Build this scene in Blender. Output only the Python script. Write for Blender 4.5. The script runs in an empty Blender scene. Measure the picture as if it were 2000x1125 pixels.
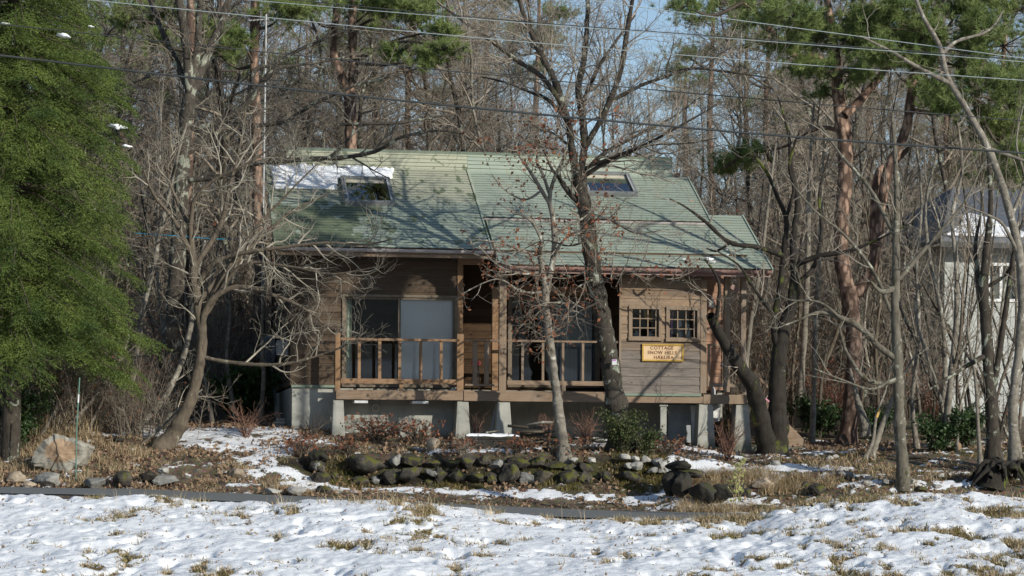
import bpy, bmesh, math, random
import numpy as np
from mathutils import Vector, Matrix

# ------------------------------------------------------------------ camera, sky, sun, exposure
scene = bpy.context.scene
COL = scene.collection
ZC = 2.0                 # eye height
YH = 880.0               # horizon row (photo pixels, 2000 wide)
F = 4600.0               # focal length in photo pixels
RHO = 0.0065             # slight camera roll
cam_d = bpy.data.cameras.new('camera')
cam_d.sensor_width = 36.0
cam_d.lens = 36.0 * F / 2000.0
cam_d.shift_y = (YH - 562.5) / 2000.0
cam_d.clip_start = 0.5
cam_d.clip_end = 3000.0
cam = bpy.data.objects.new('camera', cam_d)
COL.objects.link(cam)
cam.location = (0, 0, ZC)
cam.rotation_euler = (math.pi / 2, -RHO, 0)
scene.camera = cam

SUN_AZ, SUN_EL = 46.0, 21.0   # degrees to the right of straight behind the camera, height
world = bpy.data.worlds.new('World')
scene.world = world
world.use_nodes = True
wn = world.node_tree
for n in list(wn.nodes):
    wn.nodes.remove(n)
wo = wn.nodes.new('ShaderNodeOutputWorld')
wb = wn.nodes.new('ShaderNodeBackground')
ws = wn.nodes.new('ShaderNodeTexSky')
ws.sky_type = 'NISHITA'
ws.sun_disc = False
ws.sun_elevation = math.radians(SUN_EL)
ws.sun_rotation = math.radians(180 - SUN_AZ)
ws.altitude = 700
ws.air_density = 1.0
ws.dust_density = 0.4
ws.ozone_density = 1.2
wb.inputs['Strength'].default_value = 0.13
wn.links.new(ws.outputs[0], wb.inputs[0])
wn.links.new(wb.outputs[0], wo.inputs[0])
sd = bpy.data.lights.new('sun', 'SUN')
sd.energy = 4.2
sd.angle = math.radians(0.5)
sd.color = (1.0, 0.955, 0.85)
sun = bpy.data.objects.new('sun', sd)
COL.objects.link(sun)
a_, e_ = math.radians(SUN_AZ), math.radians(SUN_EL)
TOSUN = Vector((math.sin(a_) * math.cos(e_), -math.cos(a_) * math.cos(e_), math.sin(e_)))
sun.rotation_euler = TOSUN.to_track_quat('Z', 'Y').to_euler()
scene.view_settings.view_transform = 'Standard'
scene.view_settings.look = 'None'
scene.view_settings.exposure = 0.0
scene.view_settings.gamma = 1.0
scene.cycles.max_bounces = 6
scene.cycles.transparent_max_bounces = 12

# ------------------------------------------------------------------ projection helpers
def P(px, py, Y):
    xr = (px - 1000.0) / F
    yu = (YH - py) / F
    return Vector(((xr - RHO * yu) * Y, Y, ZC + (yu + RHO * xr) * Y))

YAW = math.radians(9.0)
CA, SA = math.cos(YAW), math.sin(YAW)
_o = P(570, 880, 50)
HO = Vector((_o.x, _o.y, ZC))           # house origin: left front corner, w = 0 at eye level

def H(px, py, v):
    """house u,w of the photo point lying on the house plane v"""
    d = P(px, py, 1.0) - Vector((0, 0, ZC))
    nv = (-SA, CA)
    t = (HO.x * nv[0] + HO.y * nv[1] + v) / (d.x * nv[0] + d.y * nv[1])
    q = (d.x * t - HO.x, d.y * t - HO.y)
    return q[0] * CA + q[1] * SA, d.z * t

def HR(px, py, v0, w0, T):
    """hit of the photo point with the roof plane w = w0 + (v-v0)*T -> u,v,w"""
    d = P(px, py, 1.0) - Vector((0, 0, ZC))
    vc = HO.x * SA - HO.y * CA
    dv = -d.x * SA + d.y * CA
    t = (w0 + (vc - v0) * T) / (d.z - dv * T)
    q = (d.x * t - HO.x, d.y * t - HO.y)
    return q[0] * CA + q[1] * SA, vc + t * dv, d.z * t

def HW(u, v, w):
    return Vector((HO.x + u * CA - v * SA, HO.y + u * SA + v * CA, HO.z + w))

# ------------------------------------------------------------------ noise
_rs = np.random.RandomState(7)
_perm = _rs.rand(256, 256)
def vnoise(x, y):
    xi = np.floor(x).astype(int); yi = np.floor(y).astype(int)
    fx = x - xi; fy = y - yi
    fx = fx * fx * (3 - 2 * fx); fy = fy * fy * (3 - 2 * fy)
    a = _perm[xi & 255, yi & 255]; b = _perm[(xi + 1) & 255, yi & 255]
    c = _perm[xi & 255, (yi + 1) & 255]; d = _perm[(xi + 1) & 255, (yi + 1) & 255]
    return (a * (1 - fx) + b * fx) * (1 - fy) + (c * (1 - fx) + d * fx) * fy
def fbm(x, y, oct=4, gain=0.5):
    s = 0; a = 1.0; t = 0
    for i in range(oct):
        s = s + a * vnoise(x * 2 ** i + 13.7 * i, y * 2 ** i + 7.3 * i); t += a; a *= gain
    return s / t - 0.5

# ------------------------------------------------------------------ object helpers
def tag(o, label=None, cat=None, group=None, kind=None):
    if label: o['label'] = label
    if cat: o['category'] = cat
    if group: o['group'] = group
    if kind: o['kind'] = kind
    return o

def thing(name, loc, label, cat, group=None, rz=0.0):
    o = bpy.data.objects.new(name, None)
    o.empty_display_size = 0.3
    COL.objects.link(o)
    o.location = loc
    o.rotation_euler = (0, 0, rz)
    return tag(o, label, cat, group)

def np_mesh(name, verts, faces, mats, smooth=False, midx=None):
    """faces: (n,k) int array with k = 3 or 4, or a list of such arrays"""
    me = bpy.data.meshes.new(name)
    if isinstance(faces, np.ndarray): faces = [faces]
    faces = [np.asarray(f, dtype=np.int32) for f in faces if len(f)]
    verts = np.asarray(verts, dtype=np.float32)
    me.vertices.add(len(verts)); me.vertices.foreach_set('co', verts.ravel())
    lv = np.concatenate([f.ravel() for f in faces])
    cnt = np.concatenate([np.full(len(f), f.shape[1], dtype=np.int32) for f in faces])
    st = np.concatenate([[0], np.cumsum(cnt)[:-1]]).astype(np.int32)
    me.loops.add(len(lv)); me.loops.foreach_set('vertex_index', lv)
    me.polygons.add(len(cnt)); me.polygons.foreach_set('loop_start', st)
    me.polygons.foreach_set('loop_total', cnt)
    if smooth: me.polygons.foreach_set('use_smooth', np.ones(len(cnt), dtype=bool))
    if midx is not None: me.polygons.foreach_set('material_index', np.asarray(midx, dtype=np.int32))
    if not isinstance(mats, (list, tuple)): mats = [mats]
    for m in mats: me.materials.append(m)
    me.update(calc_edges=True)
    return me

def link(name, me, parent=None):
    o = bpy.data.objects.new(name, me)
    COL.objects.link(o)
    if parent: o.parent = parent
    return o

class MB:
    def __init__(s): s.v = []; s.f = []; s.m = []
    def add(s, vs, fs, m=0):
        k = len(s.v); s.v += [tuple(p) for p in vs]
        for f in fs: s.f.append([i + k for i in f]); s.m.append(m)
        return s
    def box(s, a0, a1, b0, b1, c0, c1, m=0):
        vs = [(x, y, z) for z in (c0, c1) for y in (b0, b1) for x in (a0, a1)]
        return s.add(vs, [(0, 2, 3, 1), (4, 5, 7, 6), (0, 1, 5, 4), (2, 6, 7, 3), (0, 4, 6, 2), (1, 3, 7, 5)], m)
    def hexa(s, lo, hi, m=0):
        """lo, hi: four points each, same winding"""
        return s.add(list(lo) + list(hi), [(3, 2, 1, 0), (4, 5, 6, 7), (0, 1, 5, 4), (1, 2, 6, 5), (2, 3, 7, 6), (3, 0, 4, 7)], m)
    def prism(s, poly, axis_off, m=0):
        n = len(poly); o = Vector(axis_off)
        vs = [Vector(p) for p in poly] + [Vector(p) + o for p in poly]
        fs = [tuple(range(n))[::-1], tuple(range(n, 2 * n))] + [(i, (i + 1) % n, (i + 1) % n + n, i + n) for i in range(n)]
        return s.add(vs, fs, m)
    def tube(s, pts, r, k=8, m=0, cap=True):
        pts = [Vector(p) for p in pts]
        rr = r if isinstance(r, (list, tuple)) else [r] * len(pts)
        rings = []
        for i, p in enumerate(pts):
            t = (pts[min(i + 1, len(pts) - 1)] - pts[max(i - 1, 0)]).normalized()
            ref = Vector((0, 0, 1)) if abs(t.z) < 0.8 else Vector((1, 0, 0))
            a = t.cross(ref).normalized(); b = t.cross(a)
            rings.append([p + (a * math.cos(2 * math.pi * j / k) + b * math.sin(2 * math.pi * j / k)) * rr[i] for j in range(k)])
        vs = [q for R in rings for q in R]
        fs = [(i * k + j, i * k + (j + 1) % k, (i + 1) * k + (j + 1) % k, (i + 1) * k + j) for i in range(len(pts) - 1) for j in range(k)]
        if cap: fs += [tuple(range(k))[::-1], tuple(range((len(pts) - 1) * k, len(pts) * k))]
        return s.add(vs, fs, m)
    def build(s, name, mats, parent=None, bevel=0.0, smooth=False):
        me = bpy.data.meshes.new(name)
        me.from_pydata(s.v, [], s.f)
        if not isinstance(mats, (list, tuple)): mats = [mats]
        for m in mats: me.materials.append(m)
        me.polygons.foreach_set('material_index', s.m)
        if smooth: me.polygons.foreach_set('use_smooth', [True] * len(me.polygons))
        bm = bmesh.new(); bm.from_mesh(me)
        bmesh.ops.recalc_face_normals(bm, faces=bm.faces)
        bm.to_mesh(me); bm.free()
        o = link(name, me, parent)
        if bevel:
            b = o.modifiers.new('bevel', 'BEVEL'); b.width = bevel; b.segments = 2; b.limit_method = 'ANGLE'
        return o

# ------------------------------------------------------------------ materials
class NT:
    def __init__(s, name):
        s.mat = bpy.data.materials.new(name); s.mat.use_nodes = True
        s.t = s.mat.node_tree
        for n in list(s.t.nodes): s.t.nodes.remove(n)
        s.out = s.t.nodes.new('ShaderNodeOutputMaterial')
        s._co = None
    def n(s, typ, **kw):
        x = s.t.nodes.new(typ)
        for k, v in kw.items(): setattr(x, k, v)
        return x
    def l(s, a, b): s.t.links.new(a, b)
    def setin(s, sock, val):
        if isinstance(val, bpy.types.NodeSocket): s.l(val, sock)
        else:
            if hasattr(sock.default_value, '__len__') and not hasattr(val, '__len__'): val = (val,) * len(sock.default_value)
            if hasattr(val, '__len__') and len(val) == 3 and len(sock.default_value) == 4: val = tuple(val) + (1,)
            sock.default_value = val
    def co(s, scale=(1, 1, 1), kind='Object', rot=(0, 0, 0)):
        if s._co is None: s._co = s.n('ShaderNodeTexCoord')
        mp = s.n('ShaderNodeMapping'); mp.inputs['Scale'].default_value = scale; mp.inputs['Rotation'].default_value = rot
        s.l(s._co.outputs[kind], mp.inputs[0]); return mp.outputs[0]
    def noise(s, vec, scale=5, detail=4, rough=0.55, dist=0.0, out=0):
        x = s.n('ShaderNodeTexNoise'); s.l(vec, x.inputs['Vector'])
        x.inputs['Scale'].default_value = scale; x.inputs['Detail'].default_value = detail
        x.inputs['Roughness'].default_value = rough; x.inputs['Distortion'].default_value = dist
        return x.outputs[out]
    def vor(s, vec, scale=5, feature='F1', out='Distance'):
        x = s.n('ShaderNodeTexVoronoi', feature=feature); s.l(vec, x.inputs['Vector']); x.inputs['Scale'].default_value = scale
        return x.outputs[out]
    def ramp(s, fac, stops, interp='LINEAR'):
        r = s.n('ShaderNodeValToRGB'); r.color_ramp.interpolation = interp
        el = r.color_ramp.elements
        while len(el) < len(stops): el.new(0.5)
        for e, (p, c) in zip(el, stops):
            e.position = p
            if not hasattr(c, '__len__'): c = (c, c, c)
            e.color = tuple(c) + (1,)
        s.l(fac, r.inputs[0]); return r.outputs[0]
    def mix(s, fac, a, b, typ='MIX'):
        m = s.n('ShaderNodeMix', data_type='RGBA', blend_type=typ)
        s.setin(m.inputs[0], fac); s.setin(m.inputs[6], a); s.setin(m.inputs[7], b); return m.outputs[2]
    def math(s, op, a, b=None, c=None):
        m = s.n('ShaderNodeMath', operation=op)
        s.setin(m.inputs[0], a)
        if b is not None: s.setin(m.inputs[1], b)
        if c is not None: s.setin(m.inputs[2], c)
        return m.outputs[0]
    def mapr(s, v, a, b, c=0.0, d=1.0):
        m = s.n('ShaderNodeMapRange', interpolation_type='SMOOTHSTEP'); s.setin(m.inputs[0], v)
        for i, q in enumerate((a, b, c, d)): m.inputs[i + 1].default_value = q
        return m.outputs[0]
    def sep(s, vec):
        x = s.n('ShaderNodeSeparateXYZ'); s.l(vec, x.inputs[0]); return x.outputs
    def attr(s, name):
        x = s.n('ShaderNodeAttribute'); x.attribute_name = name; return x.outputs['Fac']
    def orand(s): return s.n('ShaderNodeObjectInfo').outputs['Random']
    def fin(s, col, rough=0.8, bump=None, bstr=0.3, bdist=0.01, metal=0.0, spec=0.35, trans=0.0):
        b = s.n('ShaderNodeBsdfPrincipled')
        s.setin(b.inputs['Base Color'], col); s.setin(b.inputs['Roughness'], rough)
        b.inputs['Metallic'].default_value = metal
        b.inputs['Specular IOR Level'].default_value = spec
        if bump is not None:
            bp = s.n('ShaderNodeBump'); bp.inputs['Strength'].default_value = bstr; bp.inputs['Distance'].default_value = bdist
            s.l(bump, bp.inputs['Height']); s.l(bp.outputs[0], b.inputs['Normal'])
        sh = b.outputs[0]
        if trans > 0:
            tr = s.n('ShaderNodeBsdfTranslucent'); s.setin(tr.inputs[0], col)
            mx = s.n('ShaderNodeMixShader'); mx.inputs[0].default_value = trans
            s.l(sh, mx.inputs[1]); s.l(tr.outputs[0], mx.inputs[2]); sh = mx.outputs[0]
        s.l(sh, s.out.inputs[0]); return s.mat

def m_simple(name, c1, c2, scale=6, stretch=(1, 1, 1), rough=0.8, bstr=0.3, bdist=0.01, detail=5, **kw):
    t = NT(name); v = t.co(stretch); n = t.noise(v, scale, detail, 0.6)
    return t.fin(t.ramp(n, [(0.3, c1), (0.7, c2)]), rough, n, bstr, bdist, **kw)

def m_bark(name, dark, light, patch=None, patch_amt=0.6, moss=None, moss_amt=0.62, vs=(1, 1, 0.35), scale=14, rough=0.95):
    t = NT(name); v = t.co(vs); n = t.noise(v, scale, 6, 0.65); n2 = t.noise(t.co((1, 1, 1)), 2.2, 4, 0.6)
    c = t.ramp(n, [(0.3, dark), (0.72, light)])
    c = t.mix(t.mapr(n2, 0.4, 0.7), c, t.mix(0.5, c, light))
    if patch:
        p = t.noise(t.co((1, 1, 0.7)), 4.5, 5, 0.7, 0.6)
        c = t.mix(t.mapr(p, patch_amt - 0.03, patch_amt + 0.03), c, patch)
    if moss:
        p = t.noise(t.co((1, 1, 0.6)), 2.6, 5, 0.65)
        c = t.mix(t.mapr(p, moss_amt - 0.03, moss_amt + 0.06), c, moss)
    return t.fin(c, rough, n, 0.8, 0.02)

def m_siding(name, cols, bh, w_off=0.0, grey=None):
    """horizontal wood boards: grain along the board, tone per board"""
    t = NT(name); co = t.co((1, 1, 1)); xyz = t.sep(co)
    row = t.math('FLOOR', t.math('DIVIDE', t.math('ADD', xyz[2], w_off), bh))
    wn_ = t.n('ShaderNodeTexWhiteNoise', noise_dimensions='1D'); t.l(row, wn_.inputs['W'])
    cx = t.n('ShaderNodeCombineXYZ')
    t.l(t.math('ADD', t.math('ADD', xyz[0], xyz[1]), t.math('MULTIPLY', row, 3.7)), cx.inputs[0])
    t.l(row, cx.inputs[1]); t.l(xyz[2], cx.inputs[2])
    mp = t.n('ShaderNodeMapping'); mp.inputs['Scale'].default_value = (1.4, 1, 26); t.l(cx.outputs[0], mp.inputs[0])
    g = t.noise(mp.outputs[0], 2.0, 6, 0.65, 0.9)
    mp2 = t.n('ShaderNodeMapping'); mp2.inputs['Scale'].default_value = (0.9, 1, 5); t.l(cx.outputs[0], mp2.inputs[0])
    big = t.noise(mp2.outputs[0], 1.6, 4, 0.6)
    c = t.ramp(g, [(0.25, cols[0]), (0.5, cols[1]), (0.75, cols[2])])
    c = t.mix(t.mapr(big, 0.45, 0.7), c, t.mix(0.55, c, cols[3]))
    hsv = t.n('ShaderNodeHueSaturation'); t.l(c, hsv.inputs['Color'])
    t.l(t.math('ADD', 0.78, t.math('MULTIPLY', wn_.outputs[0], 0.42)), hsv.inputs['Value'])
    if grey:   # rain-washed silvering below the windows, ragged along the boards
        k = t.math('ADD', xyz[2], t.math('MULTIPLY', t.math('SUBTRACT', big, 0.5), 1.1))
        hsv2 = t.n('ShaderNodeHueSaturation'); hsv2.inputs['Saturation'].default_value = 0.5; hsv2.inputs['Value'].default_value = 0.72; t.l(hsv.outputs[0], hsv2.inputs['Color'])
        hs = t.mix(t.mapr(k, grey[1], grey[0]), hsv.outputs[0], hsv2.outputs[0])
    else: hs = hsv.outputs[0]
    # knots
    kn = t.vor(t.co((2.2, 1, 7)), 1.2)
    c2 = t.mix(t.mapr(kn, 0.05, 0.10), (cols[0][0] * .5, cols[0][1] * .45, cols[0][2] * .4), hs)
    return t.fin(c2, 0.85, g, 0.5, 0.006, spec=0.2)

def m_wood(name, c1, c2, c3, ax=0):
    t = NT(name); st = [9, 9, 9]; st[ax] = 0.8
    v = t.co(tuple(st)); g = t.noise(v, 2.5, 6, 0.65, 0.6); b = t.noise(t.co((1, 1, 1)), 1.7, 4, 0.6)
    c = t.ramp(g, [(0.28, c1), (0.7, c2)])
    c = t.mix(t.mapr(b, 0.45, 0.68), c, t.mix(0.6, c, c3))
    return t.fin(c, 0.85, g, 0.5, 0.006, spec=0.2)

def m_roof(name, faded):
    t = NT(name); co = t.co((1, 1, 1)); xyz = t.sep(co)
    base = t.noise(co, 0.7, 5, 0.6)
    c = t.ramp(base, [(0.3, (0.30, 0.36, 0.295)), (0.7, (0.39, 0.44, 0.365))])
    row = t.math('FLOOR', t.math('MULTIPLY', xyz[2], 15.0))
    w1 = t.n('ShaderNodeTexWhiteNoise', noise_dimensions='1D'); t.l(row, w1.inputs['W'])
    c = t.mix(t.math('MULTIPLY', w1.outputs[0], 0.25), c, (0.24, 0.31, 0.25))
    st = t.noise(t.co((3.0, 1, 0.4)), 2.2, 5, 0.7)
    c = t.mix(t.mapr(st, 0.58, 0.74, 0, 0.5), c, (0.32, 0.30, 0.15))
    if faded:
        k = t.math('ADD', t.mapr(xyz[2], 5.0, 5.9), t.math('MULTIPLY', t.math('SUBTRACT', t.noise(co, 1.1, 4), 0.5), 0.5))
        c = t.mix(t.mapr(k, 0.2, 0.9), c, (0.41, 0.42, 0.315))
        # algae where melt water runs below the roof window, with scalloped edges along the courses
        al = t.noise(t.co((2.2, 1.5, 1.1)), 1.3, 6, 0.62, 0.3)
        near = t.math('MULTIPLY', t.mapr(xyz[0], 2.6, 0.6), t.mapr(xyz[2], 5.7, 5.1))
        al2 = t.math('ADD', al, t.math('MULTIPLY', near, 0.20))
        c = t.mix(t.mapr(al2, 0.56, 0.60, 0, 0.85), c, (0.115, 0.15, 0.085))
    else:
        al = t.noise(t.co((1, 1, 0.5)), 2.1, 4, 0.6)
        c = t.mix(t.mapr(al, 0.62, 0.72, 0, 0.4), c, (0.33, 0.26, 0.12))
        wp = t.noise(t.co((0.8, 1, 8)), 4.0, 5, 0.65)
        c = t.mix(t.mapr(wp, 0.69, 0.73, 0, 0.5), c, (0.6, 0.62, 0.58))
    return t.fin(c, 0.55, base, 0.1, 0.02, spec=0.3)

def m_glass(name, refl=0.07, tint=(0.97, 0.98, 0.97)):
    t = NT(name)
    tr = t.n('ShaderNodeBsdfTransparent'); tr.inputs[0].default_value = tint + (1,)
    gl = t.n('ShaderNodeBsdfGlossy'); gl.inputs['Roughness'].default_value = 0.015
    n = t.noise(t.co((1, 1, 1)), 1.1, 2); bp = t.n('ShaderNodeBump'); bp.inputs['Strength'].default_value = 0.02; bp.inputs['Distance'].default_value = 0.01
    t.l(n, bp.inputs['Height']); t.l(bp.outputs[0], gl.inputs['Normal'])
    fr = t.n('ShaderNodeFresnel'); fr.inputs[0].default_value = 1.5
    f = t.math('MINIMUM', t.math('ADD', t.math('MULTIPLY', fr.outputs[0], 1.6), refl), 1.0)
    mx = t.n('ShaderNodeMixShader'); t.l(f, mx.inputs[0]); t.l(tr.outputs[0], mx.inputs[1]); t.l(gl.outputs[0], mx.inputs[2])
    t.l(mx.outputs[0], t.out.inputs[0]); return t.mat

def m_rock(name, c1, c2, c3, moss=None, amt=0.55):
    t = NT(name); v = t.co((1, 1, 1)); n = t.noise(v, 5, 7, 0.65); f = t.noise(v, 28, 5, 0.7)
    r = t.orand()
    c = t.ramp(n, [(0.3, c1), (0.55, c2), (0.75, c3)])
    c = t.mix(t.mapr(f, 0.55, 0.7, 0, 0.5), c, tuple(x * 1.6 for x in c3))
    h = t.n('ShaderNodeHueSaturation'); t.l(c, h.inputs['Color']); t.l(t.math('ADD', 0.75, t.math('MULTIPLY', r, 0.5)), h.inputs['Value'])
    c = h.outputs[0]
    if moss:
        g = t.n('ShaderNodeNewGeometry'); nz = t.sep(g.outputs['Normal'])[2]
        k = t.math('ADD', t.noise(v, 3.0, 5, 0.65), t.math('MULTIPLY', nz, 0.10))
        c = t.mix(t.mapr(k, amt, amt + 0.06), c, moss)
    return t.fin(c, 0.9, n, 0.7, 0.03)

M = {}
M['glass'] = m_glass('window_glass', 0.08)
M['skyglass'] = m_glass('skylight_glass', 0.3, (0.3, 0.35, 0.35))
M['roof_l'] = m_roof('roof_metal_faded', True)
M['roof_r'] = m_roof('roof_metal_green', False)
M['rust'] = m_simple('course_edge', (0.045, 0.05, 0.035), (0.15, 0.10, 0.06), 3, rough=0.9)
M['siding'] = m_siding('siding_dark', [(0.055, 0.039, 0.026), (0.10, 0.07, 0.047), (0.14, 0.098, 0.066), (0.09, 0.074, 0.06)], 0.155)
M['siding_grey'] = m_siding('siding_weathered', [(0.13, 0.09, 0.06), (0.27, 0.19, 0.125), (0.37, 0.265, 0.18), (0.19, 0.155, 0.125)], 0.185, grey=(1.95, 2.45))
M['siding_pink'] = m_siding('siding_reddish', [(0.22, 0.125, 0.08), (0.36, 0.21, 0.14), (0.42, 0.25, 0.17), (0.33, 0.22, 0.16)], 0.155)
M['siding_shadow'] = m_siding('siding_shaded', [(0.03, 0.018, 0.01), (0.06, 0.034, 0.017), (0.08, 0.045, 0.022), (0.05, 0.034, 0.024)], 0.155)  # darker siding copy, the shade of the porch recess put into its colour
M['trim'] = m_wood('trim_orange', (0.24, 0.14, 0.075), (0.35, 0.215, 0.12), (0.27, 0.19, 0.125), 2)
M['trim_h'] = m_wood('trim_orange_long', (0.23, 0.135, 0.075), (0.34, 0.21, 0.125), (0.26, 0.19, 0.135), 0)
M['post'] = m_wood('post_grey', (0.20, 0.145, 0.10), (0.31, 0.23, 0.16), (0.26, 0.215, 0.175), 2)
M['beam'] = m_wood('beam_grey', (0.19, 0.13, 0.085), (0.32, 0.23, 0.16), (0.28, 0.215, 0.16), 0)
M['soffit'] = m_wood('soffit', (0.06, 0.038, 0.022), (0.12, 0.075, 0.042), (0.09, 0.06, 0.04), 0)
M['gutter_pale'] = m_simple('gutter_pale', (0.34, 0.30, 0.29), (0.50, 0.46, 0.45), 5, (0.6, 1, 1), 0.6)
M['gutter_red'] = m_simple('gutter_reddish', (0.20, 0.105, 0.085), (0.40, 0.28, 0.25), 3, (0.5, 1, 1), 0.6)
M['flash'] = m_simple('flashing_green', (0.15, 0.20, 0.15), (0.24, 0.31, 0.24), 3, (0.5, 1, 1), 0.6)
M['alu'] = m_simple('aluminium_grey', (0.14, 0.15, 0.15), (0.24, 0.25, 0.25), 4, rough=0.45)
M['alu_lt'] = m_simple('aluminium_pale', (0.35, 0.36, 0.36), (0.5, 0.51, 0.5), 4, rough=0.4)
M['frame_br'] = m_simple('frame_brown', (0.13, 0.10, 0.07), (0.22, 0.175, 0.12), 6, rough=0.6)
M['cream'] = m_simple('cream_blind', (0.55, 0.50, 0.38), (0.62, 0.57, 0.44), 6)
M['blind'] = m_simple('roller_blind', (0.78, 0.78, 0.75), (0.83, 0.83, 0.80), 2, (1, 1, 1), 0.75, 0.05)
M['curtain'] = m_simple('curtain_green', (0.30, 0.36, 0.27), (0.42, 0.47, 0.36), 3, (12, 12, 0.3), 0.9)
M['curtain_w'] = m_simple('curtain_pale', (0.22, 0.25, 0.26), (0.30, 0.33, 0.34), 3, (12, 12, 0.3), 0.9)
M['interior'] = m_simple('interior_wood', (0.10, 0.075, 0.05), (0.16, 0.12, 0.08), 4)
def m_concrete():
    t = NT('concrete'); v = t.co((1, 1, 1)); n = t.noise(v, 2.2, 6, 0.65); f = t.noise(v, 30, 4, 0.7)
    c = t.ramp(n, [(0.3, (0.30, 0.30, 0.265)), (0.7, (0.44, 0.43, 0.38))])
    s = t.noise(t.co((5, 5, 0.5)), 2, 5, 0.6); c = t.mix(t.mapr(s, 0.52, 0.75, 0, 0.6), c, (0.19, 0.185, 0.16))
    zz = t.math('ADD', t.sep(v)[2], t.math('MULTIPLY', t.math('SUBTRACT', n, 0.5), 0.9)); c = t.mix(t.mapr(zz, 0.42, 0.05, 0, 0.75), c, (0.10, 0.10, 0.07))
    return t.fin(c, 0.92, f, 0.35, 0.01)
M['concrete'] = m_concrete()
def m_snow():
    t = NT('snow'); v = t.co((1, 1, 1)); n = t.noise(v, 14, 6, 0.65)
    c = t.ramp(n, [(0.2, (0.86, 0.87, 0.89)), (0.7, (0.92, 0.93, 0.94))])
    return t.fin(c, 0.65, n, 0.5, 0.02, spec=0.3)
M['snow'] = m_snow()
M['white'] = m_simple('white_paint', (0.66, 0.66, 0.64), (0.76, 0.76, 0.74), 8, rough=0.5)
M['greypaint'] = m_simple('grey_paint', (0.26, 0.28, 0.29), (0.36, 0.38, 0.39), 5, rough=0.55)
M['pinkred'] = m_simple('red_vinyl', (0.70, 0.10, 0.12), (0.78, 0.16, 0.17), 8, rough=0.5)
M['pink'] = m_simple('pink_tape', (0.65, 0.25, 0.33), (0.75, 0.33, 0.42), 8, rough=0.6)
M['purple'] = m_simple('purple_ski', (0.45, 0.16, 0.5), (0.55, 0.22, 0.6), 8, rough=0.5)
M['yellow'] = m_simple('yellow_wood', (0.60, 0.36, 0.08), (0.70, 0.44, 0.12), 8, rough=0.6)
M['black'] = m_simple('black_metal', (0.02, 0.02, 0.02), (0.04, 0.04, 0.04), 8, rough=0.5)
M['signframe'] = m_wood('sign_frame', (0.42, 0.26, 0.05), (0.55, 0.36, 0.09), (0.45, 0.28, 0.07), 0)
M['signboard'] = m_wood('sign_board', (0.62, 0.43, 0.25), (0.72, 0.53, 0.33), (0.66, 0.48, 0.30), 0)
M['signtext'] = m_simple('sign_lettering', (0.16, 0.06, 0.03), (0.22, 0.09, 0.05), 8)
M['asphalt'] = m_simple('asphalt', (0.14, 0.145, 0.14), (0.21, 0.21, 0.20), 40, rough=0.9, bstr=0.4)
M['oak'] = m_bark('bark_oak', (0.022, 0.018, 0.014), (0.08, 0.067, 0.052), (0.30, 0.32, 0.25), 0.60, (0.085, 0.10, 0.02), 0.66)
M['oak_light'] = m_bark('bark_oak_grey', (0.03, 0.026, 0.02), (0.10, 0.085, 0.068), (0.31, 0.32, 0.25), 0.58, None)
M['greybark'] = m_bark('bark_grey_olive', (0.06, 0.052, 0.04), (0.19, 0.17, 0.13), (0.36, 0.36, 0.28), 0.60, (0.06, 0.052, 0.03), 0.60)
M['mossbark'] = m_bark('bark_mossy', (0.014, 0.012, 0.010), (0.045, 0.038, 0.030), (0.17, 0.18, 0.14), 0.68, (0.10, 0.115, 0.02), 0.60)
M['palebark'] = m_bark('bark_pale', (0.09, 0.075, 0.058), (0.30, 0.27, 0.22), (0.46, 0.44, 0.37), 0.60, (0.075, 0.065, 0.045), 0.60, vs=(1, 1, 1.4), scale=8)
M['curvebark'] = m_bark('bark_brown', (0.05, 0.04, 0.03), (0.18, 0.145, 0.105), (0.30, 0.28, 0.21), 0.64, None)
def m_pine():
    t = NT('bark_pine'); v = t.co((1, 1, 0.45)); d = t.vor(v, 9); n = t.noise(t.co((1, 1, 0.5)), 9, 6, 0.65)
    z = t.sep(t.co((1, 1, 1)))[2]
    up = t.ramp(n, [(0.3, (0.19, 0.115, 0.078)), (0.65, (0.46, 0.31, 0.225))])
    lo = t.ramp(n, [(0.3, (0.06, 0.04, 0.03)), (0.65, (0.30, 0.21, 0.165))])
    c = t.mix(t.mapr(z, 2.2, 4.8), lo, up)
    c = t.mix(t.mapr(d, 0.28, 0.6, 0, 0.9), c, (0.075, 0.045, 0.032))
    return t.fin(c, 0.9, n, 0.9, 0.03)
M['pinebark'] = m_pine()
def m_twig(name, a, b):
    t = NT(name); n = t.noise(t.co((1, 1, 1)), 3, 3); r = t.orand()
    c = t.ramp(n, [(0.3, a), (0.7, b)])
    h = t.n('ShaderNodeHueSaturation'); t.l(c, h.inputs['Color']); t.l(t.math('ADD', 0.7, t.math('MULTIPLY', r, 0.6)), h.inputs['Value'])
    return t.fin(h.outputs[0], 0.9)
M['twig'] = m_twig('twig_grey', (0.165, 0.138, 0.108), (0.33, 0.285, 0.228))
M['twig_pale'] = m_twig('twig_pale', (0.20, 0.175, 0.135), (0.36, 0.325, 0.26))
M['twig_dark'] = m_twig('twig_dark', (0.06, 0.047, 0.035), (0.15, 0.12, 0.09))
M['twig_brown'] = m_twig('twig_brown', (0.18, 0.147, 0.112), (0.35, 0.295, 0.23))
M['twig_red'] = m_twig('twig_reddish', (0.16, 0.085, 0.06), (0.28, 0.16, 0.11))
M['leaf_brown'] = m_simple('leaf_brown', (0.16, 0.05, 0.025), (0.36, 0.15, 0.075), 9, trans=0.25)
M['litter'] = m_simple('leaf_litter', (0.15, 0.09, 0.055), (0.40, 0.275, 0.175), 9, trans=0.1)
M['leaf_green'] = m_simple('leaf_green', (0.03, 0.07, 0.018), (0.09, 0.16, 0.035), 6, rough=0.45, trans=0.15)
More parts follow.
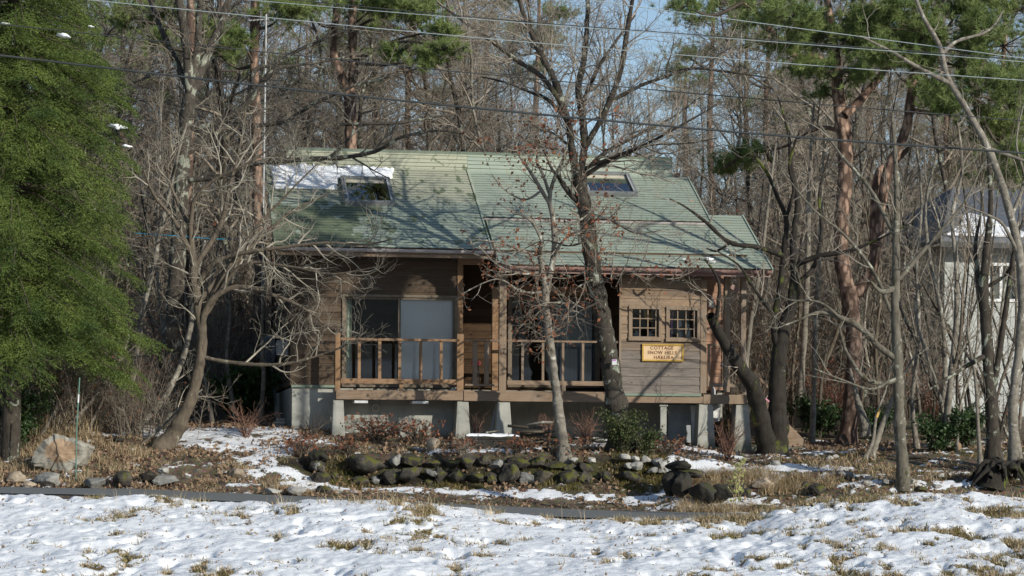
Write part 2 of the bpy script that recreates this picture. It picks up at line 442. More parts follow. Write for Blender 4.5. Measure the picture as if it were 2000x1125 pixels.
M['leaf_dull'] = m_simple('leaf_dull_green', (0.03, 0.05, 0.018), (0.115, 0.14, 0.045), 8, rough=0.5, trans=0.12)
M['leaf_dark'] = m_simple('leaf_dark_green', (0.02, 0.045, 0.015), (0.06, 0.10, 0.03), 6, rough=0.45, trans=0.1)
M['needle'] = m_simple('spruce_needle', (0.026, 0.060, 0.013), (0.172, 0.222, 0.045), 1.5, rough=0.6, trans=0.06)
M['pineneedle'] = m_simple('pine_needle', (0.12, 0.18, 0.05), (0.29, 0.34, 0.12), 2.0, rough=0.6, trans=0.2)
M['straw'] = m_simple('dry_grass', (0.38, 0.285, 0.165), (0.66, 0.53, 0.34), 4, trans=0.2)
M['olive'] = m_simple('olive_grass', (0.13, 0.12, 0.035), (0.34, 0.28, 0.10), 4, trans=0.2)
M['weed'] = m_simple('weed_green', (0.30, 0.33, 0.10), (0.45, 0.46, 0.18), 4, trans=0.25)
M['rock_dark'] = m_rock('rock_mossy', (0.022, 0.02, 0.017), (0.06, 0.053, 0.044), (0.15, 0.13, 0.105), (0.085, 0.085, 0.018), 0.575)
M['rock_grey'] = m_rock('rock_grey', (0.12, 0.12, 0.11), (0.22, 0.215, 0.20), (0.33, 0.32, 0.29), (0.10, 0.10, 0.03), 0.70)
M['rock_pale'] = m_rock('rock_pale', (0.26, 0.25, 0.22), (0.38, 0.365, 0.33), (0.5, 0.48, 0.44))
M['rock_black'] = m_rock('rock_black', (0.015, 0.014, 0.012), (0.035, 0.032, 0.026), (0.07, 0.06, 0.05), (0.04, 0.045, 0.012), 0.62)
M['rock_tan'] = m_rock('rock_tan', (0.24, 0.18, 0.13), (0.36, 0.29, 0.21), (0.44, 0.38, 0.30))
M['slabface'] = m_simple('split_face', (0.30, 0.20, 0.13), (0.44, 0.32, 0.22), 2.5)
M['wire_pale'] = m_simple('wire_pale', (0.30, 0.35, 0.35), (0.38, 0.43, 0.43), 3, rough=0.5)
M['wire_dark'] = m_simple('wire_dark', (0.03, 0.035, 0.035), (0.06, 0.065, 0.065), 3, rough=0.6)
M['blue'] = m_simple('blue_cord', (0.02, 0.18, 0.30), (0.03, 0.24, 0.38), 3, rough=0.6)
M['tilegrey'] = m_simple('dark_roofing', (0.09, 0.10, 0.115), (0.15, 0.16, 0.18), 6, rough=0.6)
M['wallwhite'] = m_simple('white_cladding', (0.40, 0.41, 0.39), (0.49, 0.50, 0.47), 3)
M['greenpole'] = m_simple('green_pole', (0.08, 0.17, 0.13), (0.14, 0.25, 0.19), 3, rough=0.5)

# ------------------------------------------------------------------ ground
CREST = ([-400, 0, 264, 434, 566, 650, 790, 890, 990, 1150, 1350, 1456, 1512, 1569, 1662, 1775, 1887, 2000, 2400],
         [960, 965, 968, 980, 981, 973, 977, 992, 1004, 1016, 1010, 1009, 992, 986, 973, 962, 964, 969, 975])
RF = ([-400, 0, 264, 450, 600, 900, 1030, 1190, 1456, 1700, 2400], [940, 953, 957, 965, 972, 987, 993, 999, 1005, 1008, 1015])
ROWS = [
    (44.0, RF[0], [y for y in RF[1]]),
    (44.6, RF[0], [y - 2 for y in RF[1]]),
    (45.6, [-200, 0, 150, 300, 450, 600, 680, 900, 1100, 1280, 1310, 1450, 1600, 1760, 2000, 2200],
           [922, 925, 925, 930, 942, 960, 962, 974, 982, 984, 972, 966, 958, 938, 950, 952]),
    (46.7, [-200, 0, 150, 300, 450, 560, 640, 700, 900, 1050, 1200, 1290, 1320, 1450, 1600, 1760, 2000, 2200],
           [897, 900, 895, 903, 905, 915, 935, 952, 950, 947, 942, 944, 930, 925, 918, 922, 928, 930]),
    (47.3, [-200, 0, 150, 300, 450, 600, 650, 750, 900, 1050, 1200, 1300, 1450, 1600, 1760, 2000, 2200],
           [882, 885, 873, 885, 890, 895, 888, 888, 886, 886, 884, 892, 908, 905, 912, 912, 910]),
    (48.5, [-200, 0, 150, 320, 450, 600, 700, 900, 1050, 1200, 1300, 1450, 1600, 1760, 2000, 2200],
           [858, 860, 852, 862, 862, 864, 866, 868, 875, 876, 880, 895, 893, 892, 892, 890]),
    (50.2, [-200, 0, 150, 320, 450, 600, 700, 900, 1050, 1200, 1300, 1450, 1600, 1760, 2000, 2200],
           [836, 836, 834, 838, 836, 838, 848, 858, 862, 866, 870, 888, 882, 878, 876, 876]),
    (53.0, [-200, 0, 500, 800, 1200, 1500, 2000, 2200], [826, 826, 826, 836, 850, 862, 864, 864]),
]
ZROWS = []
for Y_, xs_, ys_ in ROWS:
    xs_ = np.array(xs_, float); ys_ = np.array(ys_, float)
    ZROWS.append((Y_, xs_, ((YH - ys_) + RHO * (xs_ - 1000)) / F * Y_ + ZC))
def road_z(px): return np.interp(px, ZROWS[0][1], ZROWS[0][2])
_zr = (ROWS[0][0])

def zg_base(X, Y):
    X = np.asarray(X, float); Y = np.asarray(Y, float)
    px = 1000 + F * X / np.maximum(np.abs(Y), 1.0) * np.where(Y > 0, 1, 1)
    pxr = 1000 + F * X / 44.0
    zroad = road_z(pxr)
    z = np.where(Y < 24, np.minimum(zroad, 1.0) - 1.5, zroad)
    z = np.where((Y >= 24) & (Y < 38.3), zroad - 0.35 - (38.3 - Y) * 0.085, z)
    z = np.where(Y < 20, -0.75, z)
    prevY, prevz = 44.0, road_z(np.where(Y > 40, 1000 + F * X / np.maximum(Y, 1), pxr))
    for Yr, xr, zr in ZROWS[1:]:
        zz = np.interp(px, xr, zr)
        t = np.clip((Y - prevY) / (Yr - prevY), 0, 1); t = t * t * (3 - 2 * t) * 0.5 + t * 0.5
        z = np.where(Y > prevY, prevz * (1 - t) + zz * t, z)
        prevY, prevz = Yr, zz
    far = [(60, 2.95), (95, 3.4), (130, 5.5), (180, 14.0), (280, 24.0), (600, 40.0)]
    for Yr, zr in far:
        t = np.clip((Y - prevY) / (Yr - prevY), 0, 1)
        z = np.where(Y > prevY, prevz * (1 - t) + zr * t, z)
        prevY, prevz = Yr, zr
    return z
def zg(X, Y):
    X = np.asarray(X, float); Y = np.asarray(Y, float)
    k = np.clip((Y - 44.2) / 0.8, 0, 1)
    return zg_base(X, Y) + k * (0.10 * fbm(X * 1.3 + 40, Y * 1.3, 4) + 0.05 * fbm(X * 5 + 9, Y * 5, 3))

def G(px, py, y0=44.2, y1=60.0):
    """ground point seen at a photo pixel"""
    Ys = np.linspace(y0, y1, 400)
    xr = (px - 1000) / F; yu = (YH - py) / F
    X = (xr - RHO * yu) * Ys; Zr = ZC + (yu + RHO * xr) * Ys
    d = Zr - zg_base(X, Ys)
    i = np.argmax(d < 0) if (d < 0).any() else int(np.argmin(np.abs(d)))
    return Vector((float(X[i]), float(Ys[i]), float(zg(X[i], Ys[i]))))

def grid_mesh(name, xs, ys, z, mat, attrs=None, smooth=True):
    nx, ny = len(xs), len(ys)
    XX, YY = np.meshgrid(xs, ys)
    v = np.stack([XX.ravel(), YY.ravel(), z.ravel()], 1)
    i = np.arange(nx * ny).reshape(ny, nx)
    f = np.stack([i[:-1, :-1].ravel(), i[:-1, 1:].ravel(), i[1:, 1:].ravel(), i[1:, :-1].ravel()], 1)
    me = np_mesh(name, v, f, mat, smooth)
    for k, a in (attrs or {}).items():
        at = me.attributes.new(k, 'FLOAT', 'POINT'); at.data.foreach_set('value', a.ravel().astype(np.float32))
    return me

xs = np.concatenate([np.array([-500, -300, -200, -140, -100, -75, -55, -42, -32, -26, -21, -17]), np.arange(-14, 14.001, 0.075), np.array([17, 21, 26, 32, 42, 55, 75, 100, 140, 200, 300, 500])])
ys = np.concatenate([np.array([-500, -300, -200, -120, -60, -20, 0, 10, 16, 20, 22, 24, 27, 30, 33, 36, 38.3, 39, 40, 41, 42, 43]), np.arange(44, 53.5, 0.055), np.arange(53.6, 60, 0.3), np.arange(60, 100, 2.0), np.arange(100, 260, 8.0), np.array([280, 320, 380, 450, 600])])
XX, YY = np.meshgrid(xs, ys)
ZZ = zg(XX, YY)
# snow left on the ground: drifts at chosen places, (px, py, half width m, half depth m, strength)
PATCH = [(430, 846, 1.3, 0.9, 1), (300, 846, 0.9, 0.5, .8), (500, 870, 0.6, 0.8, 1), (420, 872, 0.9, 0.35, .9), (545, 888, 0.55, 0.6, 1.1), (560, 925, 0.5, 0.35, 1), (520, 900, .6, .4, .8),
         (460, 950, 0.6, 0.12, .7), (650, 955, 0.7, 0.3, .9), (790, 958, 0.8, 0.25, 1), (900, 962, .8, .2, .9), (1010, 967, .9, .2, .9), (1120, 972, 0.9, .2, .9), (1260, 980, .6, .35, 1.0), (600, 942, .5, .4, .8), (600, 862, .5, .5, 1.1), (560, 850, .5, .5, 1),
         (940, 882, 0.8, 0.35, 1.1), (860, 880, .5, .2, .8), (1040, 880, .5, .25, .9), (1150, 872, 0.7, 0.3, .9), (1350, 880, 0.75, .5, 1.1), (1410, 890, .4, .4, .8),
         (1340, 915, .5, .3, 1.0), (1400, 918, .35, .3, 1), (1480, 925, .45, .3, .9), (1540, 915, .6, .25, 1), (1600, 918, .6, .2, .9), (1640, 930, .5, .25, .8), (1700, 945, .8, .25, .7), (1820, 945, .8, .25, .7), (1900, 950, .6, .25, .6),
         (1400, 985, 0.9, 0.35, 1.2), (1330, 995, .6, .2, 1.1), (1480, 980, .5, .3, .9), (1600, 885, .5, .4, .9), (100, 830, 1.2, .8, .5), (1500, 940, .5, .2, .8), (190, 850, .6, .3, .6)]
sn = np.zeros_like(XX)
for px_, py_, rx_, ry_, s_ in PATCH:
    g_ = G(px_, py_)
    q = ((XX - g_.x) / rx_) ** 2 + ((YY - g_.y) / ry_) ** 2
    sn = np.maximum(sn, s_ * np.exp(-q * 0.8))
nz = fbm(XX * 3.0, YY * 3.4, 5, 0.65)
far_ = np.clip((YY - 54) / 10, 0, 1)
nz2 = fbm(XX * 9.0, YY * 7.0, 4, 0.7)
snow = np.clip((sn * 0.85 + nz * 1.8 + nz2 * 1.1 - 0.235) * 3.0, 0, 1) * (YY > 44.1)
snow = np.maximum(snow, far_ * (YY < 75) * np.clip((fbm(XX * .4, YY * .4, 4) - 0.16) * 10, 0, 1) * 0.9)
snow = np.maximum(snow, (YY < 20) * np.clip((fbm(XX * .05, YY * .05, 4) + 0.15) * 8, 0, 1))
ZZ = ZZ + 0.035 * snow * (YY < 60)
wallzone = np.exp(-((YY - 46.9) / 0.35) ** 2) * ((1000 + F * XX / YY.clip(1)) > 540) * ((1000 + F * XX / YY.clip(1)) < 1300)  # strip of near-black ground colour that darkens the gaps between wall stones
moss = np.clip((fbm(XX * 1.1 + 77, YY * 1.1, 4) - 0.02) * 6, 0, 1) * ((1000 + F * XX / YY.clip(1)) > 620)
def m_ground():
    t = NT('forest_floor'); v = t.co((1, 1, 1)); n = t.noise(v, 3.5, 7, 0.7); f = t.noise(v, 22, 6, 0.75); vo = t.vor(v, 26, out='Color')
    c = t.ramp(n, [(0.28, (0.045, 0.036, 0.025)), (0.5, (0.13, 0.098, 0.062)), (0.72, (0.24, 0.18, 0.115))])
    c = t.mix(0.45, c, t.mix(1.0, c, vo, 'OVERLAY'))
    c = t.mix(t.math('MULTIPLY', t.attr('moss'), t.mapr(f, 0.42, 0.6)), c, (0.07, 0.075, 0.018))
    c = t.mix(t.attr('wall_dark'), c, t.mix(t.mapr(n, 0.45, 0.6), (0.018, 0.015, 0.010), (0.05, 0.05, 0.014)))
    s = t.mapr(t.math('ADD', t.attr('snow'), t.math('MULTIPLY', t.math('SUBTRACT', f, 0.5), 2.6)), 0.42, 0.62)
    c = t.mix(s, c, (0.84, 0.85, 0.87))
    return t.fin(c, 0.92, t.math('ADD', f, t.math('MULTIPLY', s, 0.6)), 0.7, 0.03)
M['ground'] = m_ground()
go = link('ground', grid_mesh('ground', xs, ys, ZZ, M['ground'], {'snow': snow * (1 - wallzone), 'moss': moss, 'wall_dark': wallzone}))
tag(go, kind='structure')

# road sheet
rx = np.arange(-16, 16.01, 0.4); ry = np.linspace(38.4, 44.02, 24)
RX, RY = np.meshgrid(rx, ry)
edge = 0.10 * fbm(RX * 1.5, RX * 0 + 3, 3)
RY2 = RY + np.where(RY > 43.9, edge * 2, 0)
me = grid_mesh('road', rx, ry, zg_base(RX, RY2) + 0.02, M['asphalt'])
vv = np.stack([RX.ravel(), RY2.ravel(), (zg_base(RX, RY2) + 0.02).ravel()], 1)
me.vertices.foreach_set('co', vv.astype(np.float32).ravel())
tag(link('road', me), kind='structure')

# foreground snow bank
bx = np.concatenate([np.array([-60, -40, -25, -16, -12]), np.arange(-9.2, 9.21, 0.035), np.array([12, 16, 25, 40, 60])]); by = np.concatenate([np.array([21, 24, 26, 28]), np.arange(29.5, 38.7, 0.035)])
BX, BY = np.meshgrid(bx, by)
def bank_base(X, Y):
    px = 1000 + F * X / 37.5
    zc = ZC + ((YH - np.interp(px, CREST[0], CREST[1])) + RHO * (px - 1000)) / F * 37.5
    px2 = 1000 + F * X / 31.0
    zl = ZC + ((YH - 1120) + RHO * (px2 - 1000)) / F * 31.0
    t = np.clip((Y - 31) / 6.5, -2, 1)
    t2 = np.where(t > 0, t ** 1.12, t)
    z = zl * (1 - t2) + zc * t2
    z = np.where(Y > 37.5, zc - ((Y - 37.5) / 1.0) ** 2 * 0.5, z)
    return np.where(Y < 31, np.maximum(z, -0.3), z)
def bank_bare(X, Y):
    px = 1000 + F * X / np.maximum(Y, 1)
    rgt = np.clip((px - 1560) / 200, 0, 1)
    mid = np.exp(-((px - 830) / 180) ** 2)
    lft = np.exp(-((px - 300) / 120) ** 2)
    n = fbm(X * 1.5 + 3, Y * 0.9 + 5, 4, 0.6) + 0.6 * fbm(X * 5 + 31, Y * 3, 3)
    fl = fbm(X * 3.4 + 61, Y * 2.6 + 17, 4, 0.75) + 0.5 * fbm(X * 0.7, Y * 0.6 + 30, 2) - 0.035
    n = np.maximum(n, fl)
    crest = np.exp(-((Y - 37.4) / 0.5) ** 2) * np.clip(fbm(X * .6 + 9, Y * 0, 3) * 5, 0, 1)
    return n + rgt * 0.085 + mid * 0.05 + lft * 0.04 + crest * 0.2 - 0.215
def bank_bump(X, Y):
    amp = np.clip(.25 + 2.2 * (fbm(X * .55 + 70, Y * .45, 3) + .12), .12, 1.5)
    pit = np.clip(fbm(X * 2.6 + 15, Y * 2.0 + 40, 2) - .12, 0, 1) * .45
    return 0.15 * fbm(X * 1.2 + 5, Y * 1.2, 3) + 0.085 * amp * fbm(X * 4.5, Y * 3.2, 4, 0.6) - pit
bump = bank_bump(BX, BY) + 0.035 * fbm(BX * 11, BY * 8, 3)
bare = bank_bare(BX, BY)
BZ = bank_base(BX, BY) + bump * np.clip((39 - BY), 0, 1) - 0.05 * np.clip(bare * 12, 0, 1)
def m_bank():
    t = NT('snow_bank'); v = t.co((1, 1, 1)); n = t.noise(v, 7, 6, 0.7); f = t.noise(v, 35, 4, 0.7)
    c = t.ramp(n, [(0.25, (0.80, 0.815, 0.83)), (0.7, (0.90, 0.905, 0.91))])
    g = t.ramp(t.noise(v, 9, 5), [(0.35, (0.06, 0.045, 0.02)), (0.65, (0.25, 0.18, 0.08))])
    k = t.mapr(t.math('ADD', t.math('MULTIPLY', t.attr('bare'), 3.0), t.math('MULTIPLY', t.math('SUBTRACT', n, 0.5), 1.3)), 0.02, 0.22)
    c = t.mix(k, c, g)
    return t.fin(c, 0.7, t.math('ADD', n, t.math('MULTIPLY', f, 0.3)), 0.55, 0.04, spec=0.25)
M['bank'] = m_bank()
tag(link('snowy_field', grid_mesh('snowy_field', bx, by, BZ, M['bank'], {'bare': bare})), kind='structure')
def bank_z(X, Y):
    return bank_base(X, Y) + bank_bump(X, Y)

# wooded hills on the far side of the valley (behind the camera; the windows mirror them)
hx = np.linspace(-600, 600, 90); hy = np.linspace(-520, -160, 26)
HX, HY = np.meshgrid(hx, hy)
HZ = -3 + np.clip((-165 - HY) / 330, 0, 1) * (85 + 70 * fbm(HX * .006, HY * .006, 4)) + 5 * fbm(HX * .05, HY * .05, 3)
def m_hill():
    t = NT('far_hills'); n = t.noise(t.co((1, 1, 1)), 0.035, 6, 0.65); z = t.sep(t.co((1, 1, 1)))[2]
    k = t.math('ADD', z, t.math('MULTIPLY', t.math('SUBTRACT', n, 0.5), 26.0))
    f = t.math('MULTIPLY', t.mapr(k, 6.5, 8.5), t.mapr(k, 16.0, 13.5))
    wood = t.ramp(n, [(0.4, (0.02, 0.04, 0.035)), (0.62, (0.06, 0.09, 0.085))])
    return t.fin(t.mix(f, wood, (0.30, 0.34, 0.36)), 0.95)
tag(link('hills', grid_mesh('hills', hx, hy, HZ, m_hill())), kind='structure')

# ------------------------------------------------------------------ THE COTTAGE (local frame u, v, w)
cottage = thing('cottage', (HO.x, HO.y, HO.z), 'brown timber cottage with a stepped pale green metal roof and wooden deck', 'cottage', rz=YAW)
T28 = math.tan(math.radians(28.5))
RS = math.sqrt(1 + T28 * T28)
_, WE = H(650, 481, -0.7)                   # left eave
def plane_main(px, py, off=0.0): return HR(px, py, -0.7, WE + off, T28)
U_L = plane_main(523, 345)[0]
_, V_RIDGE, W_RIDGE = plane_main(800, 329)
U_J = plane_main(930, 385, 0)[0]
U_R = plane_main(1362, 385, -0.04)[0]
V_E2 = plane_main(1150, 428, -0.04)[1]
U_B0 = H(560, 300, V_RIDGE)[0]; U_B1 = H(1314, 320, V_RIDGE)[0]
W_TOP = H(800, 294, V_RIDGE)[1]
_, WE3 = H(1200, 520, -1.15)
def plane_low(px, py): return HR(px, py, -1.15, WE3, T28)
U_L3 = plane_low(972, 505)[0]; U_R3 = plane_low(1476, 470)[0]; V_T3 = plane_low(1427, 421)[1]

rngr = random.Random(4)
def roof_sheet(name, u0, u1, v0, w0, v1, mat, exposure, T=T28, thick=0.07):
    """lapped metal courses; every course has a real drip edge standing off the one below"""
    run = math.hypot(v1 - v0, (v1 - v0) * T); n = max(3, round(run / exposure)); ds = run / n
    c, s = 1 / math.hypot(1, T), T / math.hypot(1, T)
    nu = max(2, int((u1 - u0) / 0.45)); us = [u0 + (u1 - u0) * i / nu for i in range(nu + 1)]
    mb = MB()
    def pt(u, sl, h): return (u, v0 + sl * c - h * s, w0 + sl * s + h * c)
    for i in range(n):
        s0, s1 = i * ds, (i + 1) * ds
        jit = [rngr.uniform(-0.0025, 0.0025) for _ in us]
        lip = 0.011
        top = [pt(us[k], s0 - 0.012, lip + jit[k]) for k in range(nu + 1)]
        bot = [pt(us[k], s0 - 0.012, lip - 0.008 + jit[k]) for k in range(nu + 1)]
        inn = [pt(us[k], s0 + 0.02, -0.002) for k in range(nu + 1)]
        up = [pt(us[k], s1, 0.001) for k in range(nu + 1)]
        b = len(mb.v); mb.v += top + bot + inn + up; m_ = nu + 1
        for k in range(nu):
            mb.f.append([b + k, b + k + 1, b + 3 * m_ + k + 1, b + 3 * m_ + k]); mb.m.append(0)
            mb.f.append([b + k, b + m_ + k, b + m_ + k + 1, b + k + 1]); mb.m.append(1)
            mb.f.append([b + m_ + k, b + 2 * m_ + k, b + 2 * m_ + k + 1, b + m_ + k + 1]); mb.m.append(1)
    # slab below
    mb.hexa([pt(u0, 0, -thick), pt(u1, 0, -thick), pt(u1, run, -thick), pt(u0, run, -thick)],
            [pt(u0, 0, -0.004), pt(u1, 0, -0.004), pt(u1, run, -0.004), pt(u0, run, -0.004)], 2)
    o = mb.build(name, [mat, M['rust'], M['soffit']], cottage)
    # verge trims
    for uu in (u0 - 0.03, u1):
        vt = MB()
        vt.hexa([pt(uu, -0.03, -thick - .02), pt(uu + .03, -0.03, -thick - .02), pt(uu + .03, run, -thick - .02), pt(uu, run, -thick - .02)],
                [pt(uu, -0.03, .03), pt(uu + .03, -0.03, .03), pt(uu + .03, run, .03), pt(uu, run, .03)])
        vt.build('verge_trim', mat, o)
    return o
roofL = roof_sheet('roof', U_L, U_J - 0.03, -0.7, WE, V_RIDGE, M['roof_l'], 0.14)
tag(roofL, 'faded pale green left roof slope')
w_e2 = WE - 0.04 + (V_E2 + 0.7) * T28
roofR = roof_sheet('roof', U_J + 0.03, U_R, V_E2, w_e2, V_RIDGE - 0.01, M['roof_r'], 0.14)
tag(roofR, 'green upper right roof slope')
roofP = roof_sheet('porch_roof', U_L3 + 0.03, U_R3, -1.15, WE3, V_T3, M['roof_r'], 0.145)
# clerestory band with the same metal, and the back slope behind it
def band(name, u0, u1, v, w0, w1, mat, n=5):
    mb = MB(); d = (w1 - w0) / n
    for i in range(n):
        mb.box(u0, u1, v + 0.004 * i, v + 0.1 + 0.004 * i, w0 + i * d, w0 + (i + 1) * d - 0.012, 0)
        mb.box(u0, u1, v + 0.018, v + 0.09, w0 + (i + 1) * d - 0.012, w0 + (i + 1) * d, 1)
    return mb.build(name, [mat, M['rust']], cottage)
band('ridge_band', U_B0, U_J, V_RIDGE + 0.03, W_RIDGE - 0.02, W_TOP, M['roof_l'])
band('ridge_band', U_J + 0.004, U_B1, V_RIDGE + 0.03, W_RIDGE - 0.04, W_TOP - 0.01, M['roof_r'])
bk = MB()
DB = 7.2
bk.hexa([(U_B0, V_RIDGE + .05, W_TOP - .06), (U_B1, V_RIDGE + .05, W_TOP - .06), (U_B1, DB, W_TOP - 1.6), (U_B0, DB, W_TOP - 1.6)],
        [(U_B0, V_RIDGE - .02, W_TOP + .005), (U_B1, V_RIDGE - .02, W_TOP + .005), (U_B1, DB, W_TOP - 1.5), (U_B0, DB, W_TOP - 1.5)])
bk.build('back_roof', M['roof_r'], cottage)
# gutters
def gutter(u0, u1, v, w, mat, r=0.06):
    mb = MB(); k = 7; inn = []
    prof = [(-r * math.cos(math.pi * j / (k - 1)), -r * math.sin(math.pi * j / (k - 1))) for j in range(k)]
    prof = [(a * 0.9, b * 1.1) for a, b in prof]
    po = [(u0, v + a, w + b) for a, b in prof] + [(u0, v + a * .86, w + b * .86 + .004) for a, b in prof[::-1]]
    mb.prism(po, (u1 - u0, 0, 0))
    return mb.build('gutter', mat, cottage)
gutter(U_L + .05, U_J, -0.78, WE - 0.045, M['gutter_pale'])
gutter(U_J + .05, U_R - .1, V_E2 - .07, w_e2 - 0.04, M['gutter_pale'], .05)
gutter(U_L3 + .05, U_R3 - 0.02, -1.22, WE3 - 0.045, M['gutter_red'], .065)
fb = MB(); fb.box(U_L + .03, U_J - .02, -0.705, -0.665, WE - .20, WE - .055); fb.build('fascia', M['beam'], cottage)
fb = MB(); fb.box(U_L3 + .05, U_R3 - .03, -1.16, -1.12, WE3 - .17, WE3 - .06); fb.build('fascia', M['gutter_red'], cottage)
fb = MB(); fb.box(U_J + .06, U_R - .25, V_E2 + .05, V_E2 + .09, w_e2 - .21, w_e2 - .05); fb.build('fascia', M['black'], cottage)  # coloured black to draw the shadow gap below this gutter

# walls -------------------------------------------------------------
def lap(mb, u0, u1, w0, w1, v, bh, holes, rng, back=0.0):
    rows = [w0]
    while rows[-1] < w1 - 0.02: rows.append(min(rows[-1] + bh, w1))
    cuts = sorted(set(rows + [h[2] for h in holes if w0 < h[2] < w1] + [h[3] for h in holes if w0 < h[3] < w1]))
    for a, b in zip(cuts[:-1], cuts[1:]):
        if b - a < 0.003: continue
        mid = (a + b) / 2
        segs = [(u0, u1)]
        for h in holes:
            if h[2] < mid < h[3]:
                segs = [x for s_ in segs for x in ([(s_[0], min(s_[1], h[0]))] if s_[0] < h[0] else []) + ([(max(s_[0], h[1]), s_[1])] if s_[1] > h[1] else [])]
        k = max(r for r in rows if r <= a + 1e-6); top = k + bh
        def th(w): return 0.024 - 0.017 * (w - k) / bh
        for s0, s1 in segs:
            if s1 - s0 < 0.01: continue
            j = rng.uniform(-.002, .002)
            mb.hexa([(s0, v + .03, a), (s1, v + .03, a), (s1, v - th(a) + j, a), (s0, v - th(a) + j, a)],
                    [(s0, v + .03, b), (s1, v + .03, b), (s1, v - th(b) + j, b), (s0, v - th(b) + j, b)])
    # solid core behind, with the same openings
    ucuts = sorted(set([u0, u1] + [x for h in holes for x in h[:2] if u0 < x < u1]))
    wc = sorted(set([w0, w1] + [x for h in holes for x in h[2:4] if w0 < x < w1]))
    for a, b in zip(ucuts[:-1], ucuts[1:]):
        for c, d in zip(wc[:-1], wc[1:]):
            if any(h[0] < (a + b) / 2 < h[1] and h[2] < (c + d) / 2 < h[3] for h in holes): continue
            mb.box(a, b, v + .028, v + .13, c, d)
rw = random.Random(11)
UA0, UA1 = H(571, 700, 0)[0], H(904, 700, 0)[0]
WA0 = H(620, 752, 0)[1]
WA1 = WE + 0.7 * T28 - 0.09
UB0, UB1 = H(1212, 700, -0.62)[0], H(1379, 700, -0.62)[0]
WB0 = H(1290, 769, -0.62)[1]
WB1 = WE3 + (1.15 - 0.62) * T28 - 0.09
UC1 = H(1416, 700, 0.7)[0]
VD = -0.62                                   # deck front plane
VREC = 0.9
# big sliding window in the left wall
wl = (H(668, 600, 0)[0], H(893, 600, 0)[0], H(780, 757, 0)[1], H(780, 576, 0)[1])
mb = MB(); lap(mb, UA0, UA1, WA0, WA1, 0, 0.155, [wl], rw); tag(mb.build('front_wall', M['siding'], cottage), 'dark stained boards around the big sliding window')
# recessed porch wall with sliding doors
dr = (H(992, 600, VREC)[0], H(1172, 600, VREC)[0], H(1080, 757, VREC)[1], H(1080, 580, VREC)[1])
WREC1 = WE3 + (1.15 + VREC) * T28 - 0.10
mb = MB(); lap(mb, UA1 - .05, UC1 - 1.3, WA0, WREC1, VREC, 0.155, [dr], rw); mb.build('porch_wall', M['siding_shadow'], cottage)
# bay
w1_ = (H(1229, 630, VD)[0], H(1290, 630, VD)[0], H(1260, 663, VD)[1], H(1260, 599, VD)[1])
w2_ = (H(1302, 630, VD)[0], H(1365, 630, VD)[0], H(1333, 665, VD)[1], H(1333, 601, VD)[1])
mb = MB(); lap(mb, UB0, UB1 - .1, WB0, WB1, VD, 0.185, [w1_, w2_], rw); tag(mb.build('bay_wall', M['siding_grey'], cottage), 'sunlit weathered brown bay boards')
# bay side walls and right recessed wall, right end wall
mb = MB()
mb.box(UB0, UB0 + .12, VD + .14, VREC, WB0, WB1 - .01)
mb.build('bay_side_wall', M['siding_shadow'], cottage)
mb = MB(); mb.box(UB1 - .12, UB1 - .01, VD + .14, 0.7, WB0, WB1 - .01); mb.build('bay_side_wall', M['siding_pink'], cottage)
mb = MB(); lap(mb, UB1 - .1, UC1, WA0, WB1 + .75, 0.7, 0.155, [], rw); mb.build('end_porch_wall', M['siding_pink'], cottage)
def side_wall(u, v0, v1, w0, sgn, mat):
    """gable end: follows the roof slope, boards cut in one mesh"""
    mb = MB(); n = 24
    top = lambda v: min(WE + (v + 0.7) * T28 - 0.09, W_TOP - 0.15 - max(0, (v - V_RIDGE)) * 0.38)
    w = w0
    while w < W_TOP:
        wb = w + 0.155
        # v-range under the roof at board middle
        vs = [v0 + (v1 - v0) * i / 60 for i in range(61) if top(v0 + (v1 - v0) * i / 60) > w + 0.08]
        if len(vs) < 2: break
        a, b = vs[0], vs[-1]
        mb.hexa([(u - sgn * .1, a, w), (u - sgn * .1, b, w), (u + sgn * .024, b, w), (u + sgn * .024, a, w)],
                [(u - sgn * .1, a, wb), (u - sgn * .1, b, wb), (u + sgn * .007, b, wb), (u + sgn * .007, a, wb)])
        w = wb
    return mb.build('side_wall', mat, cottage)
side_wall(UA0 + .01, 0.14, DB - .1, WA0, -1, M['siding'])
side_wall(U_R - .14, 0.84, DB - .1, WA0, 1, M['siding_pink'])
mb = MB(); mb.box(U_R - .13, UC1, 0.84, .96, WA0, WB1 + .72); mb.build('end_porch_wall', M['siding_pink'], cottage)
mb = MB(); mb.box(UA0 + .12, UC1 - .12, DB - .25, DB - .12, WA0, W_TOP - 1.7); mb.build('back_wall', M['siding'], cottage)
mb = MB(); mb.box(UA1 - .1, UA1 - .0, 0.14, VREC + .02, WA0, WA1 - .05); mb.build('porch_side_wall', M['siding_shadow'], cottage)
# indoor surfaces seen through the glass
mb = MB(); mb.box(UA0 + .15, UC1 - .15, 0.95, DB - .3, WA0 - .1, WA0 - .02); mb.box(UA0 + .15, UA1 - .1, 0.14, 0.95, WA0 - .1, WA0 - .02)
mb.build('indoor_floor', M['interior'], cottage)
mb = MB(); mb.box(UA0 + .15, UC1 - .15, 3.6, 3.7, WA0, WA0 + 2.5); mb.box(UA1 - .2, UA1 - .1, 0.95, 3.6, WA0, WA0 + 2.5)
mb.build('indoor_wall', M['interior'], cottage)
mb = MB(); mb.box(UA0 + .15, UA1 - .1, 0.14, 3.6, WA0 + 2.5, WA0 + 2.58); mb.box(UA1 - .1, UC1 - .15, VREC + .14, 3.6, WA0 + 2.5, WA0 + 2.58)
mb.build('ceiling', M['interior'], cottage)
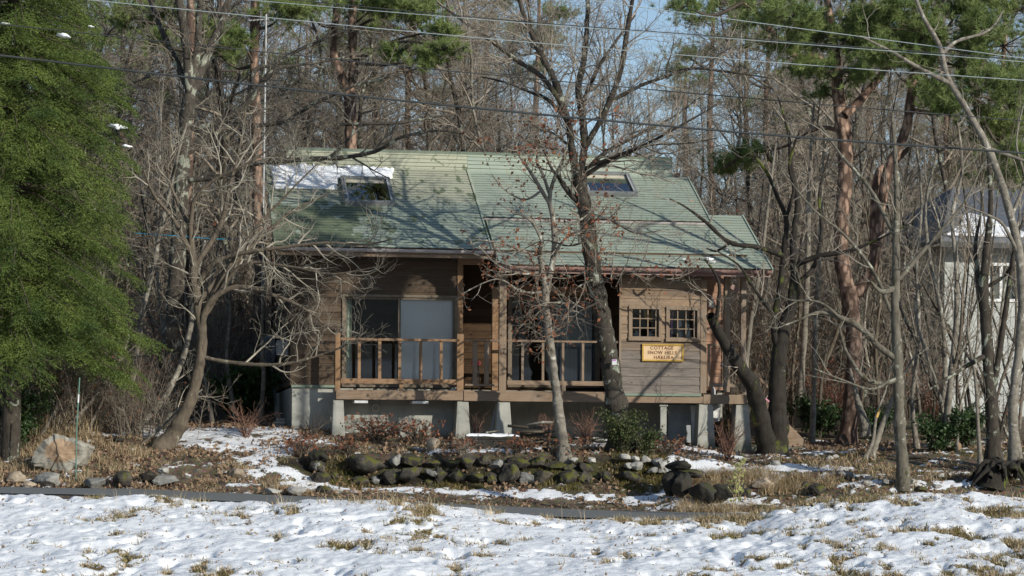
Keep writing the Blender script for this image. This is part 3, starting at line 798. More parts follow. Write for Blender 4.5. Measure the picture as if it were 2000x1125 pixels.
# bay cabinet floor/ceiling
mb = MB(); mb.box(UB0 + .13, UB1 - .13, VD + .14, VREC, WB0, WB0 + .06); mb.box(UB0 + .13, UB1 - .13, VREC - .04, VREC - .004, WB0 + .06, WB1)
mb.build('bay_lining', M['interior'], cottage)

# corner posts and trims
def post(name, px0, px1, py0, py1, v, d, mat, par=None):
    ua, ub = H(px0, py0, v)[0], H(px1, py0, v)[0]
    mb = MB(); mb.box(ua, ub, v, v + d, H((px0 + px1) / 2, py1, v)[1], H((px0 + px1) / 2, py0, v)[1])
    return mb.build(name, mat, par or cottage, 0.006)
WD = H(1000, 769, VD)[1]                     # deck top
post('corner_trim', 894, 905, 498, 752, -0.045, .04, M['trim'])
post('corner_trim', 568, 574, 497, 752, -0.045, .04, M['siding'])
post('corner_trim', 1369, 1381, 545, 768, VD - .035, .14, M['post'])
post('corner_trim', 1210, 1214, 553, 768, VD - .03, .03, M['post'])
post('corner_trim', 1411, 1416, 575, 755, 0.66, .04, M['post'])
post('porch_post', 976, 990, 530, 766, VD, .14, M['post'])
post('porch_post', 962, 975, 560, 766, VD + .5, .13, M['trim'])
post('porch_post', 1416, 1427, 532, 766, VD + .02, .12, M['post'])
post('porch_post', 1448, 1458, 534, 766, VD, .12, M['post'])
# header beams under the porch roof
mb = MB(); mb.box(H(905, 520, VD)[0], H(1460, 520, VD)[0], VD + .01, VD + .13, WB1 - .005, WB1 + .14); mb.build('porch_beam', M['soffit'], cottage)
mb = MB(); mb.box(H(896, 510, -.3)[0], H(945, 510, -.3)[0], -.35, -.23, H(920, 517, -.3)[1], H(920, 503, -.3)[1]); mb.build('beam_end', M['trim_h'], cottage, .006)
mb = MB(); mb.box(H(990, 570, VREC)[0], H(1172, 570, VREC)[0], VREC - .05, VREC - .026, H(1080, 578, VREC)[1], H(1080, 560, VREC)[1]); mb.build('door_header', M['trim_h'], cottage)
# brace at the right end of the porch roof
for (pa, pb) in (((1384, 540), (1446, 575)),):
    a, b = H(*pa, .1), H(*pb, .1)
    mb = MB(); mb.hexa([(a[0], .05, a[1]), (b[0], .05, b[1]), (b[0], .13, b[1]), (a[0], .13, a[1])], [(a[0], .05, a[1] + .12), (b[0], .05, b[1] + .12), (b[0], .13, b[1] + .12), (a[0], .13, a[1] + .12)])
    mb.build('brace', M['gutter_red'], cottage)
# green flashing strips
mb = MB(); mb.box(UA0 - .02, H(655, 750, 0)[0], -.06, .02, WA0 - .05, WA0 - .002); mb.build('flashing', M['flash'], cottage)
mb = MB(); mb.box(UB0 - .01, UB1 - .11, VD - .06, VD + .02, WB0 - .05, WB0 - .002); mb.build('flashing', M['flash'], cottage)

# windows -----------------------------------------------------------
def sliding(name, rect, v, mat, fw=0.055, mid=0.5):
    u0, u1, w0, w1 = rect; mb = MB()
    mb.box(u0, u1, v - .05, v + .06, w1 - fw, w1); mb.box(u0, u1, v - .05, v + .06, w0, w0 + fw)
    mb.box(u0, u0 + fw, v - .05, v + .06, w0 + fw, w1 - fw); mb.box(u1 - fw, u1, v - .05, v + .06, w0 + fw, w1 - fw)
    um = u0 + (u1 - u0) * mid
    fr = mb.build(name, mat, cottage, .004)
    for (a, b, dv) in ((u0 + fw, um + .03, 0.035), (um - .03, u1 - fw, 0.0)):
        s = MB(); st = 0.045
        s.box(a, a + st, v + dv - .015, v + dv + .015, w0 + fw, w1 - fw); s.box(b - st, b, v + dv - .015, v + dv + .015, w0 + fw, w1 - fw)
        s.box(a + st, b - st, v + dv - .015, v + dv + .015, w1 - fw - st, w1 - fw); s.box(a + st, b - st, v + dv - .015, v + dv + .015, w0 + fw, w0 + fw + .09)
        s.build('sash', mat, fr, .003)
        g = MB(); g.add([(a + st, v + dv, w0 + fw + .09), (b - st, v + dv, w0 + fw + .09), (b - st, v + dv, w1 - fw - st), (a + st, v + dv, w1 - fw - st)], [(0, 1, 2, 3)]); g.build('glass_pane', M['glass'], fr)
    return fr
sw = sliding('sliding_window', wl, 0, M['frame_br'], mid=.497)
um = wl[0] + (wl[1] - wl[0]) * .497
mb = MB(); mb.box(um + .03, wl[1] - .07, 0.055, 0.065, wl[2] + .07, wl[3] - .06); mb.build('roller_blind', M['blind'], sw)
def wavy(name, u0, u1, w0, w1, v, mat, par, amp=.025, per=.1):
    n = max(6, int((u1 - u0) / .012)); mb = MB()
    vs = []
    for i in range(n + 1):
        u = u0 + (u1 - u0) * i / n; dv = amp * math.sin(2 * math.pi * u / per) + amp * .5 * math.sin(2 * math.pi * u / per * .37)
        vs += [(u, v + dv, w0), (u, v + dv, w1)]
    mb.add(vs, [(2 * i, 2 * i + 2, 2 * i + 3, 2 * i + 1) for i in range(n)])
    o = mb.build(name, mat, par); so = o.modifiers.new('s', 'SOLIDIFY'); so.thickness = .004; return o
wavy('curtain', wl[0] + .08, wl[0] + .22, wl[2] + .1, wl[3] - .08, .2, M['curtain'], sw)
sdr = sliding('sliding_door', dr, VREC, M['frame_br'], mid=.5)
wavy('curtain', H(1085, 650, VREC + .25)[0], H(1165, 650, VREC + .25)[0], dr[2] + .1, dr[3] - .1, VREC + .25, M['curtain_w'], sdr)
def grid_window(name, rect, v):
    u0, u1, w0, w1 = rect; fo = .055
    mb = MB()
    mb.box(u0 - .02, u1 + .02, v - .055, v + .08, w1 - fo, w1 + .02); mb.box(u0 - .03, u1 + .03, v - .075, v + .08, w0 - .03, w0 + fo - .01)
    mb.box(u0 - .02, u0 + fo - .01, v - .05, v + .08, w0 + fo - .01, w1 - fo); mb.box(u1 - fo + .01, u1 + .02, v - .05, v + .08, w0 + fo - .01, w1 - fo)
    fr = mb.build(name, M['post'], cottage, .004)
    gu0, gu1, gw0, gw1 = u0 + fo - .01, u1 - fo + .01, w0 + fo - .01, w1 - fo
    g = MB(); g.add([(gu0, v + .012, gw0), (gu1, v + .012, gw0), (gu1, v + .012, gw1), (gu0, v + .012, gw1)], [(0, 1, 2, 3)]); g.build('glass_pane', M['glass'], fr)
    m = MB(); b = .011
    ue = gu0 + (gu1 - gu0) * .9
    for k in (0, 1, 2, 3):
        x = gu0 + .012 + (ue - gu0 - .012) * k / 3
        m.box(x - b, x + b, v - .02, v + .008, gw0, gw1)
    for k in (1, 2):
        z = gw0 + (gw1 - gw0) * k / 3
        m.box(gu0, ue, v - .023, v + .005, z - b, z + b)
    m.box(gu0, gu1, v - .023, v + .005, gw0, gw0 + .018)
    m.build('glazing_bars', M['post'], fr)
    return fr, (gu0, gu1, gw0, gw1)
g1, r1 = grid_window('grid_window', w1_, VD)
g2, r2 = grid_window('grid_window', w2_, VD)
# things standing in the bay behind the glass
def inside(name, label, cat, build):
    t = thing(name, HW(0, 0, 0), label, cat, rz=YAW)
    return t
def lamp_panel(rect, a, b, c, d, label):
    u0, u1, w0, w1 = rect; W_ = u1 - u0; Hh = w1 - w0
    q = HW(u0 + W_ * a, VD + .3, w0 + Hh * c)
    o = thing('wooden_plaque', q, label, 'plaque', rz=YAW)
    m = MB(); m.hexa([(0, 0, Hh * .12), (W_ * (b - a), 0, 0), (W_ * (b - a), .02, 0), (0, .02, Hh * .12)], [(0, 0, Hh * (d - c)), (W_ * (b - a), 0, Hh * (d - c)), (W_ * (b - a), .02, Hh * (d - c)), (0, .02, Hh * (d - c))])
    m.build('board', M['yellow'], o); m2 = MB(); m2.box(W_ * (b - a) * .68, W_ * (b - a) * .74, -.006, 0, Hh * .05, Hh * (d - c)); m2.build('edge_strip', M['frame_br'], o)
lamp_panel(r1, .58, .88, .56, .98, 'yellow panel hanging behind the left bay window')
lamp_panel(r2, .03, .30, .80, .98, 'small yellow panel at the top of the right bay window')
u0, u1, w0, w1 = r2
o = thing('ski', HW(u0 + (u1 - u0) * .17, VD + .18, w0 - .1), 'purple ski standing upright behind the right bay window', 'ski', rz=YAW)
m = MB(); m.hexa([(-.018, 0, 0), (.018, 0, 0), (.018, .015, 0), (-.018, .015, 0)], [(-.008, 0, .58), (.022, 0, .58), (.022, .015, .58), (-.008, .015, .58)]); m.tube([(.007, .007, .58), (.01, .0, .64), (.016, -.02, .68)], [.016, .012, .004], 6)
m.build('blade', M['purple'], o); m = MB(); m.box(-.02, .02, -.03, 0, .2, .27); m.build('binding', M['white'], o)
o = thing('figurine', HW(u0 + (u1 - u0) * .45, VD + .2, w0 - .02), 'small white figurine with a blue body behind the right bay window', 'figurine', rz=YAW)
def lathe(mb, prof, k=12, m=0, c=(0, 0, 0)):
    vs = [(c[0] + r * math.cos(2 * math.pi * j / k), c[1] + r * math.sin(2 * math.pi * j / k), c[2] + z) for r, z in prof for j in range(k)]
    fs = [(i * k + j, i * k + (j + 1) % k, (i + 1) * k + (j + 1) % k, (i + 1) * k + j) for i in range(len(prof) - 1) for j in range(k)]
    fs += [tuple(range(k))[::-1], tuple(range((len(prof) - 1) * k, len(prof) * k))]
    return mb.add(vs, fs, m)
m = MB(); lathe(m, [(.02, 0), (.07, .02), (.08, .12), (.05, .22), (.025, .26)]); m.build('body', M['alu_lt'], o, smooth=True)
m = MB(); lathe(m, [(.02, .26), (.05, .28), (.06, .33), (.05, .39), (.015, .42)]); m.build('head', M['white'], o, smooth=True)
m = MB(); lathe(m, [(.052, .20), (.056, .23), (.04, .255)]); m.build('scarf', M['blue'], o)
for k, (rct, fx, lab) in enumerate(((r1, .25, 'pale glass ornament in the left corner of the left bay window'), (r1, .75, 'pale glass ornament near the right edge of the left bay window'), (r2, .75, 'pale tall vase at the right of the right bay window'))):
    u0, u1, w0, w1 = rct; s = 1.0 if k < 2 else 2.0
    o = thing('vase', HW(u0 + (u1 - u0) * fx, VD + .16, w0 - .02), lab, 'vase', rz=YAW)
    m = MB(); lathe(m, [(.03, 0), (.07, .03), (.075, .08 * s), (.04, .13 * s), (.03, .15 * s), (.045, .17 * s)]); m.build('vessel', M['alu_lt'], o, smooth=True)

# sign ---------------------------------------------------------------
su0, su1, sw0, sw1 = H(1253, 690, VD)[0], H(1334, 690, VD)[0], H(1294, 706, VD)[1], H(1294, 672, VD)[1]
sg = thing('sign_board', HW((su0 + su1) / 2, VD - .03, sw0), 'yellow framed wooden name sign reading COTTAGE SNOW HILLS HAKUBA', 'sign', rz=YAW)
sW, sH = su1 - su0, sw1 - sw0; f = .035
m = MB(); m.box(-sW / 2 + f, sW / 2 - f, -.015, .0, f, sH - f); m.build('board', M['signboard'], sg)
m = MB(); m.box(-sW / 2, sW / 2, -.035, .003, 0, f); m.box(-sW / 2, sW / 2, -.035, .003, sH - f, sH); m.box(-sW / 2, -sW / 2 + f, -.033, .003, f, sH - f); m.box(sW / 2 - f, sW / 2, -.033, .003, f, sH - f); m.build('frame', M['signframe'], sg, .004)
def letters(txt, size, cx, cz, xs=1.0, thick=0.0):
    cu = bpy.data.curves.new('txt', 'FONT'); cu.body = txt; cu.size = size; cu.align_x = 'CENTER'; cu.extrude = .003; cu.offset = thick; cu.space_character = 1.12
    ob = bpy.data.objects.new('txt', cu); COL.objects.link(ob)
    bpy.context.view_layer.update()
    me = bpy.data.meshes.new_from_object(ob.evaluated_get(bpy.context.evaluated_depsgraph_get()))
    COL.objects.unlink(ob); bpy.data.objects.remove(ob)
    R = Matrix.Translation((cx, -.0185, cz)) @ Matrix.Rotation(math.pi / 2, 4, 'X') @ Matrix.Scale(xs, 4, (1, 0, 0))
    me.transform(R); me.materials.clear(); me.materials.append(M['signtext'])
    return link('lettering', me, sg)
lh = (sH - 2 * f) / 3
for k, t_ in enumerate(('COTTAGE', 'SNOW HILLS', 'HAKUBA')):
    letters(t_, .104, (-.02, -.01, .02)[k], sH - f - lh * (k + 1) + lh * .17, 0.98, .0006)

# foundations, piers ---------------------------------------------------
def fnd(name, px0, px1, v, py_top, zb, d, mat, lab=None):
    mb = MB(); mb.box(H(px0, 780, v)[0], H(px1, 780, v)[0], v, v + d, zb, H((px0 + px1) / 2, py_top, v)[1] - .003)
    return mb.build(name, mat, cottage, .01)
GB = -.25
WF = WA0 - .052
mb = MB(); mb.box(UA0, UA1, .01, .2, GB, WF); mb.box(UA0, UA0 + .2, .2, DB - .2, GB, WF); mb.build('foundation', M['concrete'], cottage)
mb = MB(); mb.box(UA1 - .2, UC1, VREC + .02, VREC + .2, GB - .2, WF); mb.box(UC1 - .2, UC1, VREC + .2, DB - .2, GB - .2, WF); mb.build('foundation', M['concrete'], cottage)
# formwork lines are grooves: thin dark strips proud of nothing -> modelled as shallow pilasters at the ends
def pier(px, wt, wb, py0, py1, v, d):
    ut0, ut1 = H(px - wt / 2, py0, v)[0], H(px + wt / 2, py0, v)[0]
    ub0, ub1 = H(px - wb / 2, py0, v)[0], H(px + wb / 2, py0, v)[0]
    zt = H(px, py0, v)[1]; zb = H(px, py1, v)[1] - .3
    mb = MB(); mb.hexa([(ub0, v - .06, zb), (ub1, v - .06, zb), (ub1, v + d + .06, zb), (ub0, v + d + .06, zb)], [(ut0, v, zt), (ut1, v, zt), (ut1, v + d, zt), (ut0, v + d, zt)])
    return mb.build('concrete_pier', M['concrete'], cottage, .012)
pier(661, 20, 28, 781, 850, VD + .02, .3)
pier(904, 22, 33, 784, 858, VD + .02, .3)
pier(984, 24, 38, 785, 862, VD + .02, .3)
pier(1379, 27, 38, 789, 872, VD + .02, .3)
pier(1450, 24, 40, 789, 876, VD + .02, .3)
mb = MB(); a = H(1290, 800, VD + .1)[0]; b = H(1302, 800, VD + .1)[0]
mb.box(a, b, VD + .1, VD + .26, H(1296, 875, VD)[1] - .2, H(1296, 794, VD + .1)[1]); mb.box(a - .025, b + .025, VD + .07, VD + .29, H(1296, 794, VD + .1)[1], H(1296, 789, VD + .1)[1]); mb.build('slim_pier', M['concrete'], cottage, .006)
# vent ring and beam bearers
mb = MB(); uc, wc_ = H(734, 797, 0); n = 20
vs = [];
for r_, dv in ((.085, -.005), (.085, -.035), (.062, -.035), (.062, .005)):
    vs += [(uc + r_ * math.cos(2 * math.pi * j / n), dv + .01, wc_ + r_ * math.sin(2 * math.pi * j / n)) for j in range(n)]
mb.add(vs, [(i * n + j, i * n + (j + 1) % n, (i + 1) * n + (j + 1) % n, (i + 1) * n + j) for i in range(3) for j in range(n)])
mb.build('vent_ring', M['cream'], cottage)
for (p0, p1) in ((690, 716), (803, 834)):
    mb = MB(); mb.box(H(p0, 783, -.3)[0], H(p1, 783, -.3)[0], -.6, .0, H(700, 787.5, -.3)[1], H(700, 782.5, -.3)[1]); mb.build('balcony_bearer', M['white'], cottage)

# deck, beams, railings -------------------------------------------------
BTM = lambda px, py: H(px, py, VD)[1]
UD0, UD1, UDE = H(656, 770, VD)[0], H(905, 770, VD)[0], H(1459, 770, VD)[0]
zb_t, zb_b = BTM(780, 762), BTM(780, 781)
mb = MB(); mb.box(UD0, UD1 - .01, VD - .03, VD + .06, zb_b, zb_t); mb.box(UD0 + .02, UD1 - .02, VD + .06, -.03, zb_t - .08, zb_t - .02); mb.build('balcony_beam', M['beam'], cottage, .006)
zt2 = BTM(1100, 768); zb2 = BTM(1100, 785)
mb = MB(); mb.box(UD1 + .005, UB0 - .01, VD - .03, VD + .06, zb2, zt2); mb.build('deck_beam', M['beam'], cottage, .006)
mb = MB(); mb.box(UB0 - .008, UB1 - .06, VD - .025, VD + .06, BTM(1290, 787), WB0 - .053); mb.build('deck_beam', M['beam'], cottage, .006)
mb = MB(); mb.box(UB1 - .058, UDE, VD - .028, VD + .06, BTM(1410, 789), BTM(1410, 771)); mb.build('deck_beam', M['post'], cottage, .006)
mb = MB(); n = 9
for i in range(n):
    v0 = VD + .0 + (VREC - VD - .04) * i / n
    mb.box(UD1 + .01, UB0 - .02, v0 + .004, v0 + (VREC - VD - .04) / n - .002, zt2 + .002, zt2 + .035)
mb.build('deck_boards', M['beam'], cottage)
mb = MB()
for i in range(n):
    v0 = VD + (VREC - VD - .04) * i / n
    mb.box(UB1, UDE - .02, v0 + .004, v0 + (VREC - VD - .04) / n - .002, zt2 - .03, zt2 + .005)
mb.build('deck_boards', M['beam'], cottage)
for (p0, p1) in ((1065, 1072), (1200, 1204)): pass
def railing(name, px0, px1, v, pyt, pyb, bal, mat_r, mat_b, bw=7, th=6, slope=0.013, low_th=7, extra=None):
    um0, um1 = H(px0, pyt, v)[0], H(px1, pyt, v)[0]
    mid = (px0 + px1) / 2
    zt = H(mid, pyt, v)[1]; zl = H(mid, pyb, v)[1]
    s = 1 / 92.0
    mb = MB(); mb.box(um0, um1, v - .02, v + .06, zt - th * s, zt)
    root = mb.build(name, mat_r, cottage, .005)
    mb = MB(); mb.box(um0, um1, v - .005, v + .045, zl - low_th * s, zl); mb.build('bottom_rail', mat_r, root, .005)
    for b in bal:
        ub = H(b, pyt, v)[0]
        mb = MB(); mb.box(ub - bw * s / 2, ub + bw * s / 2, v + .006, v + .04, zl, zt - th * s); mb.build('baluster', mat_b, root, .004)
    return root
railing('railing', 666, 893, VD, 661, 740, [702, 742, 781, 822, 862], M['trim_h'], M['trim'], 6, 5, low_th=10)
railing('railing', 909, 975, VD + .03, 663, 750, [928, 951], M['beam'], M['post'], 9, 4, low_th=4)
railing('railing', 991, 1210, VD + .03, 665, 744, [1021, 1061, 1100, 1139, 1180], M['beam'], M['post'], 5, 4, low_th=9)
railing('railing', 1382, 1448, VD + .03, 672, 749, [1385], M['post'], M['post'], 5, 4, low_th=7)
for (a, b, t_, bt) in ((655, 665, 650, 764), (893, 906, 652, 763)):
    post('railing_post', a, b, t_, bt, VD - .02, .1, M['trim'])
post('short_post', 780, 788, 750, 763, VD, .08, M['trim'])
post('short_post', 1097, 1105, 752, 768, VD + .03, .08, M['post'])
# roof windows ------------------------------------------------------------
def skylight(pxa, pya, pxb, pyb, label, off, blind):
    """frame corners: top left, bottom right in the photo, on the roof plane"""
    a = plane_main(pxa, pya, off); b = plane_main(pxb, pyb, off)
    u0, u1 = a[0], b[0]; v1, v0 = a[1], b[1]
    c, s = 1 / RS, T28 / RS
    def pt(u, v, h): return (u, v - h * s, WE + off + (v + .7) * T28 + h * c)
    def bar(mb, ua, ub, va, vb, h0, h1): mb.hexa([pt(ua, va, h0), pt(ub, va, h0), pt(ub, vb, h0), pt(ua, vb, h0)], [pt(ua, va, h1), pt(ub, va, h1), pt(ub, vb, h1), pt(ua, vb, h1)])
    fw = .085
    mb = MB(); bar(mb, u0, u1, v0, v0 + fw, -.02, .11); bar(mb, u0, u1, v1 - fw, v1, -.02, .13); bar(mb, u0, u0 + fw, v0 + fw, v1 - fw, -.02, .12); bar(mb, u1 - fw, u1, v0 + fw, v1 - fw, -.02, .12)
    fr = mb.build('roof_window', M['alu'], cottage, .008); tag(fr, label)
    mb = MB(); bar(mb, u0 + fw, u1 - fw, v0 + fw, v1 - fw, .06, .066); mb.build('glass_pane', M['skyglass'], fr)
    mb = MB(); bar(mb, u0 + fw, u1 - fw, v1 - fw - .13, v1 - fw, .066, .075); mb.build('blind_edge', M['cream'], fr)
    for ua in (u0 + fw - .02, u1 - fw - .01):
        mb = MB(); bar(mb, ua, ua + .03, v0 + fw, v1 - fw, .12, .13); mb.build('glazing_trim', M['alu_lt'], fr)
    mb = MB(); bar(mb, u0 + fw, u1 - fw, v0 + fw, v1 - fw, .022, .03); mb.build('shade_board', M['interior'], fr)
    return u0, u1, v0, v1
SK = skylight(664, 353, 772, 404, 'left roof window with a dark glazed pane', 0, True)
SK2 = skylight(1128, 344, 1246, 386, 'right roof window mirroring blue sky', -.04, True)

# snow slab on the roof
def roof_snow():
    L = [(521, 326), (560, 326), (700, 327), (771, 333), (766, 352), (757, 356), (664, 353), (657, 371), (600, 371.5), (534, 371)]
    pl = [plane_main(x, y) for x, y in L]; poly = [(p[0] + (0.03 if i in (0, 9) else 0), p[1]) for i, p in enumerate(pl)]
    us = np.array([p[0] for p in poly]); vs = np.array([p[1] for p in poly])
    gu = np.arange(us.min() - .1, us.max() + .1, .022); gv = np.arange(vs.min() - .1, vs.max() + .15, .022)
    U, V = np.meshgrid(gu, gv)
    wob = .10 * fbm(U * 6, V * 6, 4)
    Uq, Vq = U + wob * .9, V + np.where(V > vs.mean(), 1.3, .12) * .09 * fbm(U * 8 + 50, V * 2 + 9, 4) * 2
    inside = np.zeros(U.shape, bool); dist = np.full(U.shape, 9.0); n = len(poly)
    for i in range(n):
        x1, y1 = poly[i]; x2, y2 = poly[(i + 1) % n]
        c = ((y1 > Vq) != (y2 > Vq)) & (Uq < (x2 - x1) * (Vq - y1) / ((y2 - y1) if abs(y2 - y1) > 1e-9 else 1e-9) + x1)
        inside ^= c
        dx, dy = x2 - x1, y2 - y1; t = np.clip(((Uq - x1) * dx + (Vq - y1) * dy) / (dx * dx + dy * dy), 0, 1)
        dist = np.minimum(dist, np.hypot(Uq - x1 - t * dx, Vq - y1 - t * dy))
    h = .012 + .055 * np.clip(dist / .06, 0, 1) ** .5 + .10 * np.clip(fbm(U * 9, V * 9, 3) + .05, 0, 1) * np.clip((V - vs.mean()) / .35, 0, 1)
    h = h + .012 * np.sin(V * RS / .125 * 2 * math.pi)
    c, s = 1 / RS, T28 / RS
    X, Y_, Z = U, V - h * s, WE + (V + .7) * T28 + h * c
    idx = -np.ones(U.shape, int); pts = [];
    fs = []
    ny, nx = U.shape
    for j in range(ny - 1):
        for i in range(nx - 1):
            if inside[j, i] and inside[j, i + 1] and inside[j + 1, i + 1] and inside[j + 1, i]:
                q = []
                for (jj, ii) in ((j, i), (j, i + 1), (j + 1, i + 1), (j + 1, i)):
                    if idx[jj, ii] < 0: idx[jj, ii] = len(pts); pts.append(HW(X[jj, ii], Y_[jj, ii], Z[jj, ii]))
                    q.append(idx[jj, ii])
                fs.append(q)
    c0 = sum(pts, Vector()) / len(pts)
    me = np_mesh('snow_slab', np.array([tuple(p - c0) for p in pts]), np.array(fs), M['snow'], True)
    o = link('snow_slab', me); o.location = c0
    so = o.modifiers.new('thickness', 'SOLIDIFY'); so.thickness = .05; so.offset = -1
    tag(o, 'white slab of leftover snow lying on the left roof around the roof window', 'snow')
roof_snow()
def snow_bit(px, py, r, label):
    u, v, w = plane_low(px, py); bm = bmesh.new()
    bmesh.ops.create_icosphere(bm, subdivisions=3, radius=r)
    rr = random.Random(int(px));
    for q in bm.verts:
        n_ = float(fbm(np.array(q.co.x * 14 + px), np.array(q.co.y * 14 + q.co.z * 9), 3)); q.co *= 1 + n_ * 1.4; q.co.z *= .5; q.co.x *= 1.3
    me = bpy.data.meshes.new('snow_clump'); bm.to_mesh(me); bm.free(); me.materials.append(M['snow'])
    for p in me.polygons: p.use_smooth = True
    o = link('snow_clump', me); o.location = HW(u, v - .02, w + .05); tag(o, label, 'snow', 'snow bits on the porch roof')
for px, py, r, l in ((1383, 511, .075, 'largest snow clump under the branch on the porch roof edge'), (1390, 516, .05, 'small snow clump touching the largest one on the porch roof'), (1420, 503, .04, 'snow bit lower of two right of the largest clump'), (1419, 493, .03, 'snow bit upper of two right of the largest clump'), (1335, 511, .035, 'flat snow bit left of the largest clump on the porch roof'), (1345, 513, .025, 'tiny snow bit beside the flat one on the porch roof')): snow_bit(px, py, r, l)

# small cottage fittings ------------------------------------------------------
mb = MB(); uc, wc_ = H(1388, 592, .6); lathe(mb, [(.03, -.1), (.07, -.09), (.075, .08), (.05, .1)], 16, 0, (uc, .6, wc_)); mb.build('wall_lamp', M['white'], cottage, smooth=True)
o = thing('meter_box', HW(-.12, 1.0, H(557, 694, 1.0)[1]), 'small pale grey meter box on the shaded left side wall', 'meter box', rz=YAW)
mb = MB(); mb.box(-.16, .09, -.12, .12, 0, .32); mb.build('case', M['greypaint'], o, .015); mb = MB(); mb.box(-.13, .06, -.135, -.12, .03, .29); mb.build('lid', M['alu_lt'], o, .006)
# oil tank on legs left of the house
q = P(524, 840, 55.5)
o = thing('oil_tank', (q.x, q.y, float(zg(q.x, q.y))), 'grey oval oil tank on thin legs left of the cottage', 'tank', rz=YAW)
zt0 = P(524, 712, 55.5).z - o.location.z; zt1 = P(524, 655, 55.5).z - o.location.z
mb = MB(); n = 20; pr = [(.17 * math.copysign(abs(math.cos(t)) ** .7, math.cos(t)), 0, (zt0 + zt1) / 2 + (zt1 - zt0) / 2 * math.copysign(abs(math.sin(t)) ** .6, math.sin(t))) for t in [2 * math.pi * j / n for j in range(n)]]
mb.prism(pr, (0, .8, 0)); mb.build('vessel', M['greypaint'], o, .03)
for k in (-.04, .02):
    mb = MB(); mb.tube([(k, -.012, zt0 + .06), (k, -.012, zt1 - .08)], .012, 6); mb.build('rib', M['alu'], o)
for sx in (-1, 1):
    for yy in (.1, .7):
        mb = MB(); mb.tube([(sx * .06, yy, zt0 + .05), (sx * .26, yy, -.1)], .022, 6); mb.build('leg', M['alu'], o)
# red stool on the deck
uq, wq = H(929, 762, -.25); wt = H(929, 705, -.25)[1]; wd_ = zt2 + .036
o = thing('folding_stool', HW(uq, -.25, wd_), 'red padded stool with thin black legs on the porch', 'stool', rz=YAW)
mb = MB(); lathe(mb, [(.09, wt - wd_ - .09), (.105, wt - wd_ - .07), (.105, wt - wd_ - .03), (.09, wt - wd_)], 18); mb.build('seat', M['pinkred'], o, .01, smooth=True)
for k in range(4):
    a = math.pi / 4 + k * math.pi / 2
    mb = MB(); mb.tube([(.07 * math.cos(a), .07 * math.sin(a), wt - wd_ - .09), (.12 * math.cos(a), .12 * math.sin(a), 0)], .009, 6); mb.build('leg', M['black'], o)
# white bottle on the right deck, wind chime
uq, wq = H(1393, 752, .2)
o = thing('bottle', HW(uq, .2, zt2 + .006), 'white plastic bottle on the deck right of the bay', 'bottle', rz=YAW)
mb = MB(); lathe(mb, [(.045, 0), (.05, .02), (.05, .13), (.02, .17), (.02, .2)], 14); mb.build('body', M['white'], o, smooth=True); mb = MB(); lathe(mb, [(.022, .2), (.022, .225)], 12); mb.build('cap', M['blue'], o)
uq, wq = H(1412, 716, -.3)
o = thing('wind_chime', HW(uq, -.3, wq), 'pale triangular wind bell hanging in the right end porch', 'wind bell', rz=YAW)
mb = MB(); lathe(mb, [(.065, 0), (.06, .02), (.025, .10), (.01, .13)], 14); mb.build('bell', M['alu_lt'], o, smooth=True); mb = MB(); mb.tube([(0, 0, .13), (0, 0, 1.7)], .004, 5); mb.build('cord', M['black'], o)
# white cup at the balcony corner
uq, wq = H(884, 766, -.3)
mb = MB(); lathe(mb, [(.04, 0), (.05, .06), (.035, .09)], 10); mb.tube([(.03, 0, .07), (.09, 0, .10)], [.012, .008], 6)
o = mb.build('watering_can', M['white']); o.location = HW(uq, -.35, zb_t - .02); tag(o, 'tiny white watering can on the balcony floor by the orange post', 'can')
# stairs at the right end
o = thing('porch_stairs', HW(H(1475, 870, -.2)[0], -.2, -.1), 'steep grey wooden stairs descending right from the deck end', 'stairs', rz=YAW)
uo = H(1475, 870, -.2)[0]
def lp(px, py, v=-.2): a = H(px, py, v); return (a[0] - uo, v + .2, a[1] + .1)
for dv in (0, .85):
    mb = MB(); pol = [lp(1462, 768), lp(1482, 768), lp(1570, 858), lp(1568, 874), lp(1540, 874)]
    mb.prism([(p[0], p[1] + dv, p[2]) for p in pol], (0, .05, 0)); mb.build('stringer', M['beam'], o, .005)
    mb = MB(); a, b = lp(1462, 722), lp(1503, 762); mb.hexa([(a[0], dv - .02, a[2]), (b[0], dv - .02, b[2]), (b[0], dv + .03, b[2]), (a[0], dv + .03, a[2])], [(a[0], dv - .02, a[2] + .07), (b[0], dv - .02, b[2] + .07), (b[0], dv + .03, b[2] + .07), (a[0], dv + .03, a[2] + .07)]); mb.build('handrail', M['beam'], o, .004)
for k in range(4):
    p = lp(1490 + k * 19, 785 + k * 19); mb = MB(); mb.box(p[0] - .1, p[0] + .12, .05, .85, p[2] - .02, p[2] + .02); mb.build('tread', M['post'], o)
mb = MB(); p0, p1 = H(1440, 872, -.4), H(1582, 874, -.4); mb.box(p0[0], p1[0], -.5, .6, p1[1] - .3, p1[1]); ob = mb.build('stair_plinth', M['concrete'], None, .01)
ob.location = HO; ob.rotation_euler = (0, 0, YAW); tag(ob, 'mossy concrete plinth under the stair foot beside the twin trunk', 'plinth')
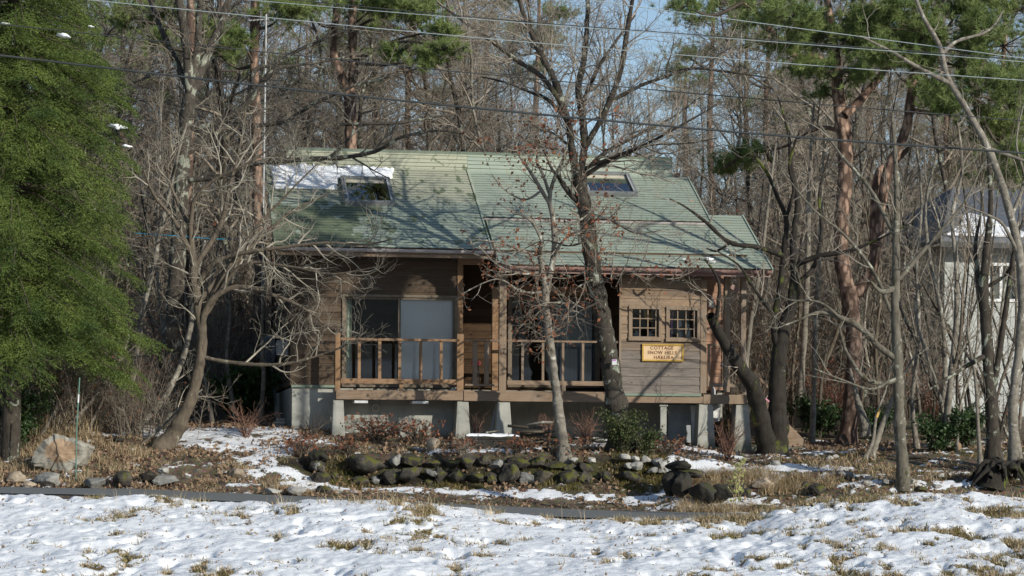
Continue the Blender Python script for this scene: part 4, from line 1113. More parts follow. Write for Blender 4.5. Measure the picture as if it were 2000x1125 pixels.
# clutter below the deck
def loose_panel(name, pts, v, th, mat, label, cat):
    base = H(pts[0][0], pts[0][1], v); o_ = MB(); pol = [(H(x, y, v)[0] - base[0], 0, H(x, y, v)[1] - base[1]) for x, y in pts]
    o_.prism(pol, (0, th, 0)); ob = o_.build(name, mat, None, .004); ob.location = HW(base[0], v, base[1]); ob.rotation_euler = (0, 0, YAW); return tag(ob, label, cat)
loose_panel('leaning_board', [(1353, 872), (1349, 792), (1359, 792), (1359, 872)], -.1, .03, M['white'], 'narrow white board upright behind the pier under the bay', 'board')
loose_panel('leaning_board', [(1305, 875), (1305, 791), (1348, 791), (1350, 875)], .3, .05, M['greypaint'], 'wide grey panel under the bay between the slim pier and white board', 'panel')
loose_panel('stone_slab', [(1304, 872), (1338, 850), (1339, 872)], -.2, .06, M['concrete'], 'triangular pale slab leaning under the bay', 'slab')
loose_panel('leaning_board', [(1392, 824), (1386, 792), (1408, 792), (1405, 826)], .3, .03, M['white'], 'ragged white sheet under the deck between two right piers', 'sheet')
loose_panel('dark_crate', [(1400, 872), (1400, 825), (1436, 815), (1436, 872)], .1, .5, M['soffit'], 'dark brown crate in shade under the right deck', 'crate')
for (a, b, l) in (((958, 858), (968, 790), 'thin grey pole leaning on the porch pier'), ((952, 862), (966, 800), 'second thin pole leaning beside the porch pier')):
    p, r = H(*a, -.45), H(*b, -.3); mb = MB(); mb.tube([(0, 0, -.1), (r[0] - p[0], .15, r[1] - p[1])], .012, 6)
    ob = mb.build('leaning_pole', M['greypaint']); ob.location = HW(p[0], -.45, p[1]); ob.rotation_euler = (0, 0, YAW); tag(ob, l, 'pole')
#--PART2--
# ------------------------------------------------------------------ branch growing
def group_tubes(branches, k, jit=0.0):
    """(points, radii) lists -> verts, quads (numpy), batched by point count"""
    V, Fq, off = [], [], 0
    by = {}
    for p, r in branches: by.setdefault(len(p), []).append((p, r))
    for n, L in by.items():
        A = np.array([b[0] for b in L], dtype=np.float64); R = np.array([b[1] for b in L], dtype=np.float64)
        T = np.empty_like(A); T[:, 1:-1] = A[:, 2:] - A[:, :-2]; T[:, 0] = A[:, 1] - A[:, 0]; T[:, -1] = A[:, -1] - A[:, -2]
        T /= np.maximum(np.linalg.norm(T, axis=2, keepdims=True), 1e-9)
        D = A[:, -1] - A[:, 0]; D /= np.maximum(np.linalg.norm(D, axis=1, keepdims=True), 1e-9)
        ref = np.where(np.abs(D[:, 2:3]) < 0.75, np.array([[0, 0, 1.0]]), np.array([[1.0, 0, 0]]))[:, None, :]
        a = np.cross(T, np.broadcast_to(ref, T.shape)); a /= np.maximum(np.linalg.norm(a, axis=2, keepdims=True), 1e-9)
        b = np.cross(T, a)
        th = 2 * np.pi * np.arange(k) / k
        RR = R[:, :, None] * np.ones(k)
        if jit:
            jr = np.random.RandomState(n); q = jr.normal(size=RR.shape); q = (q + np.roll(q, 1, 2) + np.roll(q, 1, 1)) / 1.7; RR = RR * (1 + jit * q + jit * 1.2 * jr.normal(size=RR.shape[:2])[:, :, None])
        ring = A[:, :, None, :] + RR[:, :, :, None] * (a[:, :, None, :] * np.cos(th)[None, None, :, None] + b[:, :, None, :] * np.sin(th)[None, None, :, None])
        m = len(L); V.append(ring.reshape(-1, 3))
        idx = off + np.arange(m * n * k).reshape(m, n, k); nx = np.roll(idx, -1, 2)
        Fq.append(np.stack([idx[:, :-1], nx[:, :-1], nx[:, 1:], idx[:, 1:]], -1).reshape(-1, 4))
        off += m * n * k
    return np.concatenate(V), np.concatenate(Fq)

def branch_obj(name, branches, k, mat, parent, base=(0, 0, 0), jit=0.0):
    v, f = group_tubes(branches, k, jit)
    return link(name, np_mesh(name, v - np.array(base), f, mat, True), parent)

def catmull(pts, rad, per=4):
    P_ = [np.array(p, float) for p in pts]; out, ro = [], []
    n = len(P_)
    for i in range(n - 1):
        p0, p1, p2, p3 = P_[max(i - 1, 0)], P_[i], P_[i + 1], P_[min(i + 2, n - 1)]
        for j in range(per):
            t = j / per
            out.append(0.5 * (2 * p1 + (p2 - p0) * t + (2 * p0 - 5 * p1 + 4 * p2 - p3) * t * t + (3 * p1 - p0 - 3 * p2 + p3) * t ** 3))
            ro.append(rad[i] * (1 - t) + rad[i + 1] * t)
    out.append(P_[-1]); ro.append(rad[-1])
    return [tuple(p) for p in out], ro

def sprout(rng, br, specs, lvl, out):
    """children of one branch, recursively; specs: density per m, t0, length, angle, up, wiggle, segs, r"""
    pts, rad = br; sp = specs[lvl]
    seg = [math.dist(pts[i], pts[i + 1]) for i in range(len(pts) - 1)]
    L = sum(seg)
    if L < 1e-4: return
    nf = sp['den'] * L * (1 - sp['t0']); n = int(nf) + (rng.random() < nf - int(nf))
    for i in range(n):
        t = sp['t0'] + (1 - sp['t0']) * (i + rng.random()) / n
        d = t * L; j = 0
        while j < len(seg) - 1 and d > seg[j]: d -= seg[j]; j += 1
        q = d / max(seg[j], 1e-6); a, b = pts[j], pts[j + 1]
        p = [a[k] + (b[k] - a[k]) * q for k in range(3)]
        r0 = rad[j] + (rad[j + 1] - rad[j]) * q
        tx, ty, tz = [(b[k] - a[k]) / max(seg[j], 1e-6) for k in range(3)]
        rx, ry, rz = rng.gauss(0, 1), rng.gauss(0, 1), rng.gauss(0, 1)
        dp = rx * tx + ry * ty + rz * tz; rx -= dp * tx; ry -= dp * ty; rz -= dp * tz
        m = math.sqrt(rx * rx + ry * ry + rz * rz) + 1e-9
        ang = math.radians(sp['ang']) * rng.uniform(.7, 1.3); ca, sa = math.cos(ang), math.sin(ang)
        dx, dy, dz = tx * ca + rx / m * sa, ty * ca + ry / m * sa, tz * ca + rz / m * sa + sp['up'] * .5
        ln = sp['len'] * rng.uniform(.5, 1.3) * (1 - sp.get('fall', .5) * t)
        if 'rel' in sp: ln = min(ln, sp['rel'] * L)
        r1 = min(r0 * .75, sp['r'] * rng.uniform(.8, 1.2)); ns = sp['segs']
        P_ = [tuple(p)]; w = sp['wig']
        for s in range(ns):
            dx += rng.gauss(0, w); dy += rng.gauss(0, w); dz += rng.gauss(0, w) + sp['up'] * .35
            m = math.sqrt(dx * dx + dy * dy + dz * dz) + 1e-9; dx /= m; dy /= m; dz /= m
            p = [p[0] + dx * ln / ns, p[1] + dy * ln / ns, p[2] + dz * ln / ns]; P_.append(tuple(p))
        R_ = [r1 + (sp.get('tip', .0022) - r1) * s / ns for s in range(ns + 1)]
        nb = (P_, R_); out[lvl].append(nb)
        if lvl + 1 < len(specs): sprout(rng, nb, specs, lvl + 1, out)

SP_LIMB = dict(den=1.4, t0=.15, len=1.9, ang=48, up=.12, wig=.16, segs=7, r=.03, rel=.7)
SP_MED = dict(den=4.8, t0=.12, len=.95, ang=46, up=.10, wig=.19, segs=5, r=.013, rel=.7)
SP_TWIG = dict(den=8.0, t0=.1, len=.42, ang=42, up=.06, wig=.2, segs=3, r=.0068, rel=.8)
SP_FINE = dict(den=8.0, t0=.15, len=.2, ang=40, up=.04, wig=.15, segs=2, r=.0048, rel=.8)
def S(d, **kw): q = dict(d); q.update(kw); return q

def leaf_mesh(centers, size, rng, jit=.5, droop=.2, base=(0, 0, 0)):
    """small curled leaves, two triangles folded along the midrib"""
    c = np.asarray(centers, float); n = len(c)
    a = rng.normal(size=(n, 3)); a[:, 2] -= droop; a /= np.linalg.norm(a, axis=1, keepdims=True)
    b = np.cross(a, rng.normal(size=(n, 3))); b /= np.maximum(np.linalg.norm(b, axis=1, keepdims=True), 1e-6)
    nn = np.cross(a, b); s = (size * (1 + jit * (rng.rand(n) - .5) * 2))[:, None]
    p0 = c; p2 = c + a * s; m = c + a * s * .5
    p1 = m + b * s * .33 + nn * s * .12; p3 = m - b * s * .33 + nn * s * .12
    v = np.stack([p0, p1, p2, p3], 1).reshape(-1, 3) - np.array(base)
    i = np.arange(n)[:, None] * 4
    f = np.concatenate([i + np.array([[0, 1, 2]]), i + np.array([[0, 2, 3]])])
    return v, f

def tri_blades(base, direc, length, width, bend=None, offset=(0, 0, 0)):
    """one slim triangle per needle"""
    n = len(base); r = np.cross(direc, np.random.RandomState(n).normal(size=(n, 3)))
    r /= np.maximum(np.linalg.norm(r, axis=1, keepdims=True), 1e-6)
    w = np.asarray(width).reshape(-1, 1) * .5; l = np.asarray(length).reshape(-1, 1)
    v = np.stack([base + r * w, base - r * w, base + direc * l], 1).reshape(-1, 3) - np.array(offset)
    return v, np.arange(n * 3).reshape(n, 3)

def px_limb(pl, Y0, Y1=None, per=6):
    """photo polyline [(px,py,r_px)...] at depth Y0..Y1 -> world points, radii in metres"""
    Y1 = Y0 if Y1 is None else Y1; n = len(pl); pts, rad = [], []
    for i, (x, y, r) in enumerate(pl):
        Y = Y0 + (Y1 - Y0) * i / max(n - 1, 1); pts.append(tuple(P(x, y, Y))); rad.append(r * Y / F)
    return catmull(pts, rad, per)

def flare(limb, amt=.5, length=.35):
    """root flare at the foot of the trunk"""
    pts, rad = limb; z0 = pts[0][2]
    return pts, [r * (1 + amt * math.exp(-max(p[2] - z0, 0) / length * 1.2)) for p, r in zip(pts, rad)]

def hero(name, label, cat, trunk, limbs, specs, bark, twig, seed, group=None, leaves=None, lim_twig=True, trunk_twigs=0.55, sides=12, leaf_sel=None, flare_amt=.5, twig_t0=.1):
    rng = random.Random(seed)
    pts, rad = flare(trunk, flare_amt)
    base = Vector(pts[0]); base.z += .05
    t = thing(name, base, label, cat, group)
    pts = [(pts[0][0], pts[0][1], pts[0][2] - .25)] + pts; rad = [rad[0] * 1.1] + rad
    branch_obj('trunk', [(pts, rad)] , sides, bark, t, base, .05)
    for lb in limbs: branch_obj('limb', [lb], 9, bark, t, base, .05)
    out = [[] for _ in specs]
    for lb in limbs: sprout(rng, lb, [S(specs[0], t0=max(specs[0]['t0'], twig_t0))] + specs[1:], 0, out)
    if trunk_twigs < 1: sprout(rng, (pts, rad), [S(specs[0], t0=trunk_twigs)] + specs[1:], 0, out)
    v1, f1 = group_tubes(out[0], 5); tw = [b for l in out[1:] for b in l]; v2, f2 = group_tubes(tw, 3)
    link('crown', np_mesh('crown', np.concatenate([v1, v2]) - np.array(base), np.concatenate([f1, f2 + len(v1)]), twig, True), t)
    if leaves:
        mat, frac, size, sel = leaves
        cen = []
        for l in out[1:]:
            for p, r in l:
                if (sel is None or sel(p[-1])) and rng.random() < frac: cen += [p[-1], p[len(p) // 2]] if rng.random() < .5 else [p[-1]]
        if cen:
            v, f = leaf_mesh(cen, size, np.random.RandomState(seed), base=base); link('leaves', np_mesh('leaves', v, f, mat), t)
    return t

# ------------------------------------------------------------------ the trees that single themselves out
STD = [SP_LIMB, SP_MED, SP_TWIG, SP_FINE]
# curved tree at the left of the cottage
Yc = 47.9
hero('bare_tree', 'bare tree with curved leaning trunk, its twigs reaching across the left cottage wall', 'tree',
     px_limb([(316, 876, 17), (345, 838, 14), (372, 782, 11.5), (388, 720, 10.5), (395, 660, 10), (388, 605, 10), (381, 555, 9), (378, 520, 8), (374, 470, 6.5), (373, 430, 5.5)], Yc),
     [px_limb([(394, 655, 7), (400, 610, 7), (425, 575, 6), (470, 560, 5), (530, 575, 4), (590, 600, 3), (640, 640, 2)], Yc, Yc - .6),
      px_limb([(395, 697, 4), (440, 706, 4), (500, 712, 3.5), (560, 710, 3), (620, 695, 2.2), (680, 672, 1.6), (715, 648, 1)], Yc, Yc - .5),
      px_limb([(384, 562, 6), (410, 520, 5.5), (450, 500, 5), (500, 490, 4), (560, 482, 3.5), (640, 474, 3), (710, 478, 2), (762, 468, 1.2)], Yc, Yc - 1.0),
      px_limb([(386, 592, 7), (440, 530, 5), (520, 455, 3.5), (575, 410, 2), (640, 380, 1.2)], Yc, Yc + .6),
      px_limb([(380, 522, 6), (430, 440, 5), (450, 360, 4), (470, 280, 2.6), (480, 215, 1.4)], Yc, Yc + .8),
      px_limb([(378, 505, 5), (340, 430, 4), (300, 380, 3), (280, 330, 1.6)], Yc, Yc - .8),
      px_limb([(373, 445, 5), (380, 390, 4), (420, 350, 3.2), (480, 320, 2.2), (560, 270, 1.2)], Yc, Yc - .6),
      px_limb([(375, 450, 5), (350, 400, 3.6), (328, 340, 2.4), (335, 270, 1.3)], Yc, Yc + .8),
      px_limb([(402, 615, 5), (470, 520, 3.5), (560, 520, 2.6), (650, 535, 2), (740, 520, 1.1)], Yc, Yc - 1.2),
      px_limb([(398, 610, 5), (480, 470, 3), (560, 380, 2), (620, 320, 1.1)], Yc, Yc - .4)],
     [S(SP_LIMB, den=3.4, len=1.5, t0=.25), S(SP_MED, den=4.6, r=.010), S(SP_TWIG, den=7, r=.0052), S(SP_FINE, den=6, r=.004)], M['curvebark'], M['twig_pale'], 21)
# leaning pale stems
stems = [([(240, 828, 7), (262, 720, 6), (280, 600, 6), (300, 520, 5), (315, 440, 4.5), (330, 380, 4), (348, 300, 3), (365, 240, 2)], 50.0, 'pale tilted slim tree with blotched bark beside the spruce'),
         ([(262, 836, 7), (310, 792, 6), (350, 720, 5.5), (372, 640, 5), (382, 560, 4), (400, 470, 2.5)], 49.6, 'brown slim stem leaning right behind the curved tree'),
         ([(112, 850, 4), (150, 815, 4), (200, 755, 3.5), (240, 690, 3), (255, 640, 1.6)], 48.6, 'thin stem leaning right low over the bank, under the spruce'),
         ([(60, 892, 4), (100, 815, 3.5), (140, 740, 3), (170, 640, 2)], 48.4, 'leftmost thin leaning stem, rising from behind the cut boulder'),
         ([(170, 845, 2.6), (210, 760, 2.4), (240, 680, 2), (262, 620, 1.2)], 48.9, 'hair thin leaning sapling between the two low leaning stems'),
         ([(268, 875, 2.2), (320, 830, 2.4), (360, 790, 2), (395, 760, 1.4)], 48.1, 'short crooked dead shoot crossing in front of the curved trunk'),
         ([(415, 832, 4), (408, 780, 3.6), (395, 720, 3), (385, 640, 2)], 51.5, 'upright slim stem right behind the curved trunk'),
         ([(463, 830, 5), (452, 770, 4.5), (443, 700, 4), (450, 600, 3), (440, 480, 2)], 52.5, 'pale slim stem leaning left in front of the evergreen shrub'),
         ([(508, 832, 5), (515, 740, 4.5), (512, 640, 4), (518, 520, 3), (512, 400, 2)], 52.0, 'straight slim stem nearest the oil tank')]
for i, (pl, Y, lab) in enumerate(stems):
    tr = px_limb(pl, Y, Y + .4)
    hero('slim_tree', lab, 'tree', tr, [], [S(SP_LIMB, den=1.6, len=1.1, r=.016), SP_MED, S(SP_TWIG, den=7), S(SP_FINE, den=4)], M['palebark'], M['twig_pale'], 40 + i, trunk_twigs=.3, sides=8)
# big oak at the left, limbs reaching behind and over the roof
Yo = 52.0
hero('oak_tree', 'massive grey oak behind the curved tree, its dark limbs reaching right over the left roof', 'tree',
     px_limb([(330, 838, 26), (336, 700, 21), (343, 560, 18), (352, 400, 15.5), (361, 260, 14), (371, 185, 13)], Yo),
     [px_limb([(371, 190, 10.1), (365, 100, 9.4), (350, 0, 7.8), (330, -100, 4.7)], Yo, Yo - .4),
      px_limb([(373, 185, 10.1), (404, 110, 9.4), (430, 50, 7.8), (462, -50, 5.5)], Yo, Yo + .5),
      px_limb([(371, 180, 9.4), (386, 90, 7.8), (392, 0, 6.2), (405, -80, 3.1)], Yo, Yo + .2),
      px_limb([(371, 180, 7.8), (330, 90, 6.2), (300, 20, 4.7), (270, -60, 2.3)], Yo, Yo + .6),
      px_limb([(366, 250, 7.0), (420, 242, 6.2), (480, 203, 5.5), (520, 150, 4.7), (562, 110, 3.9), (630, 78, 3.1), (700, 50, 1.6)], Yo, Yo - 1),
      px_limb([(364, 300, 6.2), (420, 262, 6.2), (462, 240, 5.5), (490, 190, 4.7), (500, 135, 3.9), (560, 130, 3.1), (660, 115, 2.3), (700, 100, 1.6)], Yo, Yo + .8),
      px_limb([(358, 352, 6.2), (430, 345, 6.2), (490, 322, 5.5), (535, 315, 5.1), (620, 310, 4.7), (668, 308, 4.7), (735, 295, 3.9), (785, 268, 3.1), (850, 255, 2.3), (905, 262, 1.2)], Yo, Yo - 1.6),
      px_limb([(640, 310, 3.1), (668, 285, 2.7), (690, 250, 2.3), (650, 200, 1.7), (605, 205, 1.1)], Yo - 1.1, Yo - .9),
      px_limb([(500, 246, 4.7), (560, 236, 4.7), (600, 210, 4.3), (640, 190, 3.9), (700, 165, 2.7), (760, 150, 1.6)], Yo - .3, Yo - 1.3)],
     [S(SP_LIMB, den=2.6, len=1.8, r=.024), SP_MED, S(SP_TWIG, den=7), S(SP_FINE, den=5)], M['oak_light'], M['twig'], 61)
# mossy oak in front of the cottage
Ym = 47.7
hero('oak_tree', 'tall mossy oak before the cottage deck, many spreading limbs, few red leaves', 'tree',
     px_limb([(1213, 872, 22), (1205, 800, 20), (1193, 720, 19), (1183, 660, 18), (1173, 600, 17), (1161, 540, 16), (1152, 480, 16), (1146, 420, 16), (1136, 380, 15), (1130, 345, 15)], Ym),
     [px_limb([(1130, 352, 8.1), (1118, 300, 8.1), (1112, 250, 7.4), (1098, 200, 7.4), (1080, 150, 6.7), (1058, 110, 5.9), (1040, 70, 5.2), (1020, 20, 4.4), (1005, -50, 3.0)], Ym, Ym - .5),
      px_limb([(1098, 205, 5.2), (1060, 152, 4.8), (1010, 118, 4.4), (960, 80, 4.1), (910, 45, 3.0), (855, 5, 1.5)], Ym - .2, Ym - 1.2),
      px_limb([(1108, 235, 4.4), (1070, 195, 3.7), (1035, 180, 3.0), (990, 162, 2.2), (940, 150, 1.2)], Ym - .2, Ym + .8),
      px_limb([(1070, 135, 4.4), (1040, 60, 3.7), (1030, 0, 3.0), (1015, -60, 1.5)], Ym - .3, Ym + .4),
      px_limb([(1132, 350, 8.1), (1141, 290, 7.4), (1138, 230, 7.4), (1130, 170, 6.7), (1140, 120, 5.9), (1146, 60, 5.2), (1150, -50, 3.7)], Ym, Ym + .4),
      px_limb([(1141, 290, 6.7), (1165, 250, 5.9), (1190, 200, 5.9), (1212, 140, 5.2), (1222, 80, 5.2), (1232, 20, 4.4), (1245, -50, 3.0)], Ym + .1, Ym - .6),
      px_limb([(1138, 200, 4.4), (1160, 150, 4.1), (1172, 125, 3.7), (1205, 78, 3.0), (1240, 30, 1.9)], Ym + .2, Ym + 1),
      px_limb([(1190, 200, 4.4), (1250, 168, 3.7), (1300, 150, 3.3), (1350, 134, 3.0), (1420, 140, 2.2), (1500, 152, 1.2)], Ym, Ym - .8),
      px_limb([(1140, 345, 5.2), (1172, 324, 4.4), (1220, 302, 3.7), (1275, 275, 3.0), (1335, 242, 2.2), (1400, 205, 1.1)], Ym, Ym - 1),
      px_limb([(1137, 338, 4.4), (1185, 296, 3.7), (1250, 262, 3.0), (1320, 225, 2.2), (1390, 170, 1.1)], Ym, Ym + .9),
      px_limb([(1139, 330, 3.7), (1190, 310, 3.0), (1260, 285, 2.2), (1340, 280, 1.6), (1400, 270, 0.9)], Ym, Ym - 1.4),
      px_limb([(1132, 398, 5.9), (1108, 372, 5.2), (1092, 348, 4.4), (1078, 330, 3.0), (1060, 290, 1.5)], Ym, Ym - .3),
      px_limb([(1161, 545, 2.2), (1130, 560, 1.9), (1095, 590, 1.5), (1060, 600, 0.9)], Ym - .2, Ym - .9),
      px_limb([(1165, 560, 2.2), (1205, 540, 1.8), (1255, 530, 1.5), (1310, 548, 1.2), (1370, 545, 0.7)], Ym - .2, Ym - .9),
      px_limb([(1150, 470, 2.2), (1110, 480, 1.8), (1060, 470, 1.3), (1000, 500, 0.8)], Ym - .2, Ym - .8),
      px_limb([(1147, 430, 2.2), (1190, 430, 1.8), (1240, 455, 1.3), (1290, 450, 0.7)], Ym - .2, Ym - .7),
      px_limb([(1158, 520, 2.2), (1120, 540, 1.6), (1070, 530, 1.2), (1020, 560, 0.7)], Ym - .2, Ym - .9),
      px_limb([(1170, 590, 2.2), (1130, 610, 1.6), (1100, 640, 1.2), (1060, 660, 0.7)], Ym - .2, Ym - .6),
      px_limb([(1118, 290, 3.0), (1080, 260, 2.2), (1050, 250, 1.8), (1020, 225, 1.0)], Ym, Ym - .5),
      px_limb([(1120, 300, 3.0), (1085, 290, 2.2), (1045, 285, 1.8), (1010, 260, 1.0)], Ym, Ym - .9)],
     [S(SP_LIMB, den=4.6, len=1.9, r=.02, t0=.06), S(SP_MED, r=.015), S(SP_TWIG, den=7), S(SP_FINE, den=5)], M['oak'], M['twig'], 71,
     leaves=(M['leaf_brown'], .42, .07, lambda p: p[2] < P(1100, 215, Ym).z and p[0] < P(1215, 0, Ym).x + (1.6 if p[2] < P(0, 500, Ym).z else 0)), trunk_twigs=.55)
# slim pale tree with clinging brown leaves
Yp = 47.2
hero('slim_tree', 'slim pale grey tree with clinging brown leaves before the porch doors', 'tree',
     px_limb([(1103, 886, 9.5), (1095, 830, 9), (1086, 760, 8.5), (1078, 700, 8), (1071, 640, 8), (1065, 590, 8), (1066, 562, 7.5)], Yp),
     [px_limb([(1066, 566, 6), (1058, 520, 6), (1054, 490, 5), (1058, 470, 3.5), (1035, 430, 2.2), (1000, 415, 1.2)], Yp, Yp - .3),
      px_limb([(1066, 564, 6.5), (1078, 520, 6), (1083, 470, 5.5), (1079, 420, 5), (1073, 390, 4.5), (1082, 350, 3.5), (1100, 310, 2.5), (1110, 270, 1.4)], Yp, Yp + .2),
      px_limb([(1073, 398, 4), (1052, 362, 3.6), (1032, 330, 3), (1012, 300, 2.4), (1003, 262, 1.2)], Yp + .1, Yp - .2),
      px_limb([(1075, 385, 3.4), (1062, 345, 3), (1048, 310, 2), (1060, 270, 1.1)], Yp + .1, Yp + .5),
      px_limb([(1084, 460, 3.4), (1110, 440, 3), (1140, 425, 2), (1170, 395, 1.1)], Yp, Yp + .1),
      px_limb([(1083, 500, 3), (1100, 470, 2.6), (1130, 452, 2), (1180, 448, 1)], Yp, Yp - .5),
      px_limb([(1055, 500, 3), (1020, 490, 2.4), (980, 475, 1.8), (930, 468, 1)], Yp, Yp - .6),
      px_limb([(1060, 530, 3), (1025, 535, 2.2), (975, 520, 1.6), (935, 480, 1)], Yp, Yp - .4),
      px_limb([(1066, 570, 3), (1020, 570, 2.2), (970, 545, 1.6), (900, 575, 1)], Yp, Yp - .3),
      px_limb([(1060, 545, 3), (1000, 520, 2.2), (950, 505, 1.6), (890, 480, 1)], Yp, Yp + .2),
      px_limb([(1058, 372, 2.6), (1025, 390, 2), (985, 370, 1.4), (960, 340, .9)], Yp, Yp - .6)],
     [S(SP_LIMB, den=2.8, len=.8, r=.012), S(SP_MED, den=4, len=.5), S(SP_TWIG, den=6, len=.25)], M['palebark'], M['twig'], 81, leaves=(M['leaf_brown'], .75, .07, None))
# dark twin-trunk tree right of the deck
Yt = 49.7
hero('twin_trunk_tree', 'dark mossy twin trunk tree right of the deck with one broken leaning stem', 'tree',
     px_limb([(1508, 896, 30), (1520, 850, 20), (1518, 800, 18), (1518, 755, 17), (1521, 700, 15), (1531, 640, 13), (1545, 600, 11), (1552, 545, 9)], Yt),
     [px_limb([(1500, 890, 22), (1490, 840, 19), (1479, 785, 17), (1466, 745, 15), (1441, 712, 13), (1416, 672, 11), (1400, 642, 10), (1387, 616, 8.5)], Yt - .1, Yt - 2.2),
      px_limb([(1398, 640, 4), (1402, 600, 4), (1405, 560, 3.5), (1394, 530, 2.5), (1375, 505, 1.5)], Yt - 2.1, Yt - 2.4),
      px_limb([(1552, 548, 8), (1549, 470, 7), (1558, 400, 6), (1546, 330, 5), (1540, 260, 3), (1520, 190, 1.5)], Yt, Yt + .3),
      px_limb([(1523, 695, 8), (1512, 640, 7), (1524, 560, 6), (1532, 480, 5.5), (1536, 430, 5), (1517, 380, 4.5), (1500, 340, 3.5), (1478, 310, 2)], Yt, Yt - .5),
      px_limb([(1536, 425, 4), (1550, 370, 3.5), (1542, 320, 3), (1560, 260, 1.5)], Yt - .4, Yt - .7),
      px_limb([(1530, 500, 5.5), (1482, 483, 5), (1424, 473, 4.5), (1379, 434, 3.5), (1340, 405, 2), (1308, 388, 1.2)], Yt - .3, Yt - .9),
      px_limb([(1548, 520, 6), (1600, 500, 5), (1660, 490, 4), (1720, 465, 2.5), (1790, 430, 1.2)], Yt, Yt - .8),
      px_limb([(1549, 560, 5), (1590, 520, 4.5), (1605, 450, 4), (1600, 380, 3), (1620, 300, 1.6)], Yt, Yt + .7),
      px_limb([(1428, 473, 3), (1400, 490, 2.4), (1380, 485, 1.5)], Yt - .8, Yt - .6),
      px_limb([(1514, 620, 4), (1470, 560, 3), (1445, 520, 2.2), (1400, 490, 1.2)], Yt - .2, Yt - 1.2)],
     [S(SP_LIMB, den=1.5, len=1.3, r=.018), S(SP_MED, den=4), S(SP_TWIG, den=7), S(SP_FINE, den=4)], M['mossbark'], M['twig'], 91, flare_amt=.3)
# pale forked tree
Y8 = 45.3
hero('bare_tree', 'pale grey tree with long crooked lower limbs standing on the right mossy mound', 'tree',
     px_limb([(1764, 934, 12), (1757, 840, 11.5), (1755, 760, 11), (1752, 680, 10), (1748, 600, 9), (1750, 540, 8.5), (1750, 470, 7), (1752, 400, 6), (1748, 300, 5), (1742, 220, 3)], Y8),
     [px_limb([(1752, 702, 7), (1716, 676, 6.5), (1680, 640, 6), (1642, 620, 5), (1600, 610, 3.5), (1560, 625, 2), (1520, 640, 1.2)], Y8, Y8 - .8),
      px_limb([(1758, 738, 5), (1735, 747, 5), (1705, 747, 4.5), (1680, 730, 4), (1650, 680, 3), (1640, 640, 1.6)], Y8, Y8 - .5),
      px_limb([(1749, 562, 6), (1722, 570, 5), (1700, 550, 2.5)], Y8, Y8 - .3),
      px_limb([(1740, 610, 4), (1706, 530, 3.6), (1650, 460, 3), (1590, 410, 2), (1540, 350, 1.1)], Y8, Y8 - .6),
      px_limb([(1752, 470, 5), (1700, 370, 4), (1640, 300, 3), (1600, 240, 1.6)], Y8, Y8 + .8),
      px_limb([(1756, 545, 5), (1820, 470, 4), (1880, 400, 2.5), (1920, 320, 1.4)], Y8, Y8 + .5),
      px_limb([(1735, 745, 3), (1700, 760, 2.6), (1640, 740, 2), (1590, 720, 1.2)], Y8 - .3, Y8 - .9),
      px_limb([(1642, 622, 3), (1600, 590, 2.4), (1540, 585, 1.6), (1500, 560, 1)], Y8 - .5, Y8 - .9)],
     [S(SP_LIMB, den=1.5, len=1.2, r=.016), S(SP_MED, den=4), S(SP_TWIG, den=7), S(SP_FINE, den=4)], M['greybark'], M['twig_pale'], 101, flare_amt=.2)
# dark tree and bending pale tree at the right edge
hero('bare_tree', 'dark thin tree with clustered upright stems near the right edge, before the white house', 'tree',
     px_limb([(1941, 918, 16), (1938, 820, 13), (1932, 740, 12), (1926, 640, 11), (1921, 560, 9), (1928, 480, 7), (1935, 400, 5), (1930, 300, 3)], 47.2),
     [px_limb([(1936, 780, 7), (1950, 700, 6), (1965, 600, 5.5), (1975, 530, 4.5), (1985, 470, 3), (2010, 400, 1.6)], 47.2, 46.8),
      px_limb([(1926, 650, 6), (1912, 560, 5), (1905, 480, 4), (1918, 400, 2.5), (1910, 330, 1.3)], 47.2, 47.6),
      px_limb([(1932, 690, 5), (1880, 720, 4), (1840, 745, 3), (1800, 770, 1.6)], 47.2, 46.5),
      px_limb([(1928, 560, 4), (1960, 540, 3.5), (1990, 500, 2.5), (2030, 470, 1.2)], 47.2, 46.9)],
     [S(SP_LIMB, den=1.6, len=1.2, r=.015), S(SP_MED, den=4), S(SP_TWIG, den=7), S(SP_FINE, den=4)], M['oak'], M['twig'], 111)
hero('bare_tree', 'pale lichened tree at the right edge, its long bare stem bending far left', 'tree',
     px_limb([(1984, 905, 11), (1978, 800, 10), (1988, 700, 9), (1997, 600, 9), (1991, 500, 8.5), (1976, 430, 8), (1950, 340, 7), (1920, 270, 7), (1880, 200, 6), (1850, 150, 5.5), (1835, 90, 5), (1802, 30, 4), (1775, -40, 3)], 46.2),
     [px_limb([(1860, 165, 5), (1800, 135, 4), (1740, 100, 3), (1680, 70, 1.6)], 46.2, 45.8),
      px_limb([(1840, 105, 4), (1870, 80, 3.5), (1930, 60, 2.4), (1960, 20, 1.2)], 46.2, 46.5),
      px_limb([(1930, 290, 4), (1990, 310, 3), (2050, 330, 1.6)], 46.2, 46.0),
      px_limb([(1990, 500, 4), (1960, 440, 3.2), (1930, 420, 2), (1880, 400, 1.1)], 46.2, 45.6),
      px_limb([(1975, 425, 4), (2000, 350, 3), (1985, 280, 2), (2000, 200, 1.2)], 46.2, 46.6)],
     [S(SP_LIMB, den=1.3, len=1.1, r=.014), S(SP_MED, den=2.8), S(SP_TWIG, den=5)], M['palebark'], M['twig_pale'], 121)
